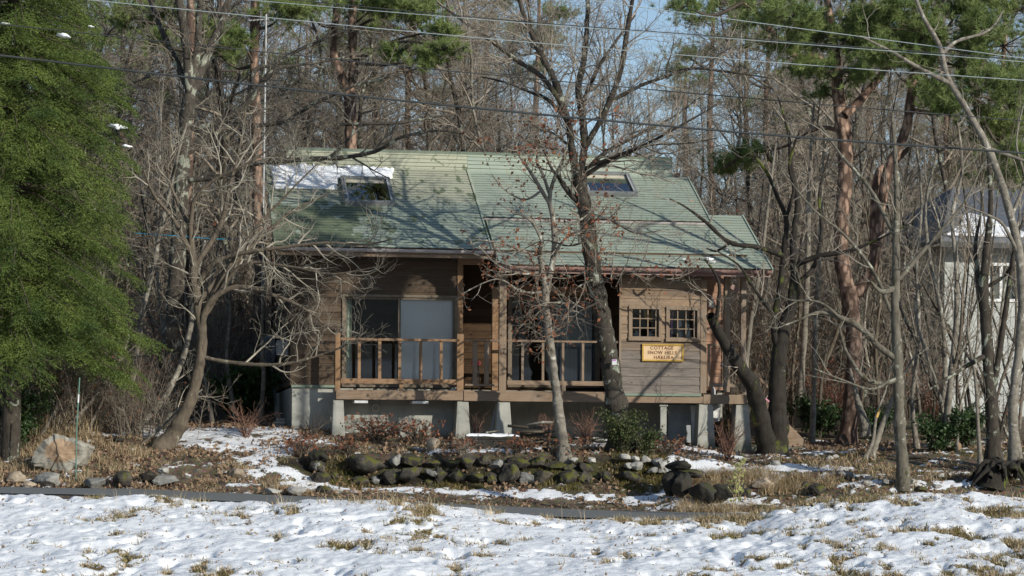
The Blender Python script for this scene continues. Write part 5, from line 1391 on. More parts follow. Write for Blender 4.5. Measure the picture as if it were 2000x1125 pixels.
more = [([(1848, 850, 6), (1858, 730, 6), (1868, 620, 5.5), (1868, 520, 5), (1860, 420, 4), (1880, 330, 3), (1870, 240, 1.6)], 49.5, 'palebark', 'slim grey tree before the white house corner, left of the dark clustered stems'),
        ([(1835, 860, 5), (1845, 740, 5), (1840, 620, 4), (1815, 500, 4), (1808, 400, 3), (1830, 300, 2)], 51.0, 'palebark', 'slim tree leaning left behind the grey tree by the white house corner'),
        ([(1585, 870, 6), (1590, 760, 5.5), (1592, 640, 5), (1600, 500, 4), (1605, 380, 3), (1610, 260, 2)], 53.0, 'palebark', 'thin birch like stem left of the orange pine'),
        ([(1560, 810, 7), (1568, 700, 6.5), (1574, 600, 6), (1578, 480, 5), (1580, 360, 4), (1590, 200, 2)], 54.0, 'palebark', 'pale birch like trunk rising right of the twin trunk tree'),
        ([(1452, 780, 5), (1465, 640, 4.5), (1485, 520, 4), (1500, 400, 3), (1515, 280, 2)], 53.0, 'palebark', 'slanted pale birch stem seen behind the right porch posts'),
        ([(1702, 890, 6), (1716, 850, 6), (1735, 800, 5), (1760, 740, 3), (1790, 690, 1.6)], 48.2, 'palebark', 'short slanted pale stem left of the mound tree foot'),
        ([(1690, 895, 3.5), (1705, 860, 3), (1712, 810, 3), (1730, 760, 2), (1745, 700, 1.2)], 48.0, 'palebark', 'thin crooked sapling carrying a yellow strip'),
        ([(1915, 905, 4), (1910, 830, 3.6), (1905, 740, 3.2), (1890, 640, 2.4), (1900, 540, 1.4)], 47.0, 'palebark', 'thin pale sapling just left of the dark right tree'),
        ([(1690, 830, 7), (1680, 800, 7), (1672, 770, 5), (1660, 720, 2.5)], 51.4, 'palebark', 'stubby pale stem leaning against the orange pine foot'),
        ([(1790, 870, 5), (1782, 780, 4.6), (1795, 650, 4), (1790, 520, 3.4), (1800, 400, 2.6), (1790, 280, 1.5)], 51.0, 'palebark', 'pale thin tree directly right of the mound tree'),
        ([(1262, 905, 1.5), (1275, 800, 1.5), (1330, 640, 1.4), (1352, 560, 1.2), (1370, 470, .8)], 46.0, 'twig', 'hair thin shoot slanting across the bay wall')]
for i, (pl, Y, bk_, lab) in enumerate(more[:-1]):
    hero('slim_tree', lab, 'tree', px_limb(pl, Y, Y + .3), [], [S(SP_LIMB, den=1.8, len=1.0, r=.014), SP_MED, S(SP_TWIG, den=7), S(SP_FINE, den=4)], M[bk_], M['twig_pale'], 140 + i, trunk_twigs=.3, sides=8)

# ------------------------------------------------------------------ pines
nprng = np.random.RandomState(5)
def tuft_needles(cen, per, ln, wd, base, upw=.5):
    n = len(cen); c = np.repeat(np.asarray(cen, float), per, 0)
    ax = nprng.normal(size=(n, 3)); ax[:, 2] += upw * 2; ax /= np.linalg.norm(ax, axis=1, keepdims=True)
    d = np.repeat(ax, per, 0) * .75 + nprng.normal(size=(n * per, 3)) * .55; d /= np.linalg.norm(d, axis=1, keepdims=True)
    c = c + np.repeat(ax, per, 0) * (nprng.rand(n * per, 1) - .4) * .09
    return tri_blades(c, d, ln * (.7 + .6 * nprng.rand(n * per)), wd, offset=base)
def pine(name, label, group, trunk, limbs, clumps, seed, Yc, per=42, dens=230, cat='pine', bark='pinebark', flare_amt=.25):
    """clumps: (px,py,rx_px,ry_px) flattened pads of needle tufts, each carried by a branch"""
    rng = random.Random(seed); pts, rad = flare(trunk, flare_amt); base = Vector(pts[0]); base.z += .05
    t = thing(name, base, label, cat, group)
    pts = [(pts[0][0], pts[0][1], pts[0][2] - .3)] + pts; rad = [rad[0]] + rad
    branch_obj('trunk', [(pts, rad)], 14, M[bark], t, base, .04)
    for lb in limbs: branch_obj('limb', [lb], 10, M[bark], t, base, .04)
    skel = [p for b in [(pts, rad)] + limbs for p in b[0][len(b[0]) // 3:]]
    cen, sticks = [], []
    for (x, y, a, b, *dy) in clumps:
        Y = Yc + (dy[0] if dy else rng.uniform(-1.4, 1.4)); c = P(x, y, Y); s = Y / F; A, B = a * s, b * s
        n = int(dens * (A * B) ** .75 * 3.0) + 40
        src = min(skel, key=lambda p: (p[0] - c.x) ** 2 + (p[1] - c.y) ** 2 * .6 + (p[2] - c.z + .3) ** 2)
        mid = [(src[k] + c[k]) / 2 + rng.gauss(0, .15) for k in range(3)]
        sticks.append(catmull([src, mid, tuple(c)], [.05, .035, .018], 4))
        loc = []
        for i in range(n):
            th, r = rng.uniform(0, 2 * math.pi), min(abs(rng.gauss(0, .55)) + .12 * rng.random(), 1.5)
            q = (c.x + A * r * math.cos(th), c.y + A * .8 * r * math.sin(th), c.z + B * rng.gauss(0, .6) * max(.35, 1 - r * r * .5) + .2 * B * math.sin(th * 3 + x))
            loc.append(q)
        loc = [q for q in loc if float(fbm(np.array(q[0] * 2.2 + seed), np.array(q[2] * 3.0 + q[1]), 3)) > -.06]
        cen += loc
        for q in loc[::6]:
            m = [(q[k] + c[k]) / 2 + rng.gauss(0, .05) for k in range(3)]; sticks.append(([tuple(c), tuple(m), q], [.014, .009, .004]))
    branch_obj('branches', sticks, 4, M['twig_dark'], t, base)
    v, f = tuft_needles(cen, per, .15, .011, base)
    link('needles', np_mesh('needles', v, f, M['pineneedle']), t)
    return t
Yq = 52.2
pine('pine_tree', 'tall forked red pine with orange upper bark and green needle clumps, right of the cottage', None,
     px_limb([(1652, 874, 18.1), (1662, 800, 17.2), (1668, 720, 16.3), (1668, 650, 16.3), (1662, 600, 16.3), (1660, 560, 17.2)], Yq),
     [px_limb([(1658, 580, 14.6), (1646, 520, 14.6), (1642, 450, 14.6), (1650, 360, 14.6), (1650, 280, 14.6), (1640, 210, 13.8), (1634, 150, 11.2), (1628, 80, 8.6), (1616, 0, 6.9), (1610, -80, 5.2)], Yq, Yq + .3),
      px_limb([(1672, 575, 12.9), (1700, 530, 12.0), (1716, 460, 11.2), (1722, 400, 10.3), (1735, 330, 10.3), (1755, 290, 9.5), (1772, 240, 9.5), (1780, 180, 8.6), (1790, 120, 6.0), (1800, 60, 3.4)], Yq, Yq - .3),
      px_limb([(1632, 150, 7.7), (1600, 115, 6.9), (1560, 112, 6.9), (1540, 95, 6.0), (1510, 65, 5.6), (1492, 40, 5.2), (1475, 20, 3.4), (1450, 5, 1.7)], Yq, Yq - .8),
      px_limb([(1650, 225, 8.6), (1690, 185, 7.7), (1718, 150, 6.9), (1745, 120, 4.3), (1800, 100, 2.6)], Yq, Yq + .6),
      px_limb([(1705, 520, 7.7), (1730, 440, 6.9), (1770, 320, 6.0)][:1] + [(1712, 350, 7.7), (1745, 318, 6.9), (1775, 290, 4.3)], Yq, Yq + .8),
      px_limb([(1644, 255, 4.3), (1600, 250, 4.3), (1560, 272, 3.4), (1520, 290, 2.6), (1450, 300, 1.7)], Yq, Yq + 2.5),
      px_limb([(1778, 215, 5.2), (1830, 220, 4.3), (1860, 200, 3.4), (1900, 190, 1.7)], Yq, Yq - .6)],
     [(1560, 35, 80, 30), (1600, 60, 80, 35), (1680, 75, 80, 40), (1630, 140, 70, 22), (1530, 85, 50, 20), (1760, 60, 90, 40), (1830, 70, 90, 45), (1900, 60, 80, 45), (1960, 90, 70, 45), (1870, 130, 90, 35), (1950, 160, 70, 35), (1980, 220, 60, 35), (1960, 275, 60, 35), (1820, 175, 60, 22), (1730, 110, 60, 20), (1620, 185, 40, 16), (1450, 308, 75, 17, 2.6), (1405, 332, 42, 11, 2.8), (1505, 288, 40, 12, 2.4), (1500, 15, 60, 22), (1400, 8, 60, 18), (1980, 310, 40, 26), (1750, 15, 70, 26), (1880, 10, 70, 24), (1990, 20, 60, 30), (1700, 35, 70, 22), (1790, 120, 60, 18), (1850, 205, 50, 16), (1925, 235, 55, 20), (1985, 160, 50, 20), (1660, 150, 45, 14), (1575, 130, 45, 14), (1480, 45, 50, 16), (1340, 12, 50, 14), (1960, 345, 50, 18), (1700, -60, 200, 50), (1900, -70, 150, 60), (1550, -50, 110, 40)], 31, Yq)
pine('pine_tree', 'straight red pine trunk behind the oak at left, with the antenna mast beside it', None,
     px_limb([(512, 850, 12), (506, 600, 11), (502, 300, 10), (497, 150, 9.5), (499, 0, 9), (500, -250, 7)], 57.5), [],
     [(450, 78, 40, 28), (430, 110, 30, 14), (560, 20, 60, 24), (400, 60, 40, 18), (470, -120, 140, 60), (560, -170, 120, 60), (520, -60, 100, 30)], 32, 57.3)
pine('pine_tree', 'slender red pine trunk seen between the spruce and the leaning twigs', None,
     px_limb([(352, 838, 12), (357, 600, 11), (363, 400, 10), (369, 280, 9.5), (373, 100, 9), (370, -150, 6)], 55.5), [],
     [(250, 30, 60, 24), (300, 75, 50, 20), (330, 25, 50, 22), (360, -100, 120, 50), (290, -60, 90, 40)], 33, 56.3)
pine('pine_tree', 'red pine dividing into two orange stems just behind the left roof ridge', None,
     px_limb([(690, 850, 13), (687, 500, 12), (685, 290, 12), (684, 220, 12), (683, 180, 13)], 60),
     [px_limb([(684, 195, 11), (690, 150, 10), (692, 110, 9), (688, 70, 9), (690, 0, 9), (694, -150, 7)], 60, 60.2),
      px_limb([(681, 190, 10), (664, 140, 9), (652, 110, 8), (653, 60, 7), (658, 0, 7), (655, -140, 5)], 60, 59.7)],
     [(770, 108, 60, 20), (830, 115, 50, 18), (800, 22, 70, 26), (740, 8, 60, 20), (860, 60, 40, 16), (720, 40, 40, 14), (600, 10, 70, 22), (880, 95, 40, 14), (640, -100, 160, 50), (760, -110, 140, 60)], 34, 59)
far_pines = [(1460, 92, 3.0, [(1440, 40, 60, 20), (1480, 70, 50, 16)]), (950, 88, 3, [(930, 110, 60, 24), (960, 60, 50, 20), (905, 150, 40, 14)]), (240, 80, 3, [(230, 60, 70, 30), (270, 130, 60, 22)]), (600, 84, 3, [(590, 170, 60, 20), (560, 120, 50, 20), (620, 90, 50, 18)]),
             (1340, 90, 3, [(1330, 190, 60, 20), (1370, 160, 50, 18)]), (1560, 86, 3, [(1545, 230, 60, 26), (1500, 200, 50, 18)]), (1850, 84, 3, [(1840, 260, 70, 26), (1900, 300, 60, 24), (1870, 340, 60, 20)])]
for i, (x, Y, h, cl) in enumerate(far_pines):
    yb = 850; top = min(c[1] for c in cl) - 30
    pine('pine_tree', 'distant green pine in the wood ' + ('far behind the right roof', 'far behind the roof joint', 'beside the spruce', 'between the two nearer orange pines', 'behind the mossy oak limbs', 'left of the forked orange pine', 'above the white house')[i], 'distant pines in the wood',
         px_limb([(x, yb, 8), (x + 4, 500, 7), (x - 3, 250, 5), (x, top, 2)], Y), [], [(c[0], c[1], c[2], c[3]) for c in cl], 50 + i, Y, per=26, dens=130)

rp_ = random.Random(19)
for i, (x, Y, lab) in enumerate(((430, 72, 'behind the grey oak limbs'), (690, 78, 'behind the fork of the two stemmed pine'), (800, 74, 'above the middle of the left roof'), (905, 80, 'above the roof joint, left of the mossy oak'), (1050, 92, 'far behind the left limbs of the mossy oak'), (1390, 82, 'between the mossy oak and the forked pine'), (1500, 76, 'just left behind the forked pine crown'), (1700, 80, 'far behind the fork of the right pine'), (1960, 78, 'at the right edge behind the white house'), (330, 84, 'far behind the leaning pale stem'))):
    cl = [(x + rp_.uniform(-75, 75), rp_.uniform(-20, 215 if i % 2 else 150), rp_.uniform(30, 65), rp_.uniform(10, 20)) for _ in range(9)]
    pine('pine_tree', 'tall soft green pine in the wood ' + lab, 'pines deep in the wood', px_limb([(x - 5, 850, 8), (x + 5, 500, 7), (x - 4, 250, 6), (x + 3, 40, 4), (x, -90, 2)], Y), [], cl, 70 + i, Y, per=30, dens=120)

# ------------------------------------------------------------------ the spruce at the left
def spruce(label, cx, Y, H_, R_, seed, zb):
    rng = random.Random(seed); nr = np.random.RandomState(seed)
    X = (cx - 1000) / F * Y; base = Vector((X, Y, float(zg(X, Y))))
    t = thing('spruce_tree', base, label, 'spruce')
    branch_obj('trunk', [catmull([(0, 0, -.3), (.03, 0, 3), (0, .03, 8), (0, 0, H_)], [.2, .18, .13, .02], 5)], 12, M['oak'], t)
    limbs, sb, sdir, slen = [], [], [], []
    z = zb
    while z < min(H_ - .3, 13):
        rel = 1 - z / H_
        for k in range(9 if z < 11 else 6):
            az = rng.uniform(0, 2 * math.pi); Lb = R_ * (rel ** .62) * rng.uniform(.72, 1.08); zz = z + rng.uniform(-.15, .15)
            if Lb < .25: continue
            ca, sa = math.cos(az), math.sin(az); n = 9; droop = rng.uniform(.28, .5) * Lb; P_ = []
            for i in range(n + 1):
                s = i / n; r = Lb * s
                P_.append((r * ca, r * sa, zz + .10 * Lb * s - droop * s * s * 1.5 + droop * .75 * max(0, s - .6) ** 1.5 * 1.6))
            limbs.append((P_, [.028 * rel + .012 + (.004 - .028 * rel - .012) * i / n for i in range(n + 1)]))
            # side sprays
            m = int(Lb / .075)
            for q in range(m):
                s = .16 + .84 * (q + rng.random()) / m; i = min(int(s * n), n - 1); u = s * n - i
                p = np.array(P_[i]) * (1 - u) + np.array(P_[i + 1]) * u; tg = np.array(P_[i + 1]) - np.array(P_[i]); tg /= np.linalg.norm(tg)
                side = (1 if q % 2 else -1); out = np.array([-sa * side, ca * side, 0.0])
                d = tg * rng.uniform(.4, 1.0) + out * rng.uniform(.3, 1.0) + np.array([rng.gauss(0, .1), rng.gauss(0, .1), rng.uniform(-.75, .0)]); d /= np.linalg.norm(d)
                ls = min(.8, .22 + .54 * (1 - abs(s - .55) * 1.3)) * rng.uniform(.6, 1.15)
                sb.append(p); sdir.append(d); slen.append(ls)
        z += .225 if z < 11 else .5
    branch_obj('branches', limbs, 4, M['twig_dark'], t)
    sb, sdir, slen = np.array(sb), np.array(sdir), np.array(slen); n = len(sb)
    # each spray: an axis and alternating shoots in the plane of the spray, shoots densely set with needles
    K = 9; B, D, L = [], [], []
    lat = np.cross(sdir, np.array([0, 0, 1.0])); lat += nr.normal(size=lat.shape) * .22; lat /= np.maximum(np.linalg.norm(lat, axis=1, keepdims=True), 1e-6)
    B.append(sb); D.append(sdir); L.append(slen)
    for k in range(K):
        f = (k + .6) / K; sg = 1 if k % 2 else -1
        d = sdir * .72 + lat * sg * .62 + nr.normal(size=(n, 3)) * .14; d[:, 2] -= .12 * nr.rand(n); d /= np.linalg.norm(d, axis=1, keepdims=True)
        B.append(sb + sdir * (slen * f)[:, None]); D.append(d); L.append(slen * (.48 - .30 * f) + .03)
    B, D, L = np.concatenate(B), np.concatenate(D), np.concatenate(L)
    NN = 12; m = len(B); f = (np.arange(NN) + .5) / NN
    c = (B[:, None, :] + D[:, None, :] * (L[:, None] * f[None])[:, :, None]).reshape(-1, 3)
    dd = np.repeat(D, NN, 0); r = nr.normal(size=c.shape); r -= (r * dd).sum(1, keepdims=True) * dd; r /= np.linalg.norm(r, axis=1, keepdims=True); r[:, 2] += .25
    nd = dd * .75 + r * .65; nd /= np.linalg.norm(nd, axis=1, keepdims=True)
    v, fa = tri_blades(c, nd, .030 + .016 * nr.rand(len(c)), .0135)
    link('needles', np_mesh('needles', v, fa, M['needle']), t)
    return t
sp = spruce('dense green spruce filling the left edge with drooping boughs', 20, 46.8, 21.0, 3.0, 3, 2.35)
for (px, py, r, Ys_, lab) in ((125, 70, 0.080, 45.0, 'upper small snow clump caught on a spruce bough'), (229, 248, 0.096, 46.5, 'largest snow clump caught on the right side of the spruce'), (247, 286, 0.056, 46.7, 'small snow clump below the largest one on the spruce'), (178, 52, 0.040, 45.9, 'tiny snow fleck near the spruce top right'), (10, 46, 0.048, 44.9, 'snow fleck on the spruce at the left edge')):
    q = P(px, py, Ys_); bm = bmesh.new(); bmesh.ops.create_icosphere(bm, subdivisions=3, radius=r)
    for vv in bm.verts: vv.co *= 1 + 2.2 * float(fbm(np.array(vv.co.x * 1.6 / r + px), np.array(vv.co.y * 1.2 / r + vv.co.z * 1.4 / r), 3)); vv.co.z *= .42; vv.co.x *= 1.5; vv.co.z -= .12 * vv.co.x
    me = bpy.data.meshes.new('snow_clump'); bm.to_mesh(me); bm.free(); me.materials.append(M['snow']); me.polygons.foreach_set('use_smooth', [True] * len(me.polygons))
    o = link('snow_clump', me); o.location = q; tag(o, lab, 'snow', 'snow caught on the spruce')

# ------------------------------------------------------------------ the wood behind: prototypes, copied
def proto_tree(seed, H_, spread, dense):
    rng = random.Random(seed)
    pts = [(0, 0, -.4)]; x = y = 0
    for i in range(1, 9): x += rng.gauss(0, .24); y += rng.gauss(0, .24); pts.append((x, y, H_ * i / 8))
    rad = [.105 * (1 - .93 * (i / 8) ** .8) + .008 for i in range(9)]
    tr = catmull(pts, rad, 3)
    specs = [dict(den=dense, t0=.16, len=3.4 * spread, ang=56, up=.07, wig=.17, segs=7, r=.04, fall=.55, tip=.004),
             dict(den=3.5, t0=.1, len=1.35, ang=45, up=.08, wig=.16, segs=5, r=.014, rel=.65, tip=.003),
             dict(den=6.0, t0=.08, len=.7, ang=42, up=.05, wig=.18, segs=3, r=.0105, rel=.8, tip=.004),
             dict(den=5.6, t0=.1, len=.38, ang=40, up=.03, wig=.16, segs=2, r=.0085, rel=.8, tip=.0035)]
    out = [[] for _ in specs]; sprout(rng, tr, specs, 0, out)
    tm = (M['palebark'], M['oak_light'], M['oak'])[seed % 3]; wm = (M['twig'], M['twig_brown'], M['twig_brown'])[seed % 3]
    v, f = group_tubes([tr], 9, .04); m1 = np_mesh('trunk', v, f, tm, True)
    v1, f1 = group_tubes(out[0] + out[1], 4); v2, f2 = group_tubes(out[2] + out[3], 3)
    m2 = np_mesh('crown', np.concatenate([v1, v2]), np.concatenate([f1, f2 + len(v1)]), wm, True)
    return [('trunk', m1), ('crown', m2)]
def proto_sapling(seed, H_):
    rng = random.Random(seed); pts = [(0, 0, -.3)]; x = y = 0; lx, ly = rng.gauss(0, .10), rng.gauss(0, .10)
    for i in range(1, 7): x += lx + rng.gauss(0, .15); y += ly + rng.gauss(0, .15); pts.append((x, y, H_ * i / 6))
    tr = catmull(pts, [.034 * (1 - .85 * i / 6) + .004 for i in range(7)], 3)
    specs = [dict(den=2.8, t0=.2, len=1.2, ang=38, up=.22, wig=.12, segs=5, r=.013, fall=.5, tip=.003), dict(den=4.2, t0=.1, len=.55, ang=40, up=.1, wig=.15, segs=3, r=.007, rel=.7, tip=.003), dict(den=5.5, t0=.1, len=.28, ang=40, up=.05, wig=.15, segs=2, r=.005, rel=.8, tip=.0025)]
    out = [[] for _ in specs]; sprout(rng, tr, specs, 0, out)
    v, f = group_tubes([tr], 7); m1 = np_mesh('stem', v, f, (M['palebark'], M['oak'], M['curvebark'])[seed % 3], True)
    v, f = group_tubes(out[0] + out[1] + out[2], 3); m2 = np_mesh('crown', v, f, (M['twig_pale'], M['twig'], M['twig_brown'])[seed % 3], True)
    return [('stem', m1), ('crown', m2)]
def proto_thicket(seed):
    rng = random.Random(seed); st = []
    for i in range(22):
        a = rng.uniform(0, 6.28); r = rng.uniform(.3, 1.2); h = rng.uniform(1.3, 2.9); x, y = rng.gauss(0, .35), rng.gauss(0, .35)
        st.append(catmull([(x, y, -.1), (x + r * .4 * math.cos(a), y + r * .4 * math.sin(a), h * .5), (x + r * math.cos(a), y + r * math.sin(a), h)], [.011, .008, .003], 3))
    out = [[], [], []]
    for b in st: sprout(rng, b, [dict(den=5, t0=.15, len=.8, ang=42, up=.1, wig=.16, segs=4, r=.007, fall=.4, tip=.003), dict(den=6, t0=.1, len=.4, ang=42, up=.05, wig=.16, segs=3, r=.0055, rel=.8, tip=.003), S(SP_FINE, den=5, r=.0045)], 0, out)
    wm = (M['twig_brown'], M['twig_dark'], M['twig'])[seed % 3]
    v, f = group_tubes(st, 5); m1 = np_mesh('stems', v, f, wm, True); v, f = group_tubes(out[0] + out[1] + out[2], 3); pr = [('stems', m1), ('twigs', np_mesh('twigs', v, f, wm, True))]
    if seed % 2:
        cen = [rng.choice(out[rng.randrange(3)])[0][-1] for _ in range(220)]; v, f = leaf_mesh(cen, .06, np.random.RandomState(seed)); pr.append(('leaves', np_mesh('leaves', v, f, M['leaf_brown'])))
    return pr
protos = [proto_tree(200 + i, 13.0, (1.0, .8, 1.15, .9, 1.0, 1.1)[i], (2.7, 3.1, 2.5, 2.9, 2.8, 2.6)[i]) for i in range(6)]
sapl = [proto_sapling(300 + i, 6.0) for i in range(6)]
thick = [proto_thicket(350 + i) for i in range(4)]
def place(pr, name, X, Y, s, rz, label, cat, group):
    o = thing(name, (X, Y, float(zg(X, Y)) - .05), label, cat, group, rz); o.scale = (s[0], s[0], s[1])
    for n_, me in pr: link(n_, me, o)
    return o
def zone(px):
    for lim, nm in ((300, 'behind the spruce'), (560, 'left of the cottage roof'), (760, 'behind the snowy end of the left roof'), (930, 'behind the middle of the left roof'), (1130, 'behind the roof joint'), (1330, 'behind the right roof'), (1560, 'right of the roof end'), (1800, 'around the forked orange pine'), (9999, 'around the white house')):
        if px < lim: return nm
rt = random.Random(77)
def free(X, Y):
    p = Vector((X - HO.x, Y - HO.y)); u = p.x * CA + p.y * SA; v = -p.x * SA + p.y * CA
    if -.9 < u < 11.0 and -3 < v < 8.0: return False
    if X > 10.2 and 57 < Y < 73: return False
    return True
cnt = 0
for (n, y0, y1, s0, s1, mark) in ((36, 57, 68, .85, 1.25, 'nearer'), (70, 68, 86, .8, 1.2, 'mid distance'), (110, 86, 128, .8, 1.2, 'distant'), (60, 95, 140, 1.25, 1.75, 'tall far')):
    k = 0
    while k < n:
        Y = rt.uniform(y0, y1); px = -150 + 2300 * ((k + rt.random()) / n); X = (px - 1000) / F * Y
        k += 1
        if not free(X, Y): continue
        if mark == 'nearer' and 1180 < px < 1420 and rt.random() < .5: continue
        s = rt.uniform(s0, s1)
        if 930 < px < 1480: s *= .8 if mark != 'tall far' else .6
        place(protos[rt.randrange(6)], 'bare_tree', X, Y, (s * rt.uniform(.85, 1.15), s), rt.uniform(0, 6.28), f'{mark} bare grey tree in the wood {zone(px)}', 'tree', f'{mark} bare trees of the wood')
for k in range(125):
    px = rt.choice([rt.uniform(280, 570), rt.uniform(1440, 2050), rt.uniform(-50, 2050)]); Y = rt.uniform(53.5, 68)
    X = (px - 1000) / F * Y
    if not free(X, Y) or (1825 < px < 2060 and Y < 62 and rt.random() < .65): continue
    place(sapl[rt.randrange(6)], 'sapling', X, Y, (rt.uniform(.8, 1.3), rt.uniform(.7, 1.45)), rt.uniform(0, 6.28), f'thin crooked bare sapling in the undergrowth {zone(px)}', 'sapling', 'saplings of the undergrowth')

for k in range(210):
    Y = rt.uniform(54, 92); px = -80 + 2200 * (k + rt.random()) / 210; X = (px - 1000) / F * Y
    if not free(X, Y) or (1820 < px < 2060 and Y < 62): continue
    place(thick[rt.randrange(4)], 'thicket', X, Y, (rt.uniform(.9, 1.6), rt.uniform(.8, 2.0)), rt.uniform(0, 6.28), f'dense brown twiggy thicket in the undergrowth {zone(px)}', 'thicket', 'thickets of the undergrowth')
# pine standing just beyond the right edge of the picture; it shades the left wall
pine('pine_tree', 'roadside pine standing just beyond the right edge', None, px_limb([(2246, 1000, 16), (2246, 300, 13), (2250, -480, 8), (2246, -690, 4)], 36.3), [], [(2245, -465, 90, 48), (2285, -545, 82, 48), (2215, -585, 71, 40), (2255, -405, 82, 40), (2245, -645, 60, 40), (2225, -325, 41, 48), (2240, -255, 33, 40), (2255, -385, 66, 40), (2155, -635, 49, 32), (2335, -625, 55, 32), (2195, -515, 60, 40)], 39, 36.3, per=60, dens=420)

# ------------------------------------------------------------------ shrubs
def leafy_shrub(name, label, px, py, Y, w, h, n, mat, size, seed, cat='shrub', group=None, lean=0.0):
    rng = random.Random(seed); base = P(px, py, Y); base.z = float(zg(base.x, Y)); t = thing(name, base, label, cat, group)
    st = []
    for i in range(16):
        a = rng.uniform(0, 6.28); r = w * rng.random() ** .5 * .8
        st.append(catmull([(0, 0, -.1), (r * .4 * math.cos(a), r * .4 * math.sin(a), h * .45), (r * math.cos(a) + lean, r * math.sin(a), h * rng.uniform(.6, .95))], [.014, .01, .004], 3))
    out = [[]]; 
    for b in st: sprout(rng, b, [S(SP_TWIG, den=9, len=.35, t0=.2)], 0, out)
    branch_obj('stems', st + out[0], 4, M['twig_dark'], t)
    cen = []
    src = st + out[0]
    while len(cen) < n:
        p, _ = rng.choice(src); q = rng.choice(p[1:]); cen.append([q[0] + rng.gauss(0, .05), q[1] + rng.gauss(0, .05), max(.0, q[2] + rng.gauss(0, .05))])
    v, f = leaf_mesh(cen, size, np.random.RandomState(seed), droop=-.1); link('leaves', np_mesh('leaves', v, f, mat), t)
    return t
leafy_shrub('evergreen_shrub', 'glossy dark green evergreen shrub in the shade left of the cottage', 470, 835, 53.6, 1.1, 1.35, 3600, M['leaf_green'], .12, 1)
leafy_shrub('evergreen_shrub', 'second evergreen shrub, right behind the oil tank legs', 545, 838, 56.5, .8, 1.3, 1800, M['leaf_green'], .12, 2)
leafy_shrub('evergreen_shrub', 'small leaved green bush around the foot of the mossy oak', 1215, 880, 47.3, .62, .85, 3300, M['leaf_dull'], .045, 3)
leafy_shrub('evergreen_shrub', 'low bush sprawling right of the mossy oak foot', 1262, 888, 47.35, .4, .5, 1500, M['leaf_dull'], .04, 4)
leafy_shrub('evergreen_shrub', 'dark green bush low before the white house, left of the logs', 1830, 880, 49.2, .75, .8, 2600, M['leaf_dark'], .07, 5)
leafy_shrub('evergreen_shrub', 'dark green bush behind the logs at the right', 1890, 870, 50.8, .7, .9, 2200, M['leaf_dark'], .07, 6)
leafy_shrub('evergreen_shrub', 'dark green undergrowth bush left of the orange pine foot', 1600, 862, 54, 1.0, .9, 2600, M['leaf_dark'], .08, 7)
leafy_shrub('evergreen_shrub', 'green undergrowth bush right of the orange pine foot', 1705, 865, 53.5, .7, .8, 2000, M['leaf_dark'], .07, 8)
def twig_shrub(label, px, py, w, h, n, mat, seed, leafmat=None, nl=0, Y=None, name='bare_shrub', spr=1.0, cat='shrub'):
    rng = random.Random(seed); g = G(px, py) if Y is None else P(px, py, Y)
    if Y is not None: g.z = float(zg(g.x, Y))
    t = thing(name, g, label, cat); st = []
    for i in range(n):
        a = rng.uniform(0, 6.28); r = w * rng.uniform(.3, 1)
        st.append(catmull([(rng.gauss(0, .03), rng.gauss(0, .03), -.05), (r * .45 * math.cos(a), r * .45 * math.sin(a), h * .5), (r * math.cos(a), r * math.sin(a), h * rng.uniform(.6, 1))], [.008, .006, .003], 3))
    out = [[], []]
    for b in st: sprout(rng, b, [S(SP_TWIG, den=9, len=.32, t0=.2), S(SP_FINE, den=6)], 0, out)
    branch_obj('stems', st, 5, mat, t); branch_obj('twigs', out[0] + out[1], 3, mat, t)
    if leafmat:
        cen = [rng.choice(out[rng.randrange(2)])[0][-1] for _ in range(nl)]
        v, f = leaf_mesh(cen, .055, np.random.RandomState(seed)); link('leaves', np_mesh('leaves', v, f, leafmat), t)
    return t
twig_shrub('dark twiggy heap with dead leaves before the left foundation', 735, 868, .75, .5, 34, M['twig_dark'], 11, M['leaf_brown'], 500)
twig_shrub('second dark twiggy bush with dead leaves right of the heap', 815, 868, .55, .45, 26, M['twig_dark'], 12, M['leaf_brown'], 300)
for k, (x, lab) in enumerate(((600, 'low dead brush spilling over the left end of the stone wall'), (680, 'dry dark brush behind the big smooth boulder'), (900, 'withered low brush on the wall before the trough'), (1010, 'withered brush hanging over the middle of the stone wall'), (1115, 'withered brush on the wall by the pale tree foot'), (1300, 'dry brush right of the white stone pile'))):
    twig_shrub(lab, x, 890, .4, .26, 26, M['twig_dark'] if k % 2 else M['twig'], 60 + k, M['leaf_brown'], 160)
twig_shrub('reddish bare bush under the deck between pale tree and mossy oak', 1145, 872, .45, .75, 16, M['twig_red'], 13)
twig_shrub('small reddish bare bush left of the woodpile', 930, 868, .3, .7, 9, M['twig_red'], 14)
twig_shrub('reddish bare bush before the two right piers', 1420, 900, .55, .85, 20, M['twig_red'], 15)
twig_shrub('reddish spindly bush before the left house corner', 480, 858, .75, .75, 18, M['twig_red'], 16)
twig_shrub('thin bare bush at the left foundation corner', 612, 862, .4, .6, 12, M['twig_dark'], 17)
twig_shrub('thin bare bush right of the woodpile under the deck', 1070, 868, .4, .65, 10, M['twig_red'], 18)
twig_shrub('dark little bush on the left of the stone wall', 590, 895, .35, .4, 16, M['twig_dark'], 19, M['leaf_brown'], 150)
for k in range(20):
    px = rt.uniform(1790, 2060); Y = rt.uniform(48.5, 60); X = (px - 1000) / F * Y
    place(sapl[rt.randrange(6)], 'sapling', X, Y, (rt.uniform(.9, 1.3), rt.uniform(.7, 1.3)), rt.uniform(0, 6.28), 'thin crooked bare sapling in front of the white house', 'sapling', 'saplings before the white house')
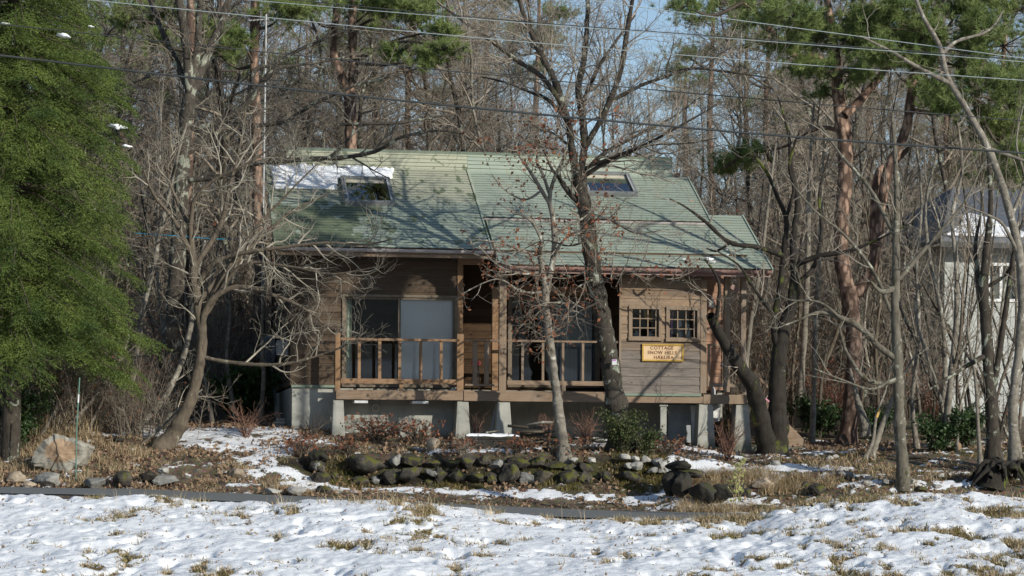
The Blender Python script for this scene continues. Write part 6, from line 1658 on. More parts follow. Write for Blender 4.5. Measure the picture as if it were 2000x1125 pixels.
for k in range(22):
    px = rt.uniform(-40, 330); Y = rt.uniform(48.5, 54); X = (px - 1000) / F * Y
    place(thick[rt.randrange(4)], 'thicket', X, Y, (rt.uniform(.6, .9), rt.uniform(.4, .8)), rt.uniform(0, 6.28), 'low brown twiggy thicket under the spruce', 'thicket', 'thickets under the spruce')
leafy_shrub('evergreen_shrub', 'dark bushy undergrowth hiding the spruce foot at the far left', 40, 840, 47.6, 1.2, 1.3, 3000, M['leaf_dark'], .07, 9)
leafy_shrub('evergreen_shrub', 'dark undergrowth bush right of the spruce foot', 150, 836, 50.5, 1.2, 1.3, 2600, M['leaf_dark'], .07, 10)
twig_shrub('bare brown thicket under the spruce at the left', 230, 838, 1.3, 1.3, 40, M['twig_dark'], 20, Y=52)
twig_shrub('bare brown thicket left of the oak trunk', 150, 838, 1.2, 1.4, 40, M['twig'], 21, Y=53)
twig_shrub('bare thicket at the far left behind the dry reeds', 40, 838, 1.2, 1.3, 36, M['twig_dark'], 22, Y=53)
for i, (x, lab) in enumerate(((1470, 'bare red thicket behind the stairs'), (1625, 'bare red thicket left behind the orange pine'), (1740, 'bare red thicket right behind the orange pine'), (1820, 'bare red thicket at the white house wall'), (1960, 'bare red thicket at the right edge'))):
    twig_shrub(lab, x, 865, 1.2, 1.7, 40, M['twig_red'] if i % 2 else M['twig'], 23 + i, M['leaf_brown'], 260, Y=55.0 + i % 2)

# ------------------------------------------------------------------ rocks
def rock(px, py, w, h, mat, label, seed, name='rock', group=None, flat=.0, dz=0.0, yoff=0.0, ground=None, sharp=.5, sub=4):
    """stone whose outline in the photo is about w x h pixels, its foot on the ground"""
    g = ground or G(px, py + h / 2 - 1); s = g.y / F
    A, C = w * s / 2, h * s / 2; B = (A * .75 + C * .25)
    rr = np.random.RandomState(seed); bm = bmesh.new(); bmesh.ops.create_icosphere(bm, subdivisions=sub, radius=1)
    co = np.array([v.co[:] for v in bm.verts]); o = rr.rand(3) * 50
    pl = rr.normal(size=(14, 3)); pl /= np.linalg.norm(pl, axis=1, keepdims=True); dd = rr.uniform(.42, .85, 14)
    for k in range(14):
        q = co @ pl[k]; over = np.maximum(q - dd[k], 0); co = co - over[:, None] * pl[k][None] * sharp
    n = fbm(co[:, 0] * 1.6 + o[0], co[:, 1] * 1.6 + co[:, 2] * 1.3 + o[1], 4); n2 = fbm(co[:, 0] * 6 + co[:, 2] * 3 + o[2], co[:, 1] * 6 - co[:, 2] * 4, 3)
    co = co * (1 + .55 * n + .2 * n2)[:, None]
    co[:, 0] *= A / np.abs(co[:, 0]).max(); co[:, 1] *= B / np.abs(co[:, 1]).max(); co[:, 2] *= C / np.abs(co[:, 2]).max()
    a = rr.uniform(-.3, .3)
    for v, c in zip(bm.verts, co): v.co = c
    me = bpy.data.meshes.new(name); bm.to_mesh(me); bm.free(); me.materials.append(mat); me.polygons.foreach_set('use_smooth', [True] * len(me.polygons))
    ob = link(name, me); ob.location = (g.x, g.y + yoff, g.z + C * .86 + dz); ob.rotation_euler = (0, 0, a)
    return tag(ob, label, 'rock', group)
def wallpt(px, py, Y=46.75):
    return P(px, py, Y)
ord_ = ['leftmost', 'second from left', 'third from left', 'fourth from left', 'fifth from left', 'sixth from left', 'seventh from left', 'eighth from left', 'ninth from left', 'tenth from left', 'eleventh from left', 'twelfth from left', 'thirteenth from left', 'fourteenth from left', 'rightmost']
def c6(x, y, w, h): return x / 2.5 + 550, y / 2.5 + 780, w / 2.5, h / 2.5
top = [(560, 300, 70, 50), (625, 297, 84, 54), (735, 300, 98, 64), (830, 305, 80, 54), (905, 305, 76, 56), (985, 297, 90, 62), (1055, 305, 64, 54), (1150, 305, 114, 54), (1250, 308, 86, 48), (1335, 318, 84, 56), (1410, 322, 80, 50), (1490, 325, 80, 46)]
bot = [(545, 385, 96, 66), (635, 358, 96, 66), (715, 392, 62, 50), (735, 352, 56, 40), (772, 374, 62, 60), (858, 368, 104, 66), (950, 365, 74, 58), (1020, 375, 74, 54), (1110, 368, 106, 80), (1200, 372, 72, 66), (1270, 374, 112, 76), (1390, 378, 110, 62), (1470, 380, 70, 50), (1580, 368, 78, 74), (1700, 372, 96, 62)]
for row, L, Yw in (('upper', top, 47.0), ('lower', bot, 46.75)):
    for i, (x, y, w, h) in enumerate(L):
        px, py, w, h = c6(x, y + 7 * math.sin(i * 3.1), w, h); g = P(px, py + h / 2, Yw); g.z -= h * Yw / F * .5 * -.14
        pos = ord_[i] if i < len(L) - 1 else 'rightmost'
        mt = M['rock_dark'] if (i * 7 + len(L)) % 6 else M['rock_grey']
        rock(px, py, w * (1.18 + .28 * math.sin(i * 2.3)), h * (1.22 + .26 * math.sin(i * 1.7 + 1)), mt, f'rounded mossy stone, {pos} in the {row} course of the low stone wall', 400 + i + 40 * (row == 'lower'), 'wall_stone', 'stones of the low dry wall', ground=g, sharp=.95, sub=4, dz=-.05)
# earth bank filling behind the wall stones
mb = MB()
for i in range(24):
    pass
named = [(c6(405, 328, 205, 108), 'rock_dark', 'big smooth rounded boulder at the left end of the stone wall'), (c6(385, 402, 90, 56), 'rock_dark', 'dark stone in front of the big smooth boulder'), (c6(465, 403, 62, 42), 'rock_grey', 'small brown block between big boulder and wall foot'),
         (c6(195, 386, 104, 58), 'rock_dark', 'dark pointed stone left of the big smooth boulder'), (c6(255, 376, 60, 46), 'rock_dark', 'dark stone tucked behind the pointed one'), (c6(180, 326, 62, 56), 'rock_grey', 'grey stone above the pointed dark stone'), (c6(170, 272, 120, 72), 'rock_black', 'black mossy stone at the upper left of the wall'),
         (c6(70, 452, 104, 46), 'rock_pale', 'pale flat stone at the drive corner, left of its neighbour'), (c6(205, 448, 90, 44), 'rock_dark', 'mossy block at the drive corner'), (c6(272, 446, 62, 38), 'rock_pale', 'pale stone at the drive corner, right of the mossy block'), (c6(372, 270, 42, 34), 'rock_pale', 'small pale stone peeking over the big smooth boulder'),
         (c6(735, 224, 76, 78), 'rock_tan', 'egg shaped tan boulder on the terrace above the wall'),
         (c6(1675, 282, 72, 42), 'rock_pale', 'upper left stone of the white pile at the wall end'), (c6(1730, 284, 54, 38), 'rock_pale', 'upper middle stone of the white pile'), (c6(1778, 290, 58, 42), 'rock_pale', 'upper right stone of the white pile'), (c6(1690, 320, 62, 38), 'rock_pale', 'lower left stone of the white pile'), (c6(1737, 322, 64, 46), 'rock_pale', 'lower middle bright stone of the white pile'),
         (c6(1830, 302, 64, 54), 'rock_grey', 'upright grey slab at the right of the white pile'), (c6(1862, 316, 42, 46), 'rock_pale', 'rightmost stone of the white pile'), (c6(1812, 342, 56, 36), 'rock_grey', 'low grey stone at the foot of the white pile'), (c6(1856, 350, 42, 32), 'rock_pale', 'low pale stone at the right foot of the white pile'), (c6(1512, 296, 46, 32), 'rock_pale', 'small pale stone alone on top of the wall, right part'), (c6(1425, 292, 48, 26), 'rock_pale', 'flat pale stone on top of the wall near the pale tree foot'), (c6(1385, 262, 24, 26), 'rock_pale', 'tiny pale stone at the pale tree foot')]
def c5(x, y, w, h): return x / 2.647, y / 2.647 + 700, w / 2.647, h / 2.647
def c7(x, y, w, h): return x / 2.667 + 1250, y / 2.667 + 750, w / 2.667, h / 2.667
named += [(c5(85, 615, 110, 64), 'rock_tan', 'leftmost low tan rock at the roadside'), (c5(255, 628, 165, 84), 'rock_pale', 'pale grey roadside rock below the cut boulder'), (c5(145, 657, 90, 40), 'rock_tan', 'flat tan rock left of the pale roadside rock'), (c5(485, 640, 152, 72), 'rock_grey', 'wide brown roadside rock right of the green stake'), (c5(640, 625, 116, 98), 'rock_dark', 'dark mossy roadside rock'), (c5(765, 608, 92, 70), 'rock_black', 'black roadside rock in shade'), (c5(850, 578, 82, 44), 'rock_pale', 'pale round stone on top of the roadside rocks'), (c5(855, 627, 142, 62), 'rock_grey', 'long slanted grey roadside rock'),
          (c5(1220, 592, 92, 72), 'rock_tan', 'tan stone on the slope of the left mound'), (c5(1410, 690, 104, 44), 'rock_pale', 'pale flat stone by the road in snow'), (c5(1535, 690, 112, 52), 'rock_pale', 'larger pale flat stone by the road in snow'), (c5(1640, 560, 82, 70), 'rock_dark', 'mossy stone at the right edge of the left mound'), (c5(1660, 615, 104, 62), 'rock_dark', 'dark stone below the mossy one on the left mound'), (c5(1178, 410, 56, 28), 'rock_grey', 'small grey stone in snow behind the curved tree'), (c5(1085, 552, 40, 22), 'rock_pale', 'tiny pale stone in the dry grass'), (c5(590, 355, 70, 24), 'rock_tan', 'flat stone lying near the leaning stems'), (c5(620, 420, 70, 32), 'rock_black', 'dark stone left of the curved trunk foot')]
named += [(c7(160.0, 524.0, 112, 148), 'rock_black', 'leftmost tall black stone of the dark rock cluster'), (c7(222.0, 534.0, 120, 159), 'rock_black', 'tall black stone second in the dark rock cluster'), (c7(320.0, 554.0, 161, 169), 'rock_black', 'big black stone in the middle of the dark rock cluster'), (c7(425.0, 572.0, 125, 123), 'rock_black', 'black stone at the right of the dark rock cluster'), (c7(490.0, 556.0, 109, 84), 'rock_black', 'smaller black stone ending the dark rock cluster'), (c7(225, 424, 190, 62), 'rock_black', 'flat slab on top of the dark rock cluster'), (c7(245, 462, 230, 54), 'rock_dark', 'layered slab under the top slab of the cluster'), (c7(555, 570, 54, 60), 'rock_dark', 'upright stone right of the dark cluster'),
          (c7(620, 640, 116, 46), 'rock_dark', 'low mossy stone near the road right of the cluster'), (c7(650, 522, 136, 62), 'rock_tan', 'broad tan stone on the right mound'), (c7(922, 556, 92, 72), 'rock_dark', 'round dark stone in the middle of the right mound'), (c7(862, 530, 62, 50), 'rock_dark', 'dark stone just left of the round dark one'), (c7(1060, 472, 106, 46), 'rock_grey', 'flat topped grey stone on the right mound'), (c7(1195, 490, 54, 32), 'rock_pale', 'pale stone right of the flat topped one'), (c7(1178, 527, 52, 36), 'rock_pale', 'pale round stone below its twin on the right mound'), (c7(1282, 522, 62, 36), 'rock_grey', 'grey stone left of the mound tree'), (c7(1420, 517, 62, 36), 'rock_pale', 'pale stone right of the mound tree foot'), (c7(710, 410, 68, 38), 'rock_grey', 'grey stone right of the twin trunk foot'), (c7(985, 384, 50, 32), 'rock_pale', 'left one of two pale stones by the pine foot'), (c7(1020, 380, 46, 32), 'rock_pale', 'right one of two pale stones by the pine foot'), (c7(1570, 477, 44, 32), 'rock_pale', 'pale stone left of its flat neighbour near the stump'), (c7(1606, 472, 42, 22), 'rock_pale', 'flat pale stone near the stump'), (c7(1545, 527, 62, 26), 'rock_grey', 'low grey stone before the stump'), (c7(1050, 507, 40, 26), 'rock_dark', 'small dark stone under the flat topped one'), (c7(1470, 548, 70, 30), 'rock_dark', 'mossy low stone at the snow crest on the right')]
for i, ((x, y, w, h), m_, lab) in enumerate(named):
    gnd = None
    if 'white pile' in lab or 'on top of' in lab or 'peeking' in lab or 'above the pointed' in lab or 'top slab' in lab or 'upper left of the wall' in lab:
        Yq_ = 46.95 if y < 905 else 46.8
        if 'cluster' in lab: Yq_ = 45.6
        if 'roadside' in lab: Yq_ = 45.2
        gnd = P(x, y + h / 2, Yq_)
    rock(x, y, w, h, M[m_], lab, 500 + i, 'rock', ground=gnd, sharp=.9 if 'pale' in m_ or 'black' in m_ or 'grey' in m_ or 'tan' in m_ else .6)
# the cut boulder at the left
q = G(120, 922); s = q.y / F
o = thing('cut_boulder', q, 'large cut boulder with an orange split face lying at the left roadside', 'rock')
bm = bmesh.new()
out_ = [(62, 908), (74, 886), (92, 864), (110, 853), (138, 858), (160, 864), (176, 874), (170, 892), (158, 912), (140, 927), (112, 926), (84, 916)]
fr_ = [bm.verts.new(((x - 120) * s, -.20 + .05 * math.sin(i * 2.1), (924 - y) * s)) for i, (x, y) in enumerate(out_)]
bkv = [bm.verts.new(((x - 112) * s * .92, .42 + .08 * math.sin(i * 1.7), (926 - y) * s * .86)) for i, (x, y) in enumerate(out_)]
nO = len(out_); fcv = bm.verts.new((0, -.36, .32))
for i in range(nO): bm.faces.new((fr_[(i + 1) % nO], fr_[i], fcv)); bm.faces.new((fr_[i], fr_[(i + 1) % nO], bkv[(i + 1) % nO], bkv[i]))
bm.faces.new(bkv)
bmesh.ops.triangulate(bm, faces=bm.faces[:]); bmesh.ops.subdivide_edges(bm, edges=bm.edges[:], cuts=6, use_grid_fill=True)
bmesh.ops.recalc_face_normals(bm, faces=bm.faces)
for v in bm.verts: v.co += v.normal * (.16 * float(fbm(np.array(v.co.x * 4 + 3), np.array(v.co.z * 4 + v.co.y * 5), 4)) + .04 * float(fbm(np.array(v.co.x * 15), np.array(v.co.z * 15 + v.co.y * 9), 3)))
me = bpy.data.meshes.new('block'); bm.to_mesh(me); bm.free()
tb = NT('split_boulder'); vb = tb.co((1, 1, 1)); nb_ = tb.noise(vb, 4, 7, .7); xb = tb.sep(vb)
cb = tb.ramp(nb_, [(.3, (.20, .185, .155)), (.55, (.34, .32, .27)), (.72, (.46, .44, .38))])
gb = tb.n('ShaderNodeNewGeometry'); yb_ = tb.math('MULTIPLY', tb.sep(gb.outputs['Normal'])[1], -1.0)
db = tb.math('ADD', tb.math('POWER', tb.math('DIVIDE', tb.math('SUBTRACT', xb[0], .05), .34), 2.0), tb.math('POWER', tb.math('DIVIDE', tb.math('SUBTRACT', xb[2], .40), .25), 2.0))
kb = tb.math('MULTIPLY', tb.mapr(tb.math('ADD', db, tb.math('MULTIPLY', tb.math('SUBTRACT', nb_, .5), 1.6)), 1.0, .7), tb.mapr(yb_, .1, .35))
cb = tb.mix(kb, cb, tb.ramp(tb.noise(vb, 6, 5), [(.3, (.24, .16, .10)), (.7, (.42, .30, .20))]))
me.materials.append(tb.fin(cb, .92, nb_, .7, .03)); link('block', me, o)

# stump with tangled roots at the right edge
g = G(1955, 950, 44.6); rg = random.Random(8)
o = thing('root_stump', g, 'black uprooted stump with tangled roots at the right edge', 'stump')
st = []
for i in range(26):
    a = rg.uniform(0, 6.28); r = rg.uniform(.3, .75)
    st.append(catmull([(rg.gauss(0, .2), rg.gauss(0, .15), rg.uniform(.1, .4)), (r * .6 * math.cos(a), r * .4 * math.sin(a), rg.uniform(.25, .5)), (r * 1.1 * math.cos(a), r * .6 * math.sin(a), rg.uniform(-.1, .35))], [rg.uniform(.05, .09), .05, .02], 4))
branch_obj('roots', st, 7, M['mossbark'], o)
branch_obj('butt', [catmull([(-.2, 0, -.1), (-.1, .05, .25), (.05, 0, .42)], [.32, .28, .2], 4)], 12, M['mossbark'], o)
# logs and other loose wood
def log(px, py, L, r, az, label, Y=None, end=True):
    g = G(px, py) if Y is None else P(px, py, Y); d = Vector((math.cos(az), math.sin(az), 0)); o = thing('log', g, label, 'log')
    mb = MB(); mb.tube([-d * L / 2 + Vector((0, 0, r)), Vector((0, 0, r * 1.05)), d * L / 2 + Vector((0, 0, r))], [r, r * .97, r], 14); mb.build('bark', M['curvebark'], o, .004)
    mb = MB(); e = -d * (L / 2) + Vector((0, 0, r)); mb.tube([e - d * .006, e + d * .02], [r * .9, r * .9], 14); mb.build('cut_end', M['yellow'] if 'yellow' in label else M['trim'], o)
log(1872, 862, .7, .10, 1.9, 'cut log with a round brown end lying before the white house')
log(1845, 878, .8, .09, 2.2, 'second cut log lower left of the round ended one')
log(1790, 895, .5, .05, 2.6, 'short pale log right of the mound tree')
# firewood heap under the deck
g = G(1040, 872); rg = random.Random(15)
for i in range(17):
    a = rg.uniform(-.5, .5) + (2.6 if i % 3 == 0 else 0); L = rg.uniform(.45, .95); x, y, z = g.x + rg.gauss(0, .17), g.y + rg.uniform(-.15, .25), g.z + .03 + .022 * i
    mb = MB(); p1, p2 = Vector((-L / 2 * math.cos(a), 0, -.06 * (i % 4) + .05)), Vector((L / 2 * math.cos(a), .12 * math.sin(a), .10 * math.sin(a * 2))); r = rg.uniform(.018, .035)
    mb.tube([p1, (p1 + p2) / 2 + Vector((0, 0, rg.gauss(0, .03))), p2], [r, r * .9, r * .75], 8)
    o = mb.build('firewood_stick', M['curvebark'], None, smooth=True); o.location = (x, y, max(z, g.z + .05)); tag(o, 'broken stick in the firewood heap under the deck', 'firewood', 'sticks of the firewood heap')
mb = MB(); mb.tube([(0, 0, 0), (.35, 0, .06), (.75, 0, .05)], [.03, .028, .024], 8); o = mb.build('branch', M['palebark'], smooth=True); q = P(1028, 830, 48.6); o.location = q; tag(o, 'pale thick stick lying across the top of the firewood heap', 'stick')
mb = MB(); mb.tube([(0, 0, 0), (.3, 0, .09), (.62, 0, .14)], [.02, .018, .012], 8); o = mb.build('branch', M['palebark'], smooth=True); q = G(918, 868); o.location = q + Vector((0, 0, .12)); tag(o, 'pale stick leaning over the stone trough', 'stick')
# stone trough with snow in it
g = G(962, 878); s = g.y / F; o = thing('stone_trough', g, 'long dark stone trough filled with snow before the porch', 'trough')
W2, Hh = 54 * s, 25 * s; mb = MB(); zb = -.06; t_ = .05
mb.hexa([(-W2 * .95, -.14, zb), (W2 * .95, -.14, zb), (W2 * .95, .22, zb), (-W2 * .95, .22, zb)], [(-W2, -.17, Hh - .06), (W2, -.17, Hh - .06), (W2, .25, Hh - .06), (-W2, .25, Hh - .06)])
mb.box(-W2, W2, -.17, -.12, Hh - .058, Hh); mb.box(-W2, W2, .20, .25, Hh - .058, Hh); mb.box(-W2, -W2 + .05, -.118, .198, Hh - .058, Hh); mb.box(W2 - .05, W2, -.118, .198, Hh - .058, Hh)
mb.build('basin', M['rock_black'], o, .015)
gx, gy = np.meshgrid(np.linspace(-W2 * .99, W2 * .99, 60), np.linspace(-.165, .245, 24)); gz = Hh + .005 + .05 * np.clip(1.2 - np.maximum(np.abs(gx / W2) ** 8, np.abs((gy - .04) / .2) ** 6), 0, 1) + .05 * fbm(gx * 7, gy * 9, 3)
i = np.arange(24 * 60).reshape(24, 60); f = np.stack([i[:-1, :-1].ravel(), i[:-1, 1:].ravel(), i[1:, 1:].ravel(), i[1:, :-1].ravel()], 1)
link('snow_fill', np_mesh('snow_fill', np.stack([gx.ravel(), gy.ravel(), gz.ravel()], 1), f, M['snow'], True), o)
# mossy rotten plank edging behind the wall, stakes
mb = MB(); mb.box(-.9, .9, -.05, .05, -.05, .06); o = mb.build('edging_timber', M['mossbark'], None, .01); q = G(1145, 882); o.location = q; o.rotation_euler = (0, .02, .03); tag(o, 'mossy timber edging lying between the two front trees', 'timber')
g = G(148, 942); mb = MB(); h = (942 - 738) * g.y / F; mb.tube([(0, 0, -.2), (.01, 0, h * .5), (.06, 0, h)], .013, 8); o = thing('marker_stake', g, 'thin green marker stake with a white band by the roadside', 'stake')
mb.build('pole', M['greenpole'], o); mb = MB(); mb.tube([(.035, 0, h * .76), (.043, 0, h * .84)], .017, 8); mb.build('band', M['white'], o)
g = G(1147, 872); mb = MB(); mb.tube([(0, 0, -.1), (0, 0, .33)], .012, 6); o = mb.build('stake', M['white']); o.location = g; tag(o, 'short white stake behind the wall between the two front trees', 'stake')
g = G(880, 880); mb = MB(); mb.tube([(0, 0, -.1), (.01, 0, .2), (0, .02, .38)], [.035, .03, .025], 8); mb.tube([(0, 0, .3), (-.06, 0, .36)], [.02, .015], 6); o = mb.build('post_stub', M['mossbark'], smooth=True); o.location = g; tag(o, 'short dark post stub left of the stone trough', 'post')
# white tag on the oak, ribbons, yellow strip, lantern base
q = P(1200, 707, 47.38); o = thing('bark_tag', q, 'small white tag fixed to the mossy oak trunk', 'tag'); mb = MB(); mb.box(-.05, .05, -.01, .01, -.06, .05); mb.build('plate', M['white'], o, .006); mb = MB(); mb.box(-.04, .03, -.014, -.0105, .02, .045); mb.build('strip', M['purple'], o)
for (a, b, lab) in (((1476, 763), (1487, 771), 'pink ribbon tied beside the leaning dark stem'), ((1495, 780), (1502, 786), 'shorter pink ribbon right of the other one')):
    p, r = P(*a, 48.9), P(*b, 48.9); mb = MB(); d = r - p; mb.hexa([(0, 0, 0), (d.x, 0, d.z), (d.x, .01, d.z), (0, .01, 0)], [(.01, 0, .035), (d.x + .01, 0, d.z + .03), (d.x + .01, .01, d.z + .03), (.01, .01, .035)]); o = mb.build('ribbon', M['pink']); o.location = p; tag(o, lab, 'ribbon')
q = P(1713, 815, 48.0); mb = MB(); mb.hexa([(-.02, 0, 0), (.02, 0, -.01), (.02, .01, -.01), (-.02, .01, 0)], [(.03, 0, .17), (.07, 0, .2), (.07, .01, .2), (.03, .01, .17)]); o = mb.build('yellow_strip', M['yellow']); o.location = q; tag(o, 'yellow plastic strip hanging on the thin crooked sapling', 'strip')
q = P(547, 842, 50.6); q.z = float(zg(q.x, q.y)); o = thing('stone_lantern', q, 'little stacked stone block by the left house corner', 'stone'); mb = MB(); mb.box(-.10, .10, -.1, .1, -.1, .12); mb.build('base', M['rock_pale'], o, .02); mb = MB(); mb.box(-.13, .13, -.13, .13, .122, .17); mb.build('cap', M['rock_pale'], o, .015); mb = MB(); mb.box(-.08, .11, -.1, .1, .172, .24); mb.build('top', M['rock_pale'], o, .015)
# antenna mast behind the roof end
q = P(511, 400, 56.5); zb = float(zg(q.x, q.y)); o = thing('antenna_mast', (q.x, q.y, zb), 'slim grey antenna mast beside the straight red pine', 'antenna'); zt = P(518, 28, 56.5).z - zb
mb = MB(); mb.tube([(0, 0, -.2), (.08, 0, zt)], .022, 8); mb.build('pole', M['alu_lt'], o)
z1 = P(518, 38, 56.5).z - zb
mb = MB(); mb.tube([(-.35, -.1, z1 - .05), (.14, .05, z1 + .02)], .012, 6)
for k in range(6): c = Vector((-.33 + .085 * k, -.1 + .03 * k, z1 - .04 + .012 * k)); mb.tube([c + Vector((-.06, .2, .06)), c + Vector((.06, -.2, -.06))], .006, 5)
mb.build('antenna_head', M['alu_lt'], o)
# fallen pale branch hanging in the trees behind the ridge
mb = MB(); a, b = P(665, 243, 58), P(892, 222, 58.5); mb.tube([(0, 0, 0), (b - a) * .5 + Vector((0, 0, -.1)), b - a], [.045, .04, .02], 8); o = mb.build('hung_branch', M['oak_light'], smooth=True); o.location = a; tag(o, 'long dead branch hung nearly level in the trees behind the left roof', 'branch')

# ------------------------------------------------------------------ neighbour house
Yn = 62.0
A_ = P(1842, 860, Yn); nh = thing('white_house', (A_.x, A_.y, float(zg(A_.x, A_.y))), 'white clad neighbouring house with a snowy dark roof, half hidden at right', 'house', rz=math.radians(12)); nz = nh.location.z
def NP(px, py): q = P(px, py, Yn); return q.x - A_.x, q.z - nz
xw, zt_ = NP(2300, 500)[0], NP(1842, 478)[1]
mb = MB()
wx0, wz0 = NP(1938, 582); wx1, wz1 = NP(2010, 518)
for (a, b, c, d) in ((0, wx0, -.5, zt_), (wx1, xw, -.5, zt_), (wx0, wx1, -.5, wz0), (wx0, wx1, wz1, zt_)): mb.box(a, b, 0, .15, c, d)
mb.box(0, .15, .15, 7, -.5, zt_); mb.build('wall', M['wallwhite'], nh)
mb = MB(); nlap = int(zt_ / .3)
for i in range(nlap): mb.box(.01, wx0 - .1, -.012, -.001, i * .3, i * .3 + .285)
mb.build('cladding', M['wallwhite'], nh)
mb = MB(); mb.box(wx0 - .05, wx1 + .05, -.05, .1, wz0 - .08, wz0 - .002); mb.box(wx0 - .05, wx1 + .05, -.05, .1, wz1 + .002, wz1 + .08); mb.box(wx0 - .05, wx0, -.05, .1, wz0, wz1); mb.box((wx0 + wx1) / 2 - .2, (wx0 + wx1) / 2 - .12, -.03, .1, wz0, wz1)
wf = mb.build('window', M['white'], nh); mb = MB(); mb.box(wx0, wx1, .05, .06, wz0, wz1); mb.build('glass_pane', M['glass'], wf); mb = MB(); mb.box(wx0 - .1, wx1 + .3, .3, .32, wz0 - .2, wz1 + .2); mb.build('curtain', M['curtain_w'], wf)
ex0 = NP(1815, 470)[0]; zr = NP(1990, 345)[1]
mb = MB(); mb.hexa([(ex0, -.7, zt_ - .02), (xw, -.7, zt_ - .02), (xw, 3.6, zr), (xw * .28, 3.6, zr)], [(ex0, -.7, zt_ + .12), (xw, -.7, zt_ + .12), (xw, 3.6, zr + .14), (xw * .28, 3.6, zr + .14)])
mb.hexa([(ex0, -.7, zt_ - .03), (xw * .28, 3.6, zr - .02), (xw * .28, 3.7, zr - .02), (ex0, 8, zt_ - .03)], [(ex0, -.7, zt_ + .115), (xw * .28, 3.6, zr + .135), (xw * .28, 3.7, zr + .135), (ex0, 8, zt_ + .115)])
rf = mb.build('roof', M['tilegrey'], nh)
mb = MB(); mb.box(ex0, xw, -.74, -.66, zt_ - .12, zt_ + .02); mb.build('gutter', M['black'], rf)
def rp(x, t, h): return (x, -.7 + 4.3 * t, zt_ + .12 + (zr + .02 - zt_) * t + h)
mb = MB(); mb.prism([rp(ex0 + .15, .03, .01), rp(ex0 + 2.6, .03, .01), rp(ex0 + 2.4, .16, .01), rp(ex0 + 2.0, .19, .01), rp(ex0 + .7, .17, .01)], (0, -.02, .07)); o2 = mb.build('snow_sheet', M['snow'], None, .02)
mb = MB(); mb.prism([rp(ex0 + .95, .22, .01), rp(ex0 + 2.1, .22, .01), rp(ex0 + 2.1, .32, .01), rp(ex0 + 1.6, .44, .01), rp(ex0 + 1.3, .38, .01)], (0, -.02, .07)); o3 = mb.build('snow_sheet', M['snow'], None, .02)
for o_, l_ in ((o2, 'lower snow sheet along the eave of the white house roof'), (o3, 'upper snow sheet on the white house roof')):
    o_.location = nh.location; o_.rotation_euler = nh.rotation_euler; tag(o_, l_, 'snow')

# ------------------------------------------------------------------ overhead wires
wires = [('upper pale wire, the highest at the right edge', [(1000, -24), (1151, 0), (1400, 34), (2000, 114), (2300, 155)], 39.0, .007, 'wire_pale'),
         ('pale wire entering at the top above the left roof', [(200, -28), (500, 1), (1000, 43), (1500, 81), (2000, 121), (2300, 146)], 39.4, .006, 'wire_pale'),
         ('dark wire close under the pale one above the right roof', [(200, -36), (900, 31), (1172, 54), (1500, 78), (2000, 117), (2300, 142)], 39.6, .008, 'wire_dark'),
         ('pale wire crossing from the spruce top to the right edge', [(-200, -42), (178, 0), (500, 32), (914, 72), (1500, 121), (2000, 157), (2300, 178)], 39.0, .007, 'wire_pale'),
         ('thin dark wire above the thick cable', [(-200, 26), (0, 47), (500, 100), (1000, 150), (1500, 195), (2000, 236), (2300, 258)], 39.8, .009, 'wire_dark'),
         ('thick dark cable crossing the whole picture lowest', [(-200, 84), (0, 108), (500, 166), (1000, 218), (1500, 263), (2000, 299), (2300, 320)], 38.8, .018, 'wire_dark')]
for lab, pl, Y, r, m_ in wires:
    pts, rad = catmull([tuple(P(x, y, Y)) for x, y in pl], [r] * len(pl), 8); c = Vector(pts[0])
    v, f = group_tubes([(pts, rad)], 7); o = link('overhead_wire', np_mesh('overhead_wire', v - np.array(c), f, M[m_], True)); o.location = c; tag(o, lab, 'wire', 'overhead wires')
pts, rad = catmull([tuple(P(*q)) for q in ((262, 455, 50), (350, 461, 51), (440, 467, 52), (545, 462, 53))], [.009] * 4, 6); v, f = group_tubes([(pts, rad)], 6); c = Vector(pts[0]); o = link('blue_cord', np_mesh('blue_cord', v - np.array(c), f, M['blue'], True)); o.location = c; tag(o, 'thin blue cord strung from the trees to the left roof corner', 'cord')

# ------------------------------------------------------------------ grass, fallen leaves
def blades(spots, per, hmin, hmax, spread, mat, name, label, seed, width=.006, lean=.5, cat='grass'):
    nr = np.random.RandomState(seed); s = np.asarray(spots, float); n = len(s) * per
    b = np.repeat(s, per, 0); b[:, :2] += nr.normal(size=(n, 2)) * spread
    az = nr.rand(n) * 6.283; ln = hmin + (hmax - hmin) * nr.rand(n) ** 1.4; le = lean * (.4 + nr.rand(n)); w = width * (.6 + .8 * nr.rand(n))
    d = np.stack([np.cos(az), np.sin(az)], 1); rr = np.stack([-np.sin(az), np.cos(az), np.zeros(n)], 1)
    rows = []
    for t in (0, .4, .75, 1.0):
        bend = le * t ** 1.8; p = b.copy(); p[:, :2] += d * (ln * bend)[:, None]; p[:, 2] += ln * (t - .45 * le * t * t) - .02
        ww = (w * (1 - t) + .0008)[:, None]; rows.append(p + rr * ww); rows.append(p - rr * ww)
    v = np.stack(rows, 1).reshape(-1, 3); i = np.arange(n)[:, None] * 8
    f = np.concatenate([i + np.array([[0, 1, 3, 2]]), i + np.array([[2, 3, 5, 4]]), i + np.array([[4, 5, 7, 6]])])
    o = link(name, np_mesh(name, v, f, mat)); return tag(o, label, cat, None, 'stuff')
gr = np.random.RandomState(3)
cand = np.stack([gr.uniform(-9, 9, 26000), gr.uniform(30.2, 38.3, 26000)], 1)
cb = bank_bare(cand[:, 0], cand[:, 1]); sel = cand[(cb > -.01) & (gr.rand(len(cand)) < np.clip(cb * 6 + .15, 0, .75))]
z = bank_z(sel[:, 0], sel[:, 1]); spots = np.column_stack([sel, z])
half = gr.rand(len(spots)) < .6
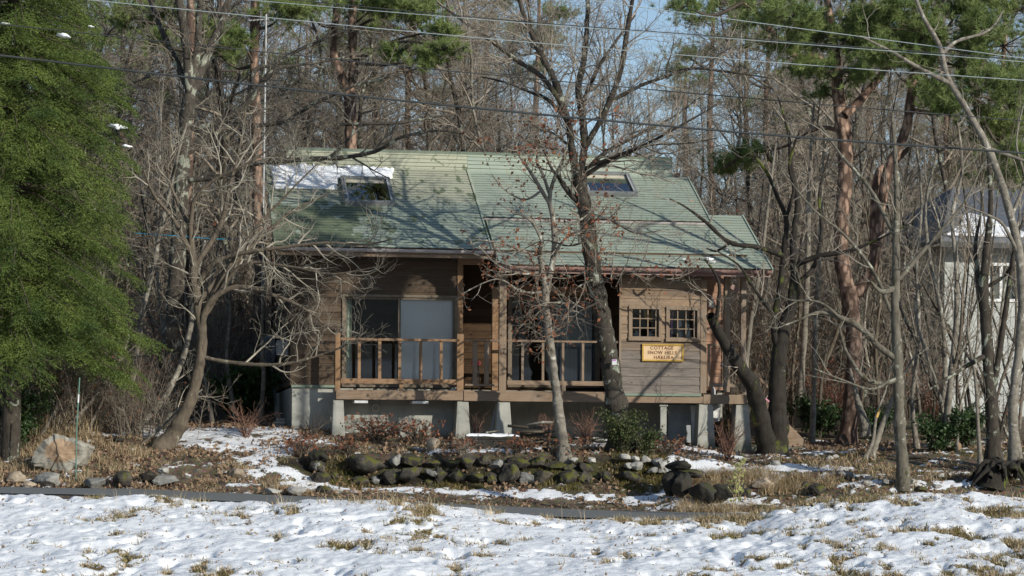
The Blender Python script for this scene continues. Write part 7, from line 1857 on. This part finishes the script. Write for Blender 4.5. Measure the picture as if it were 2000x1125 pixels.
blades(spots[half], 9, .04, .17, .05, M['straw'], 'dry_grass', 'straw coloured dry grass poking through the snowy field', 1, .005, .9)
blades(spots[~half], 9, .03, .13, .05, M['olive'], 'olive_grass', 'olive brown matted grass in the gaps of the snowy field', 2, .006, 1.1)
tall = [P(x, y, 37.3) for x, y in ((640, 970), (800, 975), (845, 984), (360, 966), (205, 967), (945, 998), (960, 1003), (1115, 1010), (1365, 1005), (1440, 1006), (1475, 998), (540, 975), (1850, 962), (1980, 965), (760, 978), (700, 975))]
tall = [(q.x, q.y, float(bank_z(q.x, q.y))) for q in tall]
blades(tall, 26, .1, .38, .14, M['straw'], 'dry_grass', 'taller straw tufts standing along the crest of the snowy field', 3, .005, .8)
# reeds at the far left
rd = np.column_stack([gr.uniform(-11.2, -8.6, 240), gr.uniform(48.6, 50.8, 240)]); rd = np.column_stack([rd, zg(rd[:, 0], rd[:, 1])])
blades(rd, 14, .3, .7, .08, M['straw'], 'dry_reeds', 'tall dry reeds at the far left under the spruce', 4, .009, .45)
# dry grass on the mounds
def zone_spots(n, x0, x1, y0, y1, thr):
    c = np.column_stack([gr.uniform(0, 1, n), gr.uniform(y0, y1, n)]); px = x0 + (x1 - x0) * c[:, 0]; X = (px - 1000) / F * c[:, 1]
    k = fbm(X * 1.7 + 3, c[:, 1] * 1.7, 3) > thr; X = X[k]; Y = c[k, 1]
    return np.column_stack([X, Y, zg(X, Y)])
blades(zone_spots(800, 280, 620, 44.4, 47.4, .05), 12, .05, .22, .06, M['straw'], 'dry_grass', 'dry grass tufts on the left mound', 5, .005, .8)
blades(zone_spots(1500, -60, 300, 44.8, 50, .0), 12, .08, .34, .06, M['straw'], 'dry_grass', 'dry grass around the cut boulder', 6, .005, .8)
blades(zone_spots(1500, 1320, 1640, 44.4, 46.8, .02), 14, .08, .36, .06, M['straw'], 'dry_grass', 'dry grass hanging over the dark rock cluster', 7, .005, 1.0)
blades(zone_spots(500, 1200, 1320, 45.6, 47.4, .0), 9, .04, .14, .05, M['olive'], 'olive_grass', 'short olive grass beside the white stone pile', 8, .005, .9)
blades(zone_spots(1500, 1480, 2050, 44.4, 50, .03), 8, .04, .16, .05, M['olive'], 'olive_grass', 'mossy short grass on the right mound', 9, .005, .9)
blades(zone_spots(1800, 560, 1300, 46.3, 47.25, -.02), 9, .06, .20, .05, M['olive'], 'olive_grass', 'short grass along the foot of the low stone wall', 10, .005, .9)
blades(zone_spots(900, 600, 1300, 47.2, 49.2, .04), 8, .05, .2, .05, M['straw'], 'dry_grass', 'thin dry grass on the terrace above the stone wall', 11, .005, .9)
blades(zone_spots(700, 1480, 2050, 44.4, 48, .08), 9, .08, .34, .06, M['straw'], 'dry_grass', 'straw tufts on the right mound', 12, .005, .9)
# yellow-green weed on the crest
q = P(1438, 1008, 37.4); q.z = float(bank_z(q.x, q.y)); t = thing('tall_weed', q, 'tall yellow green weed standing on the snow crest at right', 'weed'); rg = random.Random(6); st, cen = [], []
for k in range(3):
    x = rg.gauss(0, .03); st.append(catmull([(x, 0, -.05), (x + .02, 0, .4), (x + .05 + .04 * k, .02, .78 + .08 * k)], [.006, .005, .003], 5))
out = [[]]
for b in st: sprout(rg, b, [S(SP_TWIG, den=24, len=.2, t0=.3, ang=55, up=.2)], 0, out)
branch_obj('stalks', st + out[0], 4, M['straw'], t)
for p, r in out[0]: cen += [p[-1], p[1], p[2]]
v, f = leaf_mesh(cen, .05, np.random.RandomState(4)); link('leaves', np_mesh('leaves', v, f, M['weed']), t)
# fallen leaves
N = 42000
c = np.column_stack([gr.uniform(0, 1, N), gr.uniform(44.4, 53, N)]); Y_l = c[:, 1]; px = -50 + 2100 * c[:, 0]; X = (px - 1000) / F * c[:, 1]; Y = c[:, 1]
dn = np.where(px < 640, .95, np.where((px < 1310) & (Y_l > 46.2) & (Y_l < 49.5), .8, .4)) * (fbm(X * .9, Y * .9, 3) > -.1)
k = (gr.rand(N) < dn) & np.array([True] * N); X, Y = X[k], Y[k]
uu = (X - HO.x) * CA + (Y - HO.y) * SA; vq = -(X - HO.x) * SA + (Y - HO.y) * CA; k = ~((uu > 0) & (uu < 10.3) & (vq > 0)); X, Y = X[k], Y[k]
v, f = leaf_mesh(np.column_stack([X, Y, zg(X, Y) + .025]), .075, gr, droop=-.0); tag(link('fallen_leaves', np_mesh('fallen_leaves', v, f, M['litter'])), 'brown fallen leaves strewn over the ground around the trees', 'leaves', None, 'stuff')
c = np.column_stack([gr.uniform(-9, 9, 2600), gr.uniform(30.3, 38, 2600)]); k = fbm(c[:, 0] * .8 + 4, c[:, 1] * .8, 3) > -.06; c = c[k]
v, f = leaf_mesh(np.column_stack([c, bank_z(c[:, 0], c[:, 1]) + .012]), .042, gr, droop=0.0); tag(link('blown_leaves', np_mesh('blown_leaves', v, f, M['litter'])), 'small brown leaves and bits blown onto the snowy field', 'leaves', None, 'stuff')
